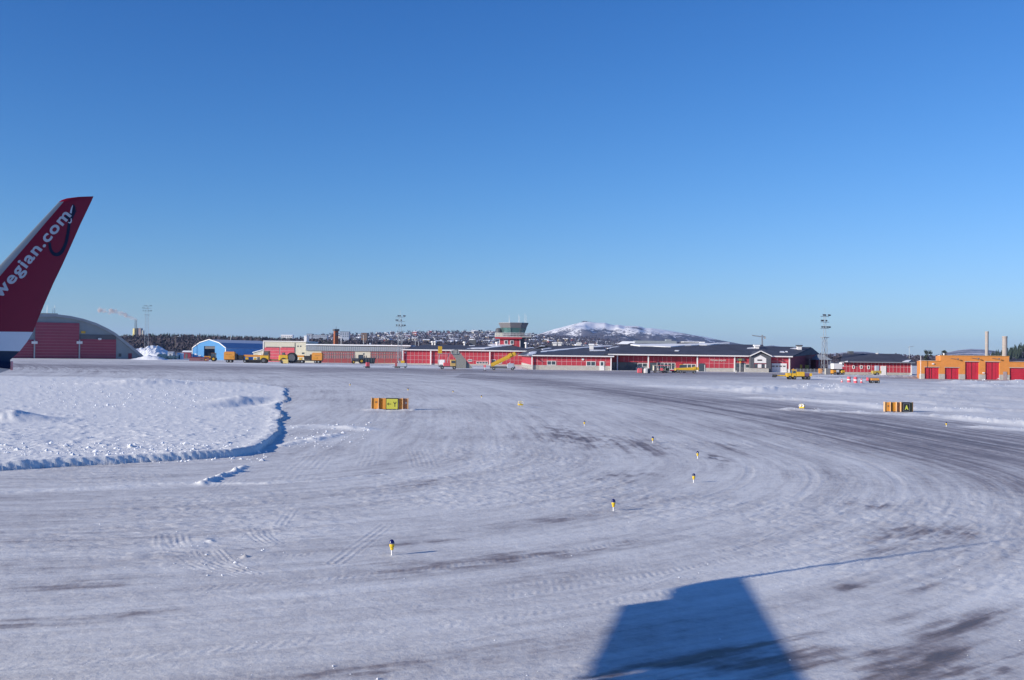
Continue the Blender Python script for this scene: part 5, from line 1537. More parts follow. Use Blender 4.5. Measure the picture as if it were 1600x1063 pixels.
# ------------------------------------------------------------------ right side: tent shelter, red building, orange fire station
def right_buildings():
    Y = 300
    o = thing("entrance_canopy", "grey tent shaped canopy against the dark end wall", "canopy", (fx(1287, Y), Y, 0))
    x0, x1 = fx(1277.5, Y), fx(1301, Y)
    zb, zt = fz(1289, 562.5, Y), fz(1289, 554.5, Y)
    MB().frustum([(x0, Y), (x1, Y), (x1, Y + 8), (x0, Y + 8)], [(x0 + 1.2, Y + 3), (x0 + 2.6, Y + 3), (x0 + 2.6, Y + 5), (x0 + 1.2, Y + 5)], zb, zt).build("roof", "greyroof", o, world=True)
    MB().box(x0 + .2, x1 - .6, Y + 2, Y + 7.5, 0, zb - .02).build("wall", "reddark", o, world=True)
    for px in (1281, 1299):
        MB().tube((fx(px, Y), Y + .5, 0), (fx(px, Y), Y + .5, zb), .1, .1, 6).build("post", "steel", o, world=True)
    # red building
    Y = 262
    o = thing("red_building", "low red barn like building with black roof and small windows", "building", (fx(1372, Y), Y, 0))
    x0, x1 = fx(1316, Y), fx(1424.5, Y)
    e = fz(1372, 566.3, Y); zc = fz(1372, 582.2, Y)
    MB().prism([(x0, Y), (x1, Y), (x1 + 5, Y + 14), (x0 + 5, Y + 14)], -.1, zc).build("base_wall", "conc", o, world=True)
    MB().prism([(x0 + .04, Y + .05), (x1 - .04, Y + .05), (x1 + 4.9, Y + 14), (x0 + 5, Y + 14)], zc, e).build("wall", "red", o, world=True)
    panel_grid(o, 1317, 1424, 566.6, 582, Y + .05, .9, (.55,))
    rz = fz(1372, 554.3, Y + 7.5)
    a = [(x0 - .6, Y - .7, e - .02), (x1 + .6, Y - .7, e - .02), (x1 - .2, Y + 7.5, rz), (x0 + 2.6, Y + 7.5, rz)]
    r, p, n = roof_poly(o, "roof", a, "roof")
    roof_poly(o, "roof", [(x0 + 4.6, Y + 15, e - .02), (x1 + 5.6, Y + 15, e - .02), (x1 - .2, Y + 7.6, rz), (x0 + 2.6, Y + 7.6, rz)], "roof")
    roof_poly(o, "roof", [(x1 + .61, Y - .7, e - .02), (x1 + 5.61, Y + 15, e - .02), (x1 - .18, Y + 7.55, rz)], "roof", .15)
    MB().box(x0 - .6, x1 + .6, Y - .95, Y - .72, e - .12, e + .12).build("fascia", "steel", o, world=True)
    MB().box(x1 - .2, x1 + .1, Y - .12, Y - .01, 0, e - .15).build("corner_post", "white", o, world=True)
    snow_on(r, o, [(1410, 565.8), (1420, 566), (1424, 563), (1416, 563.6)], p, n)
    snow_on(r, o, [(1320, 565.6), (1325, 565.8), (1324, 564.6)], p, n)
    for a, b, c, d in ((1332, 1335.8, 571.3, 576.3), (1344, 1348, 571.3, 576.3), (1355.3, 1359.3, 571.6, 577), (1367.5, 1373.5, 571.5, 577.5)):
        window(o, a, b, c, d, Y + .05, 1)
    MB().box(fx(1376.3, Y), fx(1384.8, Y), Y - .1, Y + .06, -.02, fz(1380, 572, Y)).build("door", "white", o, world=True)
    Yv = Y + 7.5
    MB().box(fx(1325.5, Yv), fx(1332.5, Yv), Yv - .7, Yv + .7, rz - 1, fz(1329, 549, Yv)).build("chimney", "darkgrey", o, world=True)
    MB().box(fx(1369, Yv), fx(1371.5, Yv), Yv - .4, Yv + .4, rz - .3, fz(1370, 552, Yv)).build("roof_vent", "white", o, world=True)
    for px, top in ((1372, 548), (1421, 541)):
        MB().tube((fx(px, Yv), Yv, rz - 2), (fx(px, Yv), Yv, fz(px, top, Yv)), .05, .04, 5).build("aerial", "steel", o, world=True)
    MB().xf(Matrix.Translation((fx(1421, Yv), Yv, fz(1421, 543, Yv)))).tube((-.4, 0, 0), (1.3, 0, .35), .05, .04, 5).build("wind_vane", "steel", o, world=True)
    # fire station
    Y = 219.0
    o = thing("fire_station", "orange fire station with tall and low red folding doors", "fire station", (fx(1510, Y), Y, 0))
    def z(py, px=1510): return fz(px, py, Y)
    zb = fz(1510, 585, Y)
    blocks = [(1438, 1469.6, 564.6), (1469.6, 1577, 556.6), (1577, 1700, 566.8)]
    opens = [(1445.2, 1467.8, 574.2), (1476.8, 1499, 574.8), (1508.4, 1530.2, 565.6), (1540, 1562.2, 565.8), (1578, 1616, 575.3)]
    T = .5
    for i, (a, b, t) in enumerate(blocks):
        zt = fz((a + b) / 2, t, Y)
        x0, x1 = fx(a, Y), fx(b, Y)
        ops = sorted([(fx(p, Y), fx(q, Y), fz((p + q) / 2, r, Y)) for p, q, r in opens if p >= a and p < b])
        xs = [x0]
        for p, q, r in ops: xs += [p, q]
        xs.append(x1)
        zs = sorted({round(r, 3) for _, _, r in ops}); zs = [zb] + zs + [zt]
        hs = [zb] + [0] * 0
        def hole(ii, jj, ops=ops, zs=zs):
            return ii % 2 == 1 and zs[jj + 1] <= ops[ii // 2][2] + .01
        MB().plate(xs, zs, hole, Y, Y + T).build("wall", "orangewall", o, world=True)
        cur = x0
        for p, q, r in ops + [(x1, x1, 0)]:
            if p - cur > .01: MB().box(cur, p, Y - .03, Y + T, -.1, zb - .001).build("base_wall", "conc", o, world=True)
            cur = q
        MB().prism([(x0, Y + T + .001), (x1, Y + T + .001), (x1 + 6.3, Y + 18), (x0 + 6.3, Y + 18)], zt - .3, zt - .002).build("roof_deck", "orangewall", o, world=True)
        MB().prism([(x0 + .5, Y + .9), (x1 - .3, Y + .9), (x1 + 5.6, Y + 17), (x0 + 6.3, Y + 17)], zt + .002, zt + .12).build("roof_snow", "snow", o, world=True)
        MB().box(x0 - .05, x1 + .05, Y - .08, Y + .25, zt + .001, zt + .1).build("coping", "amber", o, world=True)
        for xx in (x0, x1 - T):
            MB().prism([(xx, Y + T + .001), (xx + T, Y + T + .001), (xx + T + 6.3, Y + 18), (xx + 6.3, Y + 18)], -.1, zt - .302).build("side_wall", "orangewall", o, world=True)
    for i, (p, q, r) in enumerate(opens):
        x0, x1, zt = fx(p, Y), fx(q, Y), fz((p + q) / 2, r, Y)
        n = 4 if i < 4 else 1
        for k in range(n):
            a, b = x0 + (x1 - x0) * k / n + .02, x0 + (x1 - x0) * (k + 1) / n - .02
            lf = MB().box(a, b, Y + .22 + (.02 if k % 2 else 0), Y + .32, .04, zt).build("door_leaf", "reddoor", o, world=True)
            if n == 1:
                s = MB()
                for m_ in range(1, 6): s.box(a + .02, b - .02, Y + .17, Y + .218, zt * m_ / 6 - .03, zt * m_ / 6 + .03)
                s.build("door_rib", "reddoor", lf, kind="stuff", world=True)
            elif k in (1,):
                MB().box(b - .03, b + .05, Y + .19, Y + .235, .06, zt - .05).build("meeting_strip", "signblack", lf, world=True)
        MB().box(x0 - .1, x1 + .1, Y - .06, Y - .002, zt, zt + .12).build("door_head", "conc", o, world=True)
    MB().box(fx(1567.5, Y), fx(1573.3, Y), Y - .1, Y - .035, .02, fz(1570, 581, Y)).build("door", mat("mauve_door", (.38, .30, .30), .6), o, world=True)
    for px, py in ((1492, 561.2), (1524, 560.6), (1556, 561)):
        c = Vector((fx(px, Y), Y, fz(px, py, Y)))
        wl = MB().tube(c + Vector((-.8, -.02, .1)), c + Vector((.4, -.5, 0)), .04, .04, 6).build("wall_lamp", "darkgrey", o, world=True)
        MB().lathe([(.05, -.12), (.2, -.05), (.16, .1), (.05, .14)], c + Vector((.5, -.5, 0)), 10).build("lamp_head", "darkgrey", wl, world=True)
    for px, py in ((1458, 568.7), (1537, 582.8)):
        MB().box(fx(px, Y) - .2, fx(px, Y) + .2, Y - .2, Y - .005, fz(px, py, Y) - .12, fz(px, py, Y) + .12).build("wall_lamp", "white", o, world=True)
    MB().tube((fx(1475, Y + 2), Y + 2, fz(1475, 557, Y)), (fx(1475, Y + 2), Y + 2, fz(1475, 552, Y)), .14, .14, 8).build("roof_vent", "white", o, world=True)
    MB().tube((fx(1439, Y - 1), Y - 1, 0), (fx(1439, Y - 1), Y - 1, fz(1439, 556.5, Y)), .06, .05, 6).build("flag_pole", "white", o, world=True)
right_buildings()
def silo(px, wpx, top, Y, label, bot=40):
    o = thing("concrete_chimney", label, "chimney", (fx(px, Y), Y, 0), 0)
    r = wpx / 2 * Y / F; zt = fz(px, top, Y)
    MB().lathe([(r, 0), (r, zt * .97), (r * 1.0, zt)], n=20).build("shaft", "concsilo", o, smooth=False)
    q = MB(); n = int(zt / 7)
    for k in range(1, n):
        q.lathe([(r * 1.001, -.25), (r * 1.04, -.2), (r * 1.04, .2), (r * 1.001, .25)], (0, 0, zt * k / n), 20)
    q.build("ring_joint", "conc", o, kind="stuff")
    MB().lathe([(r * .8, 0), (r * 1.08, 0), (r * 1.08, 1.2), (r * .8, 1.2)], (0, 0, zt), 20).build("rim", "concsilo", o)
silo(1542, 5.2, 520.5, 800, "taller slender concrete chimney behind the fire station")
silo(1570, 7.4, 528, 820, "shorter thicker concrete chimney at the right behind the fire station")

# tower crane far behind the terminal
def tower_crane():
    Y = 900; px = 1191
    o = thing("tower_crane", "distant tower crane poking above the terminal roof", "crane", (fx(px, Y), Y, 0))
    z = fz(px, 526.5, Y); k = Y / F
    MB().box(-.6, .6, -.6, .6, 0, z + 1.5).build("mast", "steel", o)
    MB().xf(Matrix.Translation((0, 0, z)) @ Matrix.Rotation(math.radians(7), 4, 'Y')).box(-16 * k, 0, -.4, .4, -.4, .45).build("jib", "steel", o)
    MB().xf(Matrix.Translation((0, 0, z))).box(0.61, 5 * k, -.4, .4, -.4, .5).build("counter_jib", "steel", o)
    MB().box(3 * k, 5 * k, -.8, .8, z - 1.6, z - .42).build("counterweight", "conc", o)
tower_crane()

# two trees by the fire station
def tree(px, Y, top, wpx, label, seed, name="pine_tree"):
    r = random.Random(seed)
    z = fz(px, top, Y); R = wpx / 2 * Y / F
    o = thing(name, label, "tree", (fx(px, Y), Y, 0), 0)
    q = MB().tube((0, 0, -.1), (R * .1, 0, z * .55), .28, .18, 8).tube((R * .1, 0, z * .55), (0, 0, z * .95), .18, .04, 8)
    for k in range(16):
        a = r.uniform(0, 6.28); h = z * r.uniform(.3, .9)
        q.tube((0, 0, h), (R * .8 * math.cos(a), R * .8 * math.sin(a), h + r.uniform(-.2, .8)), .07, .02, 5)
    q.build("trunk", "bark", o)
    c = MB()
    clumps = []
    for k in range(26):
        t = r.random() ** .8
        zz = z * (.28 + .70 * t); rr = R * (1 - .55 * t ** 2) * r.uniform(.25, .95)
        a = r.uniform(0, 6.28)
        clumps.append((rr * math.cos(a), rr * math.sin(a), zz, R * r.uniform(.22, .4)))
    for (x, y, zz, s) in clumps:
        for _ in range(90):
            d = Vector((r.gauss(0, 1), r.gauss(0, 1), r.gauss(0, .8)))
            d = d.normalized() * s * r.random() ** .4
            p = Vector((x, y, zz)) + d; l = r.uniform(.10, .26)
            u = Vector((r.uniform(-1, 1), r.uniform(-1, 1), r.uniform(-1, 1))).normalized(); w = u.orthogonal().normalized()
            c.add([p - u * l, p + w * l * .5, p + u * l], [(0, 1, 2)])
    c.build("crown", mat("pine_crown", (.055, .07, .05), .9, var=.35, scale=.8), o)
tree(1450, 300, 546, 17, "dark bushy pine standing left behind the fire station", 1)
tree(1475, 330, 548, 14, "smaller round pine showing over the fire station's low wing", 2)

# ------------------------------------------------------------------ vehicles
def wheels(o, lst, r, w=.45, hub="steel"):
    for x, y in lst:
        t = MB().wheel((x, y, r), r, w).build("wheel", "dark", o)
        MB().wheel((x, y, r), r * .48, w + .06, 12).build("rim", hub, t)
def sweeper_truck(px, py, mirror, label):
    d = F * H / (py - yh(px))
    o = thing("runway_sweeper", label, "snow sweeper", (fx(px, d), d, 0), 0.06 if not mirror else -.05, "runway sweepers parked by the garages")
    s = -1 if mirror else 1
    def B(x0, x1, *r):
        a, b = s * x0, s * x1
        return MB().box(min(a, b), max(a, b), *r)
    # blower box (engine module) at one end
    e = B(-6.2, -2.6, -1.25, 1.25, 1.1, 3.5).build("engine_module", "orange", o)
    B(-6.0, -2.8, -1.15, 1.15, 3.5, 3.75).build("roof_cap", "orange", e)
    B(-4.6, -3.0, -1.3, -1.253, 1.5, 2.3).build("louvre", "amber", e)
    B(-5.6, -3.6, -1.29, -1.253, 2.7, 2.8).build("stripe", "brown", e)
    B(-2.5, -1.9, -1.2, 1.2, .9, 3.1).build("bulkhead", "dark", o)
    B(-6.2, 8.0, -.5, .5, .8, 1.1).build("chassis", "darkgrey", o)
    B(-1.8, .2, -.9, .9, 1.15, 2.6).build("hose_drum", "dark", o)
    B(.4, 7.6, -.6, .6, 2.05, 2.75).build("gooseneck", "orange", o)
    B(7.2, 8.2, -.8, .8, 1.12, 3.0).build("drawbar_head", "darkgrey", o)
    B(1.0, 2.0, -1.0, -.2, 1.15, 1.85).build("fan_housing", "yellow", o)
    B(3.9, 4.6, -1.0, -.2, 1.15, 1.75).build("valve_box", "yellow", o)
    B(.3, 7.1, -1.05, -.9, .42, 1.05).build("side_skirt", "dark", o)
    B(5.0, 7.0, -.85, -.3, 1.12, 2.0).build("engine_bay", "darkgrey", o)
    MB().xf(Matrix.Translation((s * 3.6, 0, .55)) @ Matrix.Rotation(s * .35, 4, 'Z') @ Matrix.Rotation(math.pi / 2, 4, 'Y')).lathe([(.1, -2.4), (.55, -2.4), (.55, 2.4), (.1, 2.4)], n=16).build("brush", "dark", o)
    wheels(o, [(s * -5.0, -1.0), (s * -3.9, -1.0), (s * -5.0, 1.0), (s * -3.9, 1.0), (s * 7.4, -.95), (s * 7.4, .95), (s * .9, -1.0), (s * .9, 1.0)], .52)
sweeper_truck(380, 567.0, False, "orange towed runway sweeper with its engine box at the left end")
sweeper_truck(477.5, 567.6, True, "orange towed runway sweeper with its engine box at the right end")
def wheel_loader(px, py, label, rz=0, m="yellow"):
    d = F * H / (py - yh(px))
    o = thing("wheel_loader", label, "wheel loader", (fx(px, d), d, 0), rz, "wheel loaders")
    MB().bbox(-4.8, -2.0, -1.1, 1.1, 1.3, 2.6, .12).build("engine_hood", m, o)
    MB().box(-2.0, 2.6, -.6, .6, .9, 1.5).build("frame", "brown", o)
    c = MB().frustum([(-4.0, -.95), (-1.9, -.95), (-1.9, .95), (-4.0, .95)], [(-3.7, -.85), (-2.1, -.85), (-2.1, .85), (-3.7, .85)], 2.6, 4.0).build("cab", "brown", o)
    MB().box(-3.55, -2.25, -.97, -.94, 2.85, 3.75).build("cab_window", "glass", c)
    MB().box(-3.9, -1.9, -.95, .95, 4.0, 4.15).build("cab_roof", "darkgrey", c)
    MB().bbox(1.2, 4.4, -1.1, 1.1, 1.2, 2.9, .25).build("rear_body", m, o)
    MB().box(2.2, 3.0, -.5, .5, 2.9, 3.7).build("exhaust_stack", "darkgrey", o)
    MB().xf(Matrix.Translation((5.4, 0, 2.0))).wheel((0, 0, 0), 1.75, 1.1, 22).build("blower_drum", "dark", o)
    MB().xf(Matrix.Translation((5.4, -.7, 2.0))).wheel((0, 0, 0), 1.2, .5, 18).build("blower_rotor", "darkgrey", o)
    MB().box(3.0, 4.6, -2.4, -1.5, .2, 1.5).build("bucket", mat("pale_yellow_bucket", (.62, .48, .18), .6), o)
    MB().tube((2.0, -1.2, 1.6), (3.4, -1.9, .9), .14, .14, 6).build("lift_arm", m, o)
    wheels(o, [(-3.6, -1.15), (-3.6, 1.15), (2.8, -1.2), (2.8, 1.2)], .98, .6, "darkgrey")
wheel_loader(431, 568.6, "yellow loader with a large dark snow blower drum in front of the red doors")
def plough_tractor(px, py, label, m, blade=True, rz=0, hood="darkgrey"):
    d = F * H / (py - yh(px))
    o = thing("plough_tractor", label, "tractor", (fx(px, d), d, 0), rz, "tractors with ploughs")
    MB().bbox(-2.6, -.2, -.55, .55, 1.0, 1.95, .1).build("hood", hood, o)
    c = MB().frustum([(-.2, -.85), (1.7, -.85), (1.7, .85), (-.2, .85)], [(0, -.75), (1.5, -.75), (1.5, .75), (0, .75)], 1.2, 3.0).build("cab", "glass", o)
    MB().box(-.1, 1.65, -.85, .85, 3.0, 3.18).build("cab_roof", m, c)
    for x, y in ((-.1, -.8), (1.6, -.8), (-.1, .8), (1.6, .8)):
        MB().tube((x, y, 1.2), (x * .92 + .04, y * .94, 3.0), .07, .07, 6).build("cab_pillar", "darkgrey", c)
    MB().box(-2.4, 1.6, -.35, .35, .7, 1.0).build("chassis", "darkgrey", o)
    MB().tube((-1.0, .5, 1.9), (-1.0, .5, 3.0), .07, .07, 8).build("exhaust_stack", "darkgrey", o)
    if blade:
        pr = [(0, .05), (.25, .5), (.3, 1.0), (.05, 1.5), (-.08, 1.5), (.15, 1.0), (.1, .5), (-.12, .05)]
        MB().xf(Matrix.Translation((-4.6, 0, .05)) @ Matrix.Rotation(math.radians(68), 4, 'Z')).yprism(pr, -4.2, 4.2).build("plough_blade", mat("plough_maroon", (.10, .03, .05), .6), o)
        for y in (-.4, .4): MB().tube((-2.4, y, .6), (-4.3, y * 1.25, .7), .12, .12, 6).build("push_arm", "darkgrey", o)
    wheels(o, [(.9, -.95), (.9, .95)], .92, .5, "yellow"); wheels(o, [(-1.9, -.85), (-1.9, .85)], .6, .4, "yellow")
plough_tractor(331, 564.8, "dark tractor with wide maroon plough blade in the blue hall doorway", "brown", True, .1, "amber")
plough_tractor(561, 568.4, "dark tractor with white front loader before the cream garage gable", "darkgrey", False, .25)
def dump_trailer(px, py, label):
    d = F * H / (py - yh(px))
    o = thing("skip_container", label, "container", (fx(px, d), d, 0), .05)
    MB().frustum([(-2.3, -1), (2.1, -1), (2.1, 1), (-2.3, 1)], [(-2.6, -1.2), (2.5, -1.2), (2.5, 1.2), (-2.6, 1.2)], .25, 2.0).build("body", mat("dark_blue_green", (.03, .06, .08), .6), o)
    MB().box(-2.7, 2.6, -1.28, 1.28, 2.0, 2.14).build("rim", "darkgrey", o)
    for x in (-1.8, -.8, .2, 1.2, 2.0):
        MB().box(x, x + .14, -1.3, -1.1, .3, 1.98).build("rib", "darkgrey", o)
    MB().box(-2.1, 2.0, -.9, .9, 0, .24).build("skid", "dark", o)
    for x in (-1.6, -.9): MB().tube((x, 0, 2.1), (x, 0, 2.9), .18, .18, 8).build("lifting_lug", "darkgrey", o)
dump_trailer(576.5, 568.2, "dark open skip right of the tractor by the garages")
def cart(px, py, label, body, L=1.8, Hh=1.3, rz=0, name="equipment_cart", cat="cart", extra=None, group=None):
    d = F * H / (py - yh(px))
    o = thing(name, label, cat, (fx(px, d), d, 0), rz, group)
    MB().box(-L / 2, L / 2, -.6, .6, .35, .5).build("deck", "darkgrey", o)
    MB().bbox(-L / 2 + .05, L / 2 - .05, -.55, .55, .5, Hh, .06).build("body", body, o)
    MB().tube((-L / 2, 0, .42), (-L / 2 - .7, 0, .35), .05, .05, 6).build("drawbar", "darkgrey", o)
    wheels(o, [(-L * .32, -.55), (-L * .32, .55), (L * .32, -.55), (L * .32, .55)], .24, .16)
    if extra: extra(o)
    return o
cart(575, 575.4, "small red trolley alone on the apron below the garages", "pinkred", 1.0, 1.5, .3)
cart(620, 575.2, "small dark red trolley left of the mast foot", mat("dull_red", (.30, .08, .09), .7), .8, 1.6)
def ex1(o):
    MB().box(-.4, .6, -.1, .1, 1.35, 2.0).build("signal_board", "yellow", o)
    for x in (-.3, .5): MB().tube((x, 0, 1.1), (x, 0, 1.4), .05, .05, 6).build("board_leg", "steel", o)
cart(629, 575.4, "grey work cart with upright yellow board at the mast foot", "bluegrey", 2.6, 1.35, 0, extra=ex1)

# passenger stair truck (seen from its shaded back) with yellow box
def stair_truck():
    px, py = 709, 577.3
    d = F * H / (py - yh(px)); k = d / F
    o = thing("passenger_stairs", "passenger stair truck with dark tarpaulin cover and yellow box on its top platform", "stair truck", (fx(px, d), d, 0), .1)
    MB().box(-3.8, 2.2, -1.0, 1.0, .55, .85).build("chassis", "darkgrey", o)
    MB().bbox(-2.6, -.9, -1.0, 1.0, .85, 1.7, .1).build("engine_cover", "pinkred", o)
    c = MB().bbox(-.8, .6, -1.05, 1.05, .85, 2.5, .1).build("cab", mat("ochre_cab", (.55, .38, .14), .6), o)
    MB().box(-.6, .4, -1.08, -1.052, 1.6, 2.2).build("cab_window", "glass", c)
    MB().xprism([(-1.1, .3), (1.1, .3), (1.0, 2.6), (-1.0, 2.6)], .65, 3.2).build("stair_tarpaulin", "tarp", o)
    MB().yprism([(.65, .35), (5.0, .35), (2.2, 3.6), (1.0, 5.2), (-1.0, 4.7), (.65, 2.6)], -.7, .7).build("stair_flight", "tarp", o)
    MB().box(-4.2, 1.0, -.9, .9, 3.9, 4.05).build("platform", "steel", o)
    MB().box(-4.0, -3.0, -.6, .6, 4.06, 5.9).build("platform_box", "yellow", o)
    for x in (-3.9, -1.6):
        MB().tube((x, 0, .85), (x + .3, 0, 3.9), .1, .1, 6).build("lift_strut", "steel", o)
    for x in (-2, -.6, .6, 1.2):
        MB().tube((x, -.85, 4.05), (x, -.85, 5.1), .04, .04, 5).build("rail_post", "steel", o)
    MB().tube((-2.2, -.85, 5.1), (1.3, -.85, 5.2), .04, .04, 5).build("handrail", "steel", o)
    wheels(o, [(-2.9, -.95), (-2.9, .95), (.2, -.95), (.2, .95)], .42, .28)
    w = thing("box_trailer", "white box trailer parked left behind the stair truck", "trailer", (fx(690.5, 322), 322, 0))
    MB().bbox(-1.0, 1.0, -1, 1, .55, 2.1, .08).build("body", "white", w)
    MB().box(-1.0, 1.0, -.9, .9, .4, .54).build("chassis", "darkgrey", w)
    wheels(w, [(-.1, -.95), (-.1, .95)], .32, .2)
stair_truck()
def belt_loader(px, py, label, tilt, L, m="yellow", rz=0.0, group=None):
    d = F * H / (py - yh(px))
    o = thing("belt_loader", label, "belt loader", (fx(px, d), d, 0), rz, group)
    R_ = Matrix.Translation((-L * .45, 0, .9)) @ Matrix.Rotation(-tilt, 4, 'Y')
    MB().xf(R_).box(0, L, -.55, .55, -.2, .25).build("conveyor_frame", m, o)
    MB().xf(R_).box(.1, L - .1, -.42, .42, .251, .33).build("conveyor_belt", "dark", o)
    MB().xf(R_).box(.2, L - .2, -.6, -.551, .05, .75).build("side_guard", m, o)
    MB().xf(R_).tube((L, -.56, 0), (L, .56, 0), .22, .22, 10).build("end_roller", "darkgrey", o)
    MB().xf(R_).box(L * .72, L * .84, -.75, -.61, .1, .95).build("lamp_panel", m, o)
    MB().bbox(-L * .5, L * .4, -.85, .85, .4, .95, .08).build("chassis", "darkgrey", o)
    if tilt > .2: MB().bbox(L * .12, L * .36, -.95, .95, .5, 1.75, .1).build("driver_box", "bluegrey", o)
    else: o.scale = (.85, .9, .75)
    MB().tube((L * .1, 0, .95), (L * .22, 0, 2.0), .1, .1, 6).build("lift_ram", "steel", o)
    wheels(o, [(-L * .36, -.85), (-L * .36, .85), (L * .3, -.85), (L * .3, .85)], .38, .25)
belt_loader(788, 578.6, "yellow belt loader with its conveyor raised steeply to the right", .47, 7.2)
belt_loader(1075, 583.2, "low yellow belt loader parked before the right hall canopy", .06, 6.0, "yellow", -.06)
def tug(px, py, label, m, rz=0, group="baggage tugs"):
    d = F * H / (py - yh(px))
    o = thing("baggage_tug", label, "tug", (fx(px, d), d, 0), rz, group)
    MB().bbox(-1.5, 1.4, -.75, .75, .4, 1.15, .12).build("body", m, o)
    c = MB().frustum([(-.3, -.7), (1.1, -.7), (1.1, .7), (-.3, .7)], [(-.1, -.62), (1.0, -.62), (1.0, .62), (-.1, .62)], 1.15, 1.95).build("cab", "glass", o)
    MB().box(-.2, 1.1, -.68, .68, 1.95, 2.05).build("cab_roof", m, c)
    wheels(o, [(-.95, -.7), (-.95, .7), (.9, -.7), (.9, .7)], .36, .24)
tug(1064, 582.4, "yellow baggage tug at the left end of the low belt loader", "yellow", 0)
def bag_cart(px, py, label, m, rz):
    d = F * H / (py - yh(px))
    o = thing("baggage_cart", label, "baggage cart", (fx(px, d), d, 0), rz, "baggage carts before the canopy")
    MB().box(-1.4, 1.4, -.7, .7, .4, .55).build("deck", "darkgrey", o)
    for x in (-1.35, 1.35):
        for y in (-.65, .65): MB().tube((x, y, .55), (x, y, 1.75), .05, .05, 6).build("post", "steel", o)
    MB().box(-1.45, 1.45, -.72, .72, 1.75, 1.83).build("roof", m, o)
    MB().box(-1.4, -1.34, -.6, .6, .55, 1.6).build("end_panel", m, o)
    q = MB().bbox(-1.0, -.2, -.4, .3, .56, 1.15, .08).build("load", m, o)
    wheels(o, [(-1.0, -.6), (-1.0, .6), (1.0, -.6), (1.0, .6)], .24, .16)
bag_cart(1030, 582.5, "pale baggage cart at the left of the group before the canopy", "cream", .1)
bag_cart(1038, 582.8, "red roofed baggage cart in the middle of the group before the canopy", "pinkred", -.15)
bag_cart(1047, 582.6, "olive baggage cart at the right of the group before the canopy", mat("olive_paint", (.34, .30, .14), .6), .2)
def bin_(px, py, label, m, w=1.6):
    d = F * H / (py - yh(px))
    o = thing("baggage_container", label, "container", (fx(px, d), d, 0), .05, "containers by the canopy")
    MB().yprism([(-w / 2, .2), (w / 2, .2), (w / 2, 1.65), (-w / 2 + .2, 1.65), (-w / 2, 1.3)], -.7, .7).build("shell", m, o)
    MB().box(-w / 2 - .03, w / 2 + .03, -.73, .73, .08, .2).build("base", "darkgrey", o)
    MB().box(-w / 2 + .25, w / 2 - .15, -.74, -.703, .35, 1.5).build("door", m, o)
    MB().box(-.04, .04, -.77, -.743, .35, 1.5).build("door_bar", "steel", o)
    o.scale = (.9, .8, .72)
_BS = .78
bin_(999.8, 583.6, "bright red container leftmost of the four before the canopy", "pinkcone", 1.0)
bin_(1004.2, 583.6, "dark container next to the red one", "darkgrey", .8)
bin_(1009.2, 583.8, "white container in the row before the canopy", "white", .8)
bin_(1013.6, 583.8, "charcoal container at the right end of the row", mat("charcoal2", (.07, .075, .09), .6), .8)

def airport_truck():
    px, py = 1241, 593.2
    d = F * H / (py - yh(px))
    o = thing("airport_truck", "bright yellow airport truck with plough boom pointing left on the apron", "truck", (fx(px, d), d, 0), -.06)
    MB().box(-2.2, 4.6, -.5, .5, .6, .85).build("chassis", "darkgrey", o)
    MB().bbox(-2.4, -.9, -1.15, 1.15, .7, 1.7, .12).build("hood", "yellow", o)
    c = MB().frustum([(-.9, -1.15), (.6, -1.15), (.6, 1.15), (-.9, 1.15)], [(-.5, -1.05), (.5, -1.05), (.5, 1.05), (-.5, 1.05)], .7, 2.6).build("cab", "yellow", o)
    MB().slab([(-.62, -1.13, 1.65), (.3, -1.13, 1.65), (.25, -1.09, 2.35), (-.45, -1.09, 2.35)], (0, -1, .1), .03).build("cab_window", "glass", c)
    MB().slab([(-.86, -.95, 1.55), (-.86, .95, 1.55), (-.6, .9, 2.4), (-.6, -.9, 2.4)], (-1, 0, .3), .03).build("windscreen", "glass", c)
    MB().tube((-.2, 0, 2.62), (-.2, 0, 2.85), .15, .12, 8).build("beacon", "orange", c)
    MB().bbox(.65, 3.0, -1.15, 1.15, .9, 2.05, .1).build("load_body", "yellow", o)
    MB().box(3.02, 4.4, -1.1, 1.1, .75, 1.7).build("rear_unit", mat("plum_machinery", (.12, .07, .14), .6), o)
    MB().xprism([(-1.1, .9), (1.1, .9), (1.1, 1.3), (-1.1, 1.7)], 4.42, 5.2).build("tail_hopper", "yellow", o)
    q = MB().box(-5.4, -2.42, -.7, .7, .85, 1.15)
    q.build("boom", "yellow", o)
    MB().xf(Matrix.Translation((-5.9, 0, .85)) @ Matrix.Rotation(math.radians(12), 4, 'Z')).yprism([(-.15, -.35), (.12, -.2), (.2, .35), (.05, .4), (-.02, -.1)], -1.5, 1.5).build("plough_blade", "dark", o)
    wheels(o, [(-1.4, -1.1), (-1.4, 1.1), (.0, -1.1), (.0, 1.1), (3.1, -1.1), (3.1, 1.1), (4.2, -1.1), (4.2, 1.1)], .5, .35, 'darkgrey')
    o.scale = (.62, .66, .72)
airport_truck()
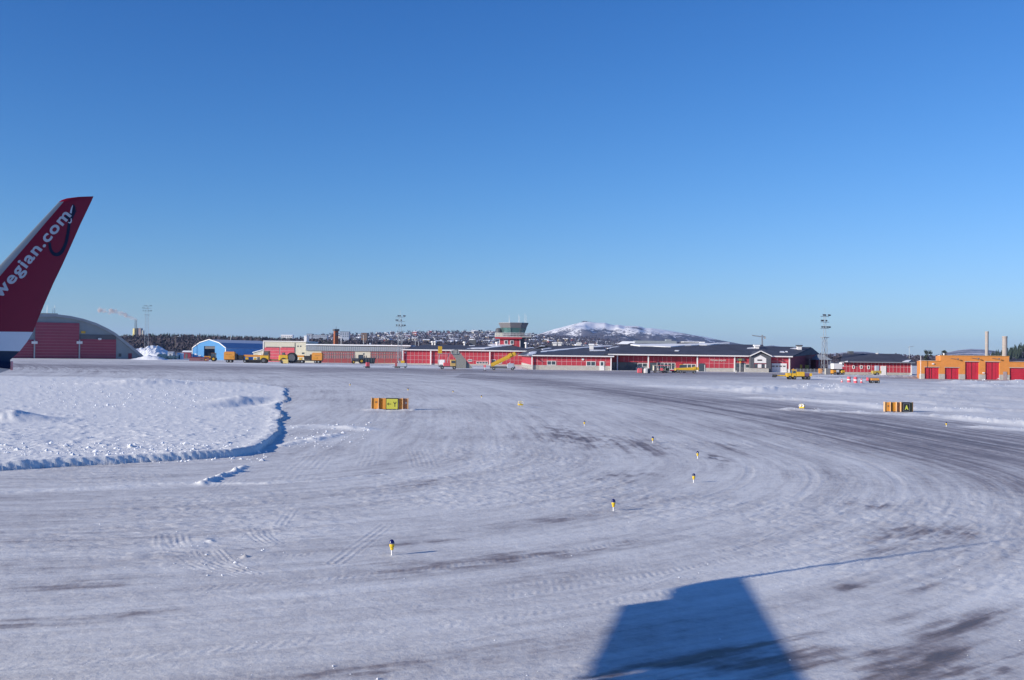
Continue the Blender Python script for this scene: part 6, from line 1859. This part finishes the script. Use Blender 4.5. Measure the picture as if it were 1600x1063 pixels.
# parked machines by the end wall
cart(1246.8, 581.5, "yellow generator trolley left of two by the dark end wall", "yellow", 2.4, 2.1, .05, "generator_trolley", "generator", None, "generator trolleys")
cart(1258.2, 581.2, "dull yellow generator trolley right of two by the dark end wall", mat("dull_yellow", (.42, .32, .07), .6), 2.2, 2.0, .05, "generator_trolley", "generator", None, "generator trolleys")
def barrier():
    Y = 284
    o = thing("mesh_fence", "grey mesh fence along the foot of the terminal end wall", "fence", (fx(1262, Y), Y, 0))
    x0, x1 = fx(1240, Y), fx(1284, Y)
    n = 8
    for k in range(n + 1):
        x = x0 + (x1 - x0) * k / n
        MB().tube((x, Y, -.05), (x, Y, 1.15), .05, .05, 6).build("post", "steel", o, world=True)
        if k < n:
            q = MB()
            w = (x1 - x0) / n
            for j in range(1, 8): q.box(x + w * j / 8 - .012, x + w * j / 8 + .012, Y - .012, Y + .012, .1, 1.05)
            for j in range(6): q.box(x + .05, x + w - .05, Y - .015, Y + .015, .1 + .19 * j - .015, .1 + .19 * j + .015)
            q.build("mesh_panel", "steel", o, kind="stuff", world=True)
barrier()
def orange_cabinet():
    Y = 272
    o = thing("equipment_cabinet", "orange equipment cabinet left of the mast foot", "cabinet", (fx(1282.3, Y), Y, 0))
    MB().bbox(-.42, .42, -.4, .4, .12, 1.35, .05).build("body", "orange", o)
    MB().box(-.36, .36, -.43, -.403, .3, 1.2).build("door", "orange", o)
    MB().box(-.35, .35, -.3, .3, 0, .12).build("plinth", "conc", o)
orange_cabinet()
cart(1296, 584, "small olive generator cart right of the mast foot", mat("olive_paint", (.34, .30, .14), .6), 1.6, 1.1)
def utility_truck(px, py, label, load):
    d = F * H / (py - yh(px))
    o = thing("utility_truck", label, "truck", (fx(px, d), d, 0), .15)
    MB().box(-2.6, 2.4, -.5, .5, .5, .75).build("chassis", "darkgrey", o)
    c = MB().bbox(-2.7, -1.2, -1.0, 1.0, .5, 1.5, .12).build("front_unit", "amber", o)
    MB().bbox(-2.6, 1.2, -1.1, 1.1, 1.75, 3.3, .12).build("tank_body", load, o)
    MB().bbox(.9, 1.9, -1.05, 1.05, 2.4, 3.6, .1).build("cab", load, o)
    MB().box(.95, 1.92, -1.08, -1.053, 2.9, 3.4).build("cab_window", "glass", o)
    MB().box(-2.7, 1.9, -1.12, 1.12, 1.5, 1.74).build("deck", "dark", o)
    MB().bbox(.9, 2.3, -1.0, 1.0, .5, 1.48, .1).build("rear_unit", "yellow", o)
    wheels(o, [(-1.9, -.95), (-1.9, .95), (.4, -.95), (.4, .95), (1.6, -.95), (1.6, .95)], .42, .3)
    o.scale = (.62, .7, .85)
utility_truck(1310, 586.3, "white tank truck with yellow skirts beside the red building", "white")
# markers and trolleys on the right
def marker(px, py, label, h=1.0, fat=False, lean=0.0):
    d = F * H / (py - yh(px))
    o = thing("traffic_cone" if not fat else "marker_drum", label, "traffic cone" if not fat else "marker", (fx(px, d), d, .0), 0, "red markers on the snow at the right")
    if fat:
        MB().lathe([(.28, .05), (.30, .1), (.30, h * .9), (.24, h), (.05, h)], n=14).build("drum", "pinkcone", o, smooth=False)
        MB().lathe([(.301, h * .45), (.306, h * .46), (.306, h * .6), (.301, h * .61)], n=14).build("band", "white", o)
        MB().lathe([(.05, 0), (.36, 0), (.36, .06), (.05, .06)], n=14).build("foot", "dark", o)
    else:
        MB().lathe([(.22, .05), (.05, h), (.01, h)], n=12).build("cone", "pinkcone", o)
        MB().lathe([(.155, h * .42), (.16, h * .43), (.125, h * .62), (.12, h * .63)], n=12).build("band", "white", o)
        MB().box(-.28, .28, -.28, .28, 0, .05).build("foot", "dark", o)
marker(1316, 598.2, "leftmost small pink cone on the snow near the truck", .6)
marker(1327, 598.6, "left one of two fat red marker drums on the snow", 1.05, True)
marker(1337.3, 599.6, "right one of two fat red marker drums on the snow", 1.1, True)
marker(1346.5, 599, "pink cone between the drums and the orange trolley", .8)
def ex2(o):
    MB().box(-1.2, -1.05, -.4, .4, .4, .95).build("end_plate", "pinkcone", o)
cart(1366.5, 599, "small orange trolley with red end plate on the snow", "orange", 1.5, .85, 0, extra=ex2)
def satellite_trailer():
    Y = 252
    o = thing("compressor_trailer", "yellow and dark compressor trailer before the white door of the red building", "trailer", (fx(1369.5, Y), Y, .0))
    MB().bbox(-1.1, 1.1, -.6, .6, .5, 1.2, .1).build("body", mat("dull_yellow", (.42, .32, .07), .6), o)
    MB().bbox(-.3, .6, -.5, .5, 1.2, 2.4, .1).build("tower", "bluegrey", o)
    MB().tube((-1.1, 0, .5), (-1.9, 0, .4), .05, .05, 6).build("drawbar", "darkgrey", o)
    wheels(o, [(0, -.6), (0, .6)], .4, .2)
satellite_trailer()
def bollard_post():
    px, py = 1150.6, 583.4
    d = F * H / (py - yh(px))
    o = thing("hydrant_post", "small dark and white post on the apron before the entrance doors", "post", (fx(px, d), d, 0))
    MB().tube((0, 0, 0), (0, 0, .7), .1, .1, 10).build("shaft", "white", o)
    MB().tube((0, 0, .7), (0, 0, 1.05), .17, .12, 10).build("head", "darkgrey", o)
    MB().lathe([(.05, 0), (.3, 0), (.3, .08), (.05, .08)], n=12).build("foot", "dark", o)
    px, py = 1178, 581.2
    d = F * H / (py - yh(px))
    o = thing("waste_bin", "dark bin at the left corner of the gabled entrance", "bin", (fx(px, d), d, 0))
    MB().frustum([(-.22, -.22), (.22, -.22), (.22, .22), (-.22, .22)], [(-.28, -.28), (.28, -.28), (.28, .28), (-.28, .28)], 0, .85).build("body", "darkgrey", o)
    MB().box(-.31, .31, -.31, .31, .85, .93).build("lid", "dark", o)
bollard_post()
def pink_chock():
    d = F * H / (579.5 - yh(758))
    o = thing("stop_sign_stand", "small red and white stand on the apron left of the steep belt loader", "stand", (fx(758, d), d, 0))
    MB().tube((0, 0, 0), (0, 0, 1.2), .06, .06, 8).build("pole", "white", o)
    MB().box(-.3, .3, -.05, .05, .8, 1.4).build("plate", "pinkcone", o)
    MB().box(-.35, .35, -.35, .35, 0, .12).build("foot", "dark", o)
pink_chock()
def gse_fence():
    Y = 277
    o = thing("barrier_row", "row of grey crowd barriers before the middle wing's left corner", "barrier", (fx(831, Y), Y, 0))
    x0, x1 = fx(816, Y), fx(843, Y)
    n = 3
    for k in range(n):
        a = x0 + (x1 - x0) * k / n + .05; b = x0 + (x1 - x0) * (k + 1) / n - .05
        q = MB().tube((a, Y, 1.1), (b, Y, 1.1), .03, .03, 6).tube((a, Y, .25), (b, Y, .25), .03, .03, 6)
        for j in range(9):
            x = a + (b - a) * j / 8
            q.tube((x, Y, 0 if j in (0, 8) else .25), (x, Y, 1.1), .02, .02, 5)
        q.build("barrier_section", "darkgrey", o, world=True, kind="stuff")
gse_fence()

# ------------------------------------------------------------------ taxiway signs
def sign_y():
    px = 610.5; d = 76.5
    o = thing("taxiway_sign", "yellow taxiway sign with arrow and letter Y on orange panels", "sign", (fx(px, d), d, 0), 0)
    z0 = fz(px, 639.3, d); z1 = fz(px, 622.6, d)
    def lx(p): return fx(p, d) - fx(px, d)
    pan = [(582.2, 592.2, "orange", 0), (593.6, 599.2, "amber", .10), (599.3, 604.4, "orange", 0), (624.2, 629.8, "orange", 0), (631.2, 638.6, mat("brown_board", (.30, .16, .09), .6), .10)]
    for a, b, m, back in pan:
        MB().box(lx(a), lx(b), .02 + back, .10 + back, z0, z1).build("board", m, o)
    for p in (582.0, 592.9, 630.5, 638.9):
        MB().box(lx(p) - .02, lx(p) + .02, -.06, .24, z0 - .03, z1 + .04).build("rib", mat("pale_orange_rib", (.75, .48, .25), .5), o)
    MB().box(lx(582), lx(639), .12, .3, z0 - .04, z0 - .005).build("ground_frame", "brown", o)
    MB().box(lx(582), lx(639), .21, .25, z1 - .1, z1 - .03).build("top_rail", "brown", o)
    c = MB().box(lx(604.6), lx(624), -.16, .016, z0 - .04, z1 + .03).build("sign_cabinet", "signblack", o)
    MB().box(lx(605.6), lx(623.1), -.175, -.163, z0 + .02, z1 - .03).build("sign_face", "signyellow", c)
    cz = (z0 + z1) / 2
    # arrow
    ax0, ax1 = lx(606.6), lx(612.8)
    def zp(py): return fz(px, py, d)
    az_ = zp(631.3); t_ = .02; k_ = .10
    MB().yprism([(ax0, az_), (ax0 + k_, az_ - k_), (ax0 + k_ + .03, az_ - k_ + .03), (ax0 + .06, az_ - t_), (ax1, az_ - t_), (ax1, az_ + t_), (ax0 + .06, az_ + t_), (ax0 + k_ + .03, az_ + k_ - .03), (ax0 + k_, az_ + k_)], -.185, -.178).build("arrow", "signblack", c)
    v, f = text_mesh("Y", 1, .01)
    xs = [p[0] for p in v]; ys = [p[1] for p in v]
    sx = (lx(621.4) - lx(616)) / (max(xs) - min(xs)); sz = (zp(627.8) - zp(635.6)) / (max(ys) - min(ys))
    MB().add([(lx(616) + (p[0] - min(xs)) * sx, -.181, zp(635.6) + (p[1] - min(ys)) * sz) for p in v], f).build("letter", "signblack", c)
    for p in (585, 597, 627, 636):
        MB().box(lx(p) - .05, lx(p) + .05, .05, .2, -.08, z0 - .03).build("foot", "brown", o)
    for p in (609, 619.5):
        MB().box(lx(p) - .05, lx(p) + .05, -.1, -.02, -.1, z0 - .04).build("leg", "steel", o)
    MB().box(lx(587.5), lx(590.5), .006, .018, zp(630), zp(627.5)).build("badge", "brown", o)
    MB().box(lx(634), lx(637), .106, .118, zp(631), zp(628)).build("badge", "steel", o)
sign_y()
def sign_a():
    px = 1405; d = 82.0
    o = thing("taxiway_sign", "black taxiway sign with yellow letter A at the end of orange panels", "sign", (fx(px, d), d, 0.02), 0.0)
    z0 = fz(px, 643.2, d); z1 = fz(px, 629.2, d)
    def lx(p): return fx(p, d) - fx(px, d)
    def zp(py): return fz(px, py, d)
    for a, b, m, y0 in ((1383.4, 1391.4, "orange", 0), (1392.2, 1395.0, mat("brown_board", (.30, .16, .09), .6), .1), (1395.1, 1400.6, "amber", .06), (1402.2, 1407.8, mat("brown_board", (.30, .16, .09), .6), .1), (1408.6, 1410.3, "orange", -.02)):  # darker brown on the boards set furthest back
        MB().box(lx(a), lx(b), y0, y0 + .07, z0, z1).build("board", m, o)
    for p in (1383.1, 1391.8, 1401.4, 1408.2):
        MB().box(lx(p) - .022, lx(p) + .022, -.07, .2, z0 - .03, z1 + .03).build("rib", mat("pale_orange_rib", (.75, .48, .25), .5), o)
    MB().box(lx(1383), lx(1427), .18, .24, z0 - .03, z0 + .03).build("ground_frame", "brown", o)
    MB().box(lx(1383), lx(1427), .18, .24, z1 - .08, z1 - .02).build("top_rail", "brown", o)
    c = MB().box(lx(1410.5), lx(1422.2), -.14, .1, z0 - .03, z1 + .02).build("sign_cabinet", "signblack", o)
    MB().box(lx(1422.3), lx(1426.6), -.02, .15, z0 - .02, z1).build("side_cabinet", mat("olive_dark", (.14, .14, .07), .6), o)
    MB().box(lx(1426.7), lx(1427.2), -.06, .2, z0 - .03, z1 + .02).build("rib", "brown", o)
    a, b, t = lx(1411.6), lx(1421.2), .02
    MB().plate([a, a + t, b - t, b], [zp(643.0), zp(643.0) + t, zp(631) - t, zp(631)], lambda i, j: i == 1 and j == 1, -.152, -.143).build("border", "steel", c)
    v, f = text_mesh("A", 1, .035)
    xs = [p[0] for p in v]; ys = [p[1] for p in v]
    sx = (lx(1419) - lx(1413.6)) / (max(xs) - min(xs)); sz = (zp(633.4) - zp(640.6)) / (max(ys) - min(ys))
    MB().add([(lx(1413.6) + (p[0] - min(xs)) * sx, -.151, zp(640.6) + (p[1] - min(ys)) * sz) for p in v], f).build("letter", "signgreen", c)
    for p in (1386, 1398, 1406, 1414, 1419):
        MB().box(lx(p) - .04, lx(p) + .04, .0, .1, -.1, z0 - .02).build("foot", "brown", o)
    MB().box(lx(1387.5), lx(1390), -.012, -.002, zp(636.5), zp(634)).build("badge", "brown", o)
sign_a()

# ------------------------------------------------------------------ taxiway lights
def make_light():
    o = bpy.data.objects.new("taxiway_light", None); COL.objects.link(o)
    MB().lathe([(.017, -.08), (.017, .10), (.02, .105)], n=12).build("post", "white", o, smooth=False)
    MB().lathe([(.022, .10), (.034, .115), (.034, .15), (.046, .165), (.050, .205), (.050, .222), (.02, .224)], n=18).build("lamp_body", "lampyellow", o, smooth=False)
    MB().lathe([(.052, .222), (.054, .236), (.050, .262), (.042, .285), (.026, .303), (.008, .311)], n=20).build("lens", "lens", o, smooth=True)
    MB().lathe([(.0545, .224), (.0565, .226), (.0565, .233), (.0545, .235)], n=18).build("clamp_ring", "steel", o)
    return o
L0 = make_light()
lights = [(617, 867.3, 1.04, "blue topped taxiway edge light nearest the camera"), (961.5, 798.5, 1.05, "blue taxiway edge light second nearest, on the inside of the bend"),
          (1086, 754.0, 1.0, "blue taxiway edge light third nearest, lower of two beside the bend's dark patch"), (1092, 716.8, 1.0, "blue taxiway edge light at the outermost point of the bend"),
          (1021.5, 692.5, 1.0, "blue taxiway edge light behind the bend, left of its outermost point"), (914.5, 665.5, 1.0, "blue taxiway edge light right of the small yellow box"),
          (1479.5, 667.0, 1.0, "lone taxiway edge light right of the A sign"), (753.5, 622.5, 1.0, "far taxiway light right of the Y sign"),
          (638.5, 612.0, 1.2, "far taxiway light straight behind the Y sign"), (709, 614.5, 1.0, "tiny taxiway light between the Y sign and the far light row"), (548, 604.3, 1.3, "farthest taxiway light left of the Y sign")]
for i, (px, py, s, lab) in enumerate(lights):
    o = L0 if i == 0 else copy_tree(L0)
    x, y = ground(px, py)
    z = float(ground_height(np.array([x]), np.array([y]))[0])
    o.location = (x, y, z); o.scale = (s, s, s)
    o.rotation_euler = (random.uniform(-.03, .03), random.uniform(-.03, .03), random.uniform(0, 6))
    tag(o, lab, "taxiway light", "taxiway edge lights")
def guard_light(px, py, label, rz):
    x, y = ground(px, py)
    o = thing("guard_light", label, "guard light", (x, y, 0), rz, "runway guard lights")
    MB().bbox(-.20, .20, -.12, .12, .16, .44, .03).build("housing", "lampyellow", o)
    for s in (-1, 1):
        h = MB().xf(Matrix.Translation((s * .12, -.12, .36)) @ Matrix.Rotation(math.pi / 2, 4, 'X')).lathe([(.02, 0), (.085, 0), (.095, .09), (.07, .09), (.06, .02), (.02, .02)], n=14).build("hood", "white", o)
        MB().tube((s * .12, 0, -.1), (s * .12, 0, .16), .025, .025, 8).build("leg", "steel", o)
    MB().box(-.15, .15, -.15, .1, .44, .5).build("cap", "cream", o)
guard_light(814.5, 636.6, "small yellow guard light box on the snow right of the Y sign", .1)
guard_light(1254, 641.0, "small yellow guard light box on the snow left of the A sign", -.5)

# ------------------------------------------------------------------ the airliner's right wing and winglet
def aircraft_wing():
    PHI = math.radians(34.3); CANT = math.radians(9)
    a = Vector((-math.cos(PHI), -math.sin(PHI), 0)); s = Vector((-math.sin(PHI), math.cos(PHI), 0)); zz = Vector((0, 0, 1))
    u = s * math.sin(CANT) + zz * math.cos(CANT); n = -s * math.cos(CANT) + zz * math.sin(CANT)
    O = hit(146, 307, (0, 14.9, 0), (0, 1, 0))
    def ab(px, py):
        q = hit(px, py, O, n) - O
        return (-q.dot(a), q.dot(u))        # aft, up
    secs_px = [((119, 308.3), (146, 307)), ((104, 310.2), (145.6, 308.4)), ((96, 312.8), (144.6, 310.6)), ((91.5, 316), (143.2, 314)), ((60, 349.5), (125.5, 351)), ((30, 382), (111, 384)), ((0, 414), (97.5, 414)),
               ((-30, 446.5), (83, 444)), ((-60, 479), (69.5, 475)), ((-82, 502), (59.5, 499)), ((-99, 519.5), (51.5, 519)), ((-114, 534.5), (42.5, 534)), ((-127, 548.5), (30.8, 549)), ((-140, 562), (16, 562.6))]
    S = []
    for L_, T_ in secs_px:
        la, lb = ab(*L_); ta, tb = ab(*T_)
        S.append((O - a * la + u * lb, O - a * ta + u * tb, n.copy()))
    root = thing("aircraft_wing", "red winglet of an airliner with white lettering, at the left edge", "aircraft wing", (0, 0, 0))
    ts = [0, .006, .025, .07, .15, .3, .5, .72, .9, 1.0]
    def prof(t, T=.10):
        return 5 * T * (.2969 * math.sqrt(t) - .126 * t - .3516 * t * t + .2843 * t ** 3 - .1036 * t ** 4)
    def loft(secs, t0, t1, name, m, parent=root, T=.10, smooth=True):
        tt = [t for t in ts if t0 <= t <= t1]
        mb = MB(); k = 0
        rows = []
        for (L_, T_, nn) in secs:
            c = (T_ - L_); ch = c.length
            up = [L_ + c * t + nn * (prof(t, T) * ch) for t in tt]
            dn = [L_ + c * t - nn * (prof(t, T) * ch) for t in tt]
            rows.append(up[::-1] + dn if t0 == 0 else up + dn[::-1])
        nr = len(rows[0])
        vs = [p for r in rows for p in r]
        f = []
        for i in range(len(rows) - 1):
            for j in range(nr):
                if t0 == 0 and j == len(tt) - 1 : pass
                j2 = (j + 1) % nr
                f.append((i * nr + j, i * nr + j2, (i + 1) * nr + j2, (i + 1) * nr + j))
        f.append(list(range(nr))[::-1]); f.append([(len(rows) - 1) * nr + j for j in range(nr)])
        mb.add(vs, f)
        o = mb.build(name, m, parent)
        bm = bmesh.new(); bm.from_mesh(o.data)
        bmesh.ops.remove_doubles(bm, verts=bm.verts, dist=1e-5)
        bmesh.ops.recalc_face_normals(bm, faces=bm.faces)
        bm.to_mesh(o.data); bm.free()
        if smooth:
            for p in o.data.polygons: p.use_smooth = True
            o.data.set_sharp_from_angle(angle=math.radians(40))
        return o
    tip = loft(S[:4], 0, 1, "winglet_tip", "wingred")
    red = loft(S[3:11], .15, 1, "winglet", "wingred")
    loft(S[3:11], 0, .15, "leading_edge", "alu")
    loft(S[10:13], 0, 1, "white_band", "wingwhite")
    # blend from the winglet into the wing
    W_ = [S[12], S[13]]
    L_, T_, nn = S[13]
    Lp, Tp = L_.copy(), T_.copy()
    ang = CANT
    steps = 7
    for k in range(1, steps + 1):
        th_ = CANT + (math.radians(84) - CANT) * k / steps       # direction of travel: from straight down to inboard and slightly down
        dirv = -(s * math.sin(th_) + zz * math.cos(th_))
        nk = -s * math.cos(th_) + zz * math.sin(th_)
        st = .030
        Lp = Lp + dirv * st + a * st * 3.2
        Tp = Tp + dirv * st + a * st * (.0 if k < 4 else .15)
        W_.append((Lp.copy(), Tp.copy(), nk))
    loft(W_, 0, 1, "winglet_root", "navy")
    # main wing: straight taper with dihedral, leading edge swept
    dih = math.radians(6)
    inb = -(s * math.cos(dih) + zz * math.sin(dih)); nw = zz * math.cos(dih) - s * math.sin(dih)
    WW = [(Lp.copy(), Tp.copy(), W_[-1][2])]
    for dist in (.3, 1.0, 2.0, 4.0, 6.0, 8.0, 10.3):
        WW.append((Lp + inb * dist + a * dist * .68, Tp + inb * dist + a * dist * .46, nw))
    WW.append((Lp + inb * 14.6 + a * 14.6 * .68, Tp + inb * 14.6 + a * (10.3 * .46 + .1), nw))
    loft(WW, 0, 1, "wing", "winggrey", T=.11)
    # leading edge slats run out ahead of the wing
    for d0, d1 in ((.55, 3.5), (3.55, 6.6), (6.65, 9.8)):
        SL = []
        for d_ in (d0, d1):
            le = Lp + inb * d_ + a * d_ * .68; te = Tp + inb * d_ + a * d_ * .46
            c = (te - le); ch = c.length; c.normalize()
            SL.append((le - c * .42 - nw * .2, le + c * .14 + nw * .045, nw))
        loft(SL, 0, 1, "slat", "winggrey", T=.16)
    # trailing navigation light at the tip
    tp = W_[4][1]
    MB().xf(Matrix.Translation(tp - a * .012)).lathe([(.008, -.06), (.018, -.055), (.018, .055), (.008, .06)], n=10).build("tail_light", mat("nav_light_pink", (.75, .35, .35), .3), root)
    # lettering on the inner face
    secs_ab = [(ab(*l), ab(*t)) for l, t in secs_px]
    def surf(al, be):
        for i in range(len(secs_ab) - 1):
            (l0, t0), (l1, t1) = secs_ab[i], secs_ab[i + 1]
            if be <= max(l0[1], t0[1]) + 1e-9 and be >= min(l1[1], t1[1]):
                w = (l0[1] - be) / max(1e-6, l0[1] - l1[1]); w = min(1, max(0, w))
                la = l0[0] + (l1[0] - l0[0]) * w; ta = t0[0] + (t1[0] - t0[0]) * w
                t = min(1, max(0, (al - la) / (ta - la)))
                return O - a * al + u * be + n * (prof(t) * (ta - la) + .006)
        return O - a * al + u * be + n * .06
    def fine(v, f, mx=.03):
        bm = bmesh.new()
        vv = [bm.verts.new(p) for p in v]
        for q in f:
            try: bm.faces.new([vv[i] for i in q])
            except ValueError: pass
        bmesh.ops.triangulate(bm, faces=bm.faces)
        for _ in range(4):
            e = [e for e in bm.edges if e.calc_length() > mx]
            if not e: break
            bmesh.ops.subdivide_edges(bm, edges=e, cuts=1)
            bmesh.ops.triangulate(bm, faces=[q for q in bm.faces if len(q.verts) > 3])
        bm.verts.index_update()
        V = [tuple(q.co) for q in bm.verts]; Fc = [[w.index for w in q.verts] for q in bm.faces]
        bm.free(); return V, Fc
    def decal(name, m, v, f):
        return MB().add([surf(p[0], p[1]) for p in v], f).build(name, m, red)
    b0 = Vector(ab(8.5, 457.5)); b1 = Vector(ab(111, 337.5))
    ex = (b1 - b0).normalized(); ey = Vector((-ex.y, ex.x))
    # the letters stand towards the leading edge
    if (Vector(ab(60, 349)) - b0).dot(ey) < 0: ey = -ey
    BOLD = .026
    v1, f1 = text_mesh("norwegian.com", 1, BOLD)
    xm = max(p[0] for p in v1)
    vd, fd = text_mesh("nor", 1, BOLD)
    xd = max(p[0] for p in vd) + .03
    pdot = Vector(ab(-1.0, 467.0)); ldot = (b1 - pdot).dot(ex)
    sx = ldot / (xm - xd)
    xh = .52
    sy = (Vector(ab(0, 400)) - Vector(ab(0, 414))).length / xh * .88
    V = [tuple(b1 + ex * ((p[0] - xm) * sx) + ey * (p[1] * sy)) + (0,) for p in v1]
    par = list(range(len(V)))
    def find(i):
        while par[i] != i: par[i] = par[par[i]]; i = par[i]
        return i
    for q in f1:
        for w in q[1:]: par[find(q[0])] = find(w)
    isl = {}
    for i in range(len(V)): isl.setdefault(find(i), []).append(i)
    grp = sorted([[min(v1[i][0] for i in g), max(v1[i][0] for i in g), set(g)] for g in isl.values()], key=lambda g: g[0])
    glyphs = []
    for g in grp:
        if glyphs and g[0] < glyphs[-1][1] - .13: glyphs[-1][2] |= g[2]; glyphs[-1][1] = max(g[1], glyphs[-1][1])
        else: glyphs.append(g)
    for g in glyphs:
        idx = sorted(g[2]); mp = {q: k for k, q in enumerate(idx)}
        fv, ff = fine([V[i] for i in idx], [[mp[i] for i in q] for q in f1 if q[0] in g[2]], .05)
        decal("letter", mat("lettering_white", (.55, .57, .60), .35), fv, ff)
    def ribbon(name, m, pts, w):
        P = [Vector(ab(*p)) for p in pts]
        Q = []
        N_ = 40
        # Catmull-Rom through the points
        def cr(p0, p1, p2, p3, t):
            return .5 * ((2 * p1) + (p2 - p0) * t + (2 * p0 - 5 * p1 + 4 * p2 - p3) * t * t + (3 * p1 - p0 - 3 * p2 + p3) * t ** 3)
        PP = [P[0]] + P + [P[-1]]
        for i in range(1, len(PP) - 2):
            for k in range(6): Q.append(cr(PP[i - 1], PP[i], PP[i + 1], PP[i + 2], k / 6))
        Q.append(P[-1])
        vs = []
        m_ = len(Q)
        for i, q in enumerate(Q):
            d = (Q[min(i + 1, m_ - 1)] - Q[max(i - 1, 0)]).normalized(); nn_ = Vector((-d.y, d.x))
            ww = np.interp(i / (m_ - 1), [x[0] for x in w], [x[1] for x in w]) * 15 / F / 2
            vs += [tuple(q + nn_ * ww), tuple(q - nn_ * ww)]
        f = [(2 * i, 2 * i + 1, 2 * i + 3, 2 * i + 2) for i in range(m_ - 1)]
        MB().add([surf(p[0], p[1]) - n * .002 for p in vs], f).build(name, m, red)
    nv = mat("deep_navy_print", (.012, .014, .04), .3)
    ribbon("swirl", nv, [(76.5, 380), (79, 392), (86, 398.5), (95, 395), (102, 382), (105.5, 366), (108, 350), (111, 340), (114.5, 328), (113.5, 320)], [(0, 3.5), (.25, 5.5), (.45, 4.5), (.7, 4), (.85, 7), (.95, 4.5), (1, 1)])
    ribbon("swirl", nv, [(96, 345), (104, 340.5), (112, 334), (119, 330)], [(0, 2), (.5, 7), (1, 1)])
    ribbon("white_stroke", "wingwhite", [(110, 334), (111.3, 327), (113, 321.5)], [(0, 2.6), (.6, 1.8), (1, .6)])  # small white strokes of the decal
    ribbon("white_stroke", "wingwhite", [(105.5, 348), (109, 349), (111, 346), (110.5, 342)], [(0, .8), (.5, 2), (1, 1)])
aircraft_wing()

# ------------------------------------------------------------------ the air
def haze():
    m = bpy.data.materials.new("haze_air"); m.use_nodes = True
    t = m.node_tree; t.nodes.clear()
    ou = t.nodes.new("ShaderNodeOutputMaterial"); pv = t.nodes.new("ShaderNodeVolumePrincipled")
    pv.inputs["Color"].default_value = (.50, .68, 1.0, 1)
    pv.inputs["Density"].default_value = 4.5e-5
    pv.inputs["Anisotropy"].default_value = 0.2
    t.links.new(pv.outputs[0], ou.inputs["Volume"])
    o = MB().box(-15000, 15000, -15000, 15000, -3.5, 260).build("haze", m, kind="stuff")
    tag(o, "thin cold haze over the airfield", "haze")
haze()
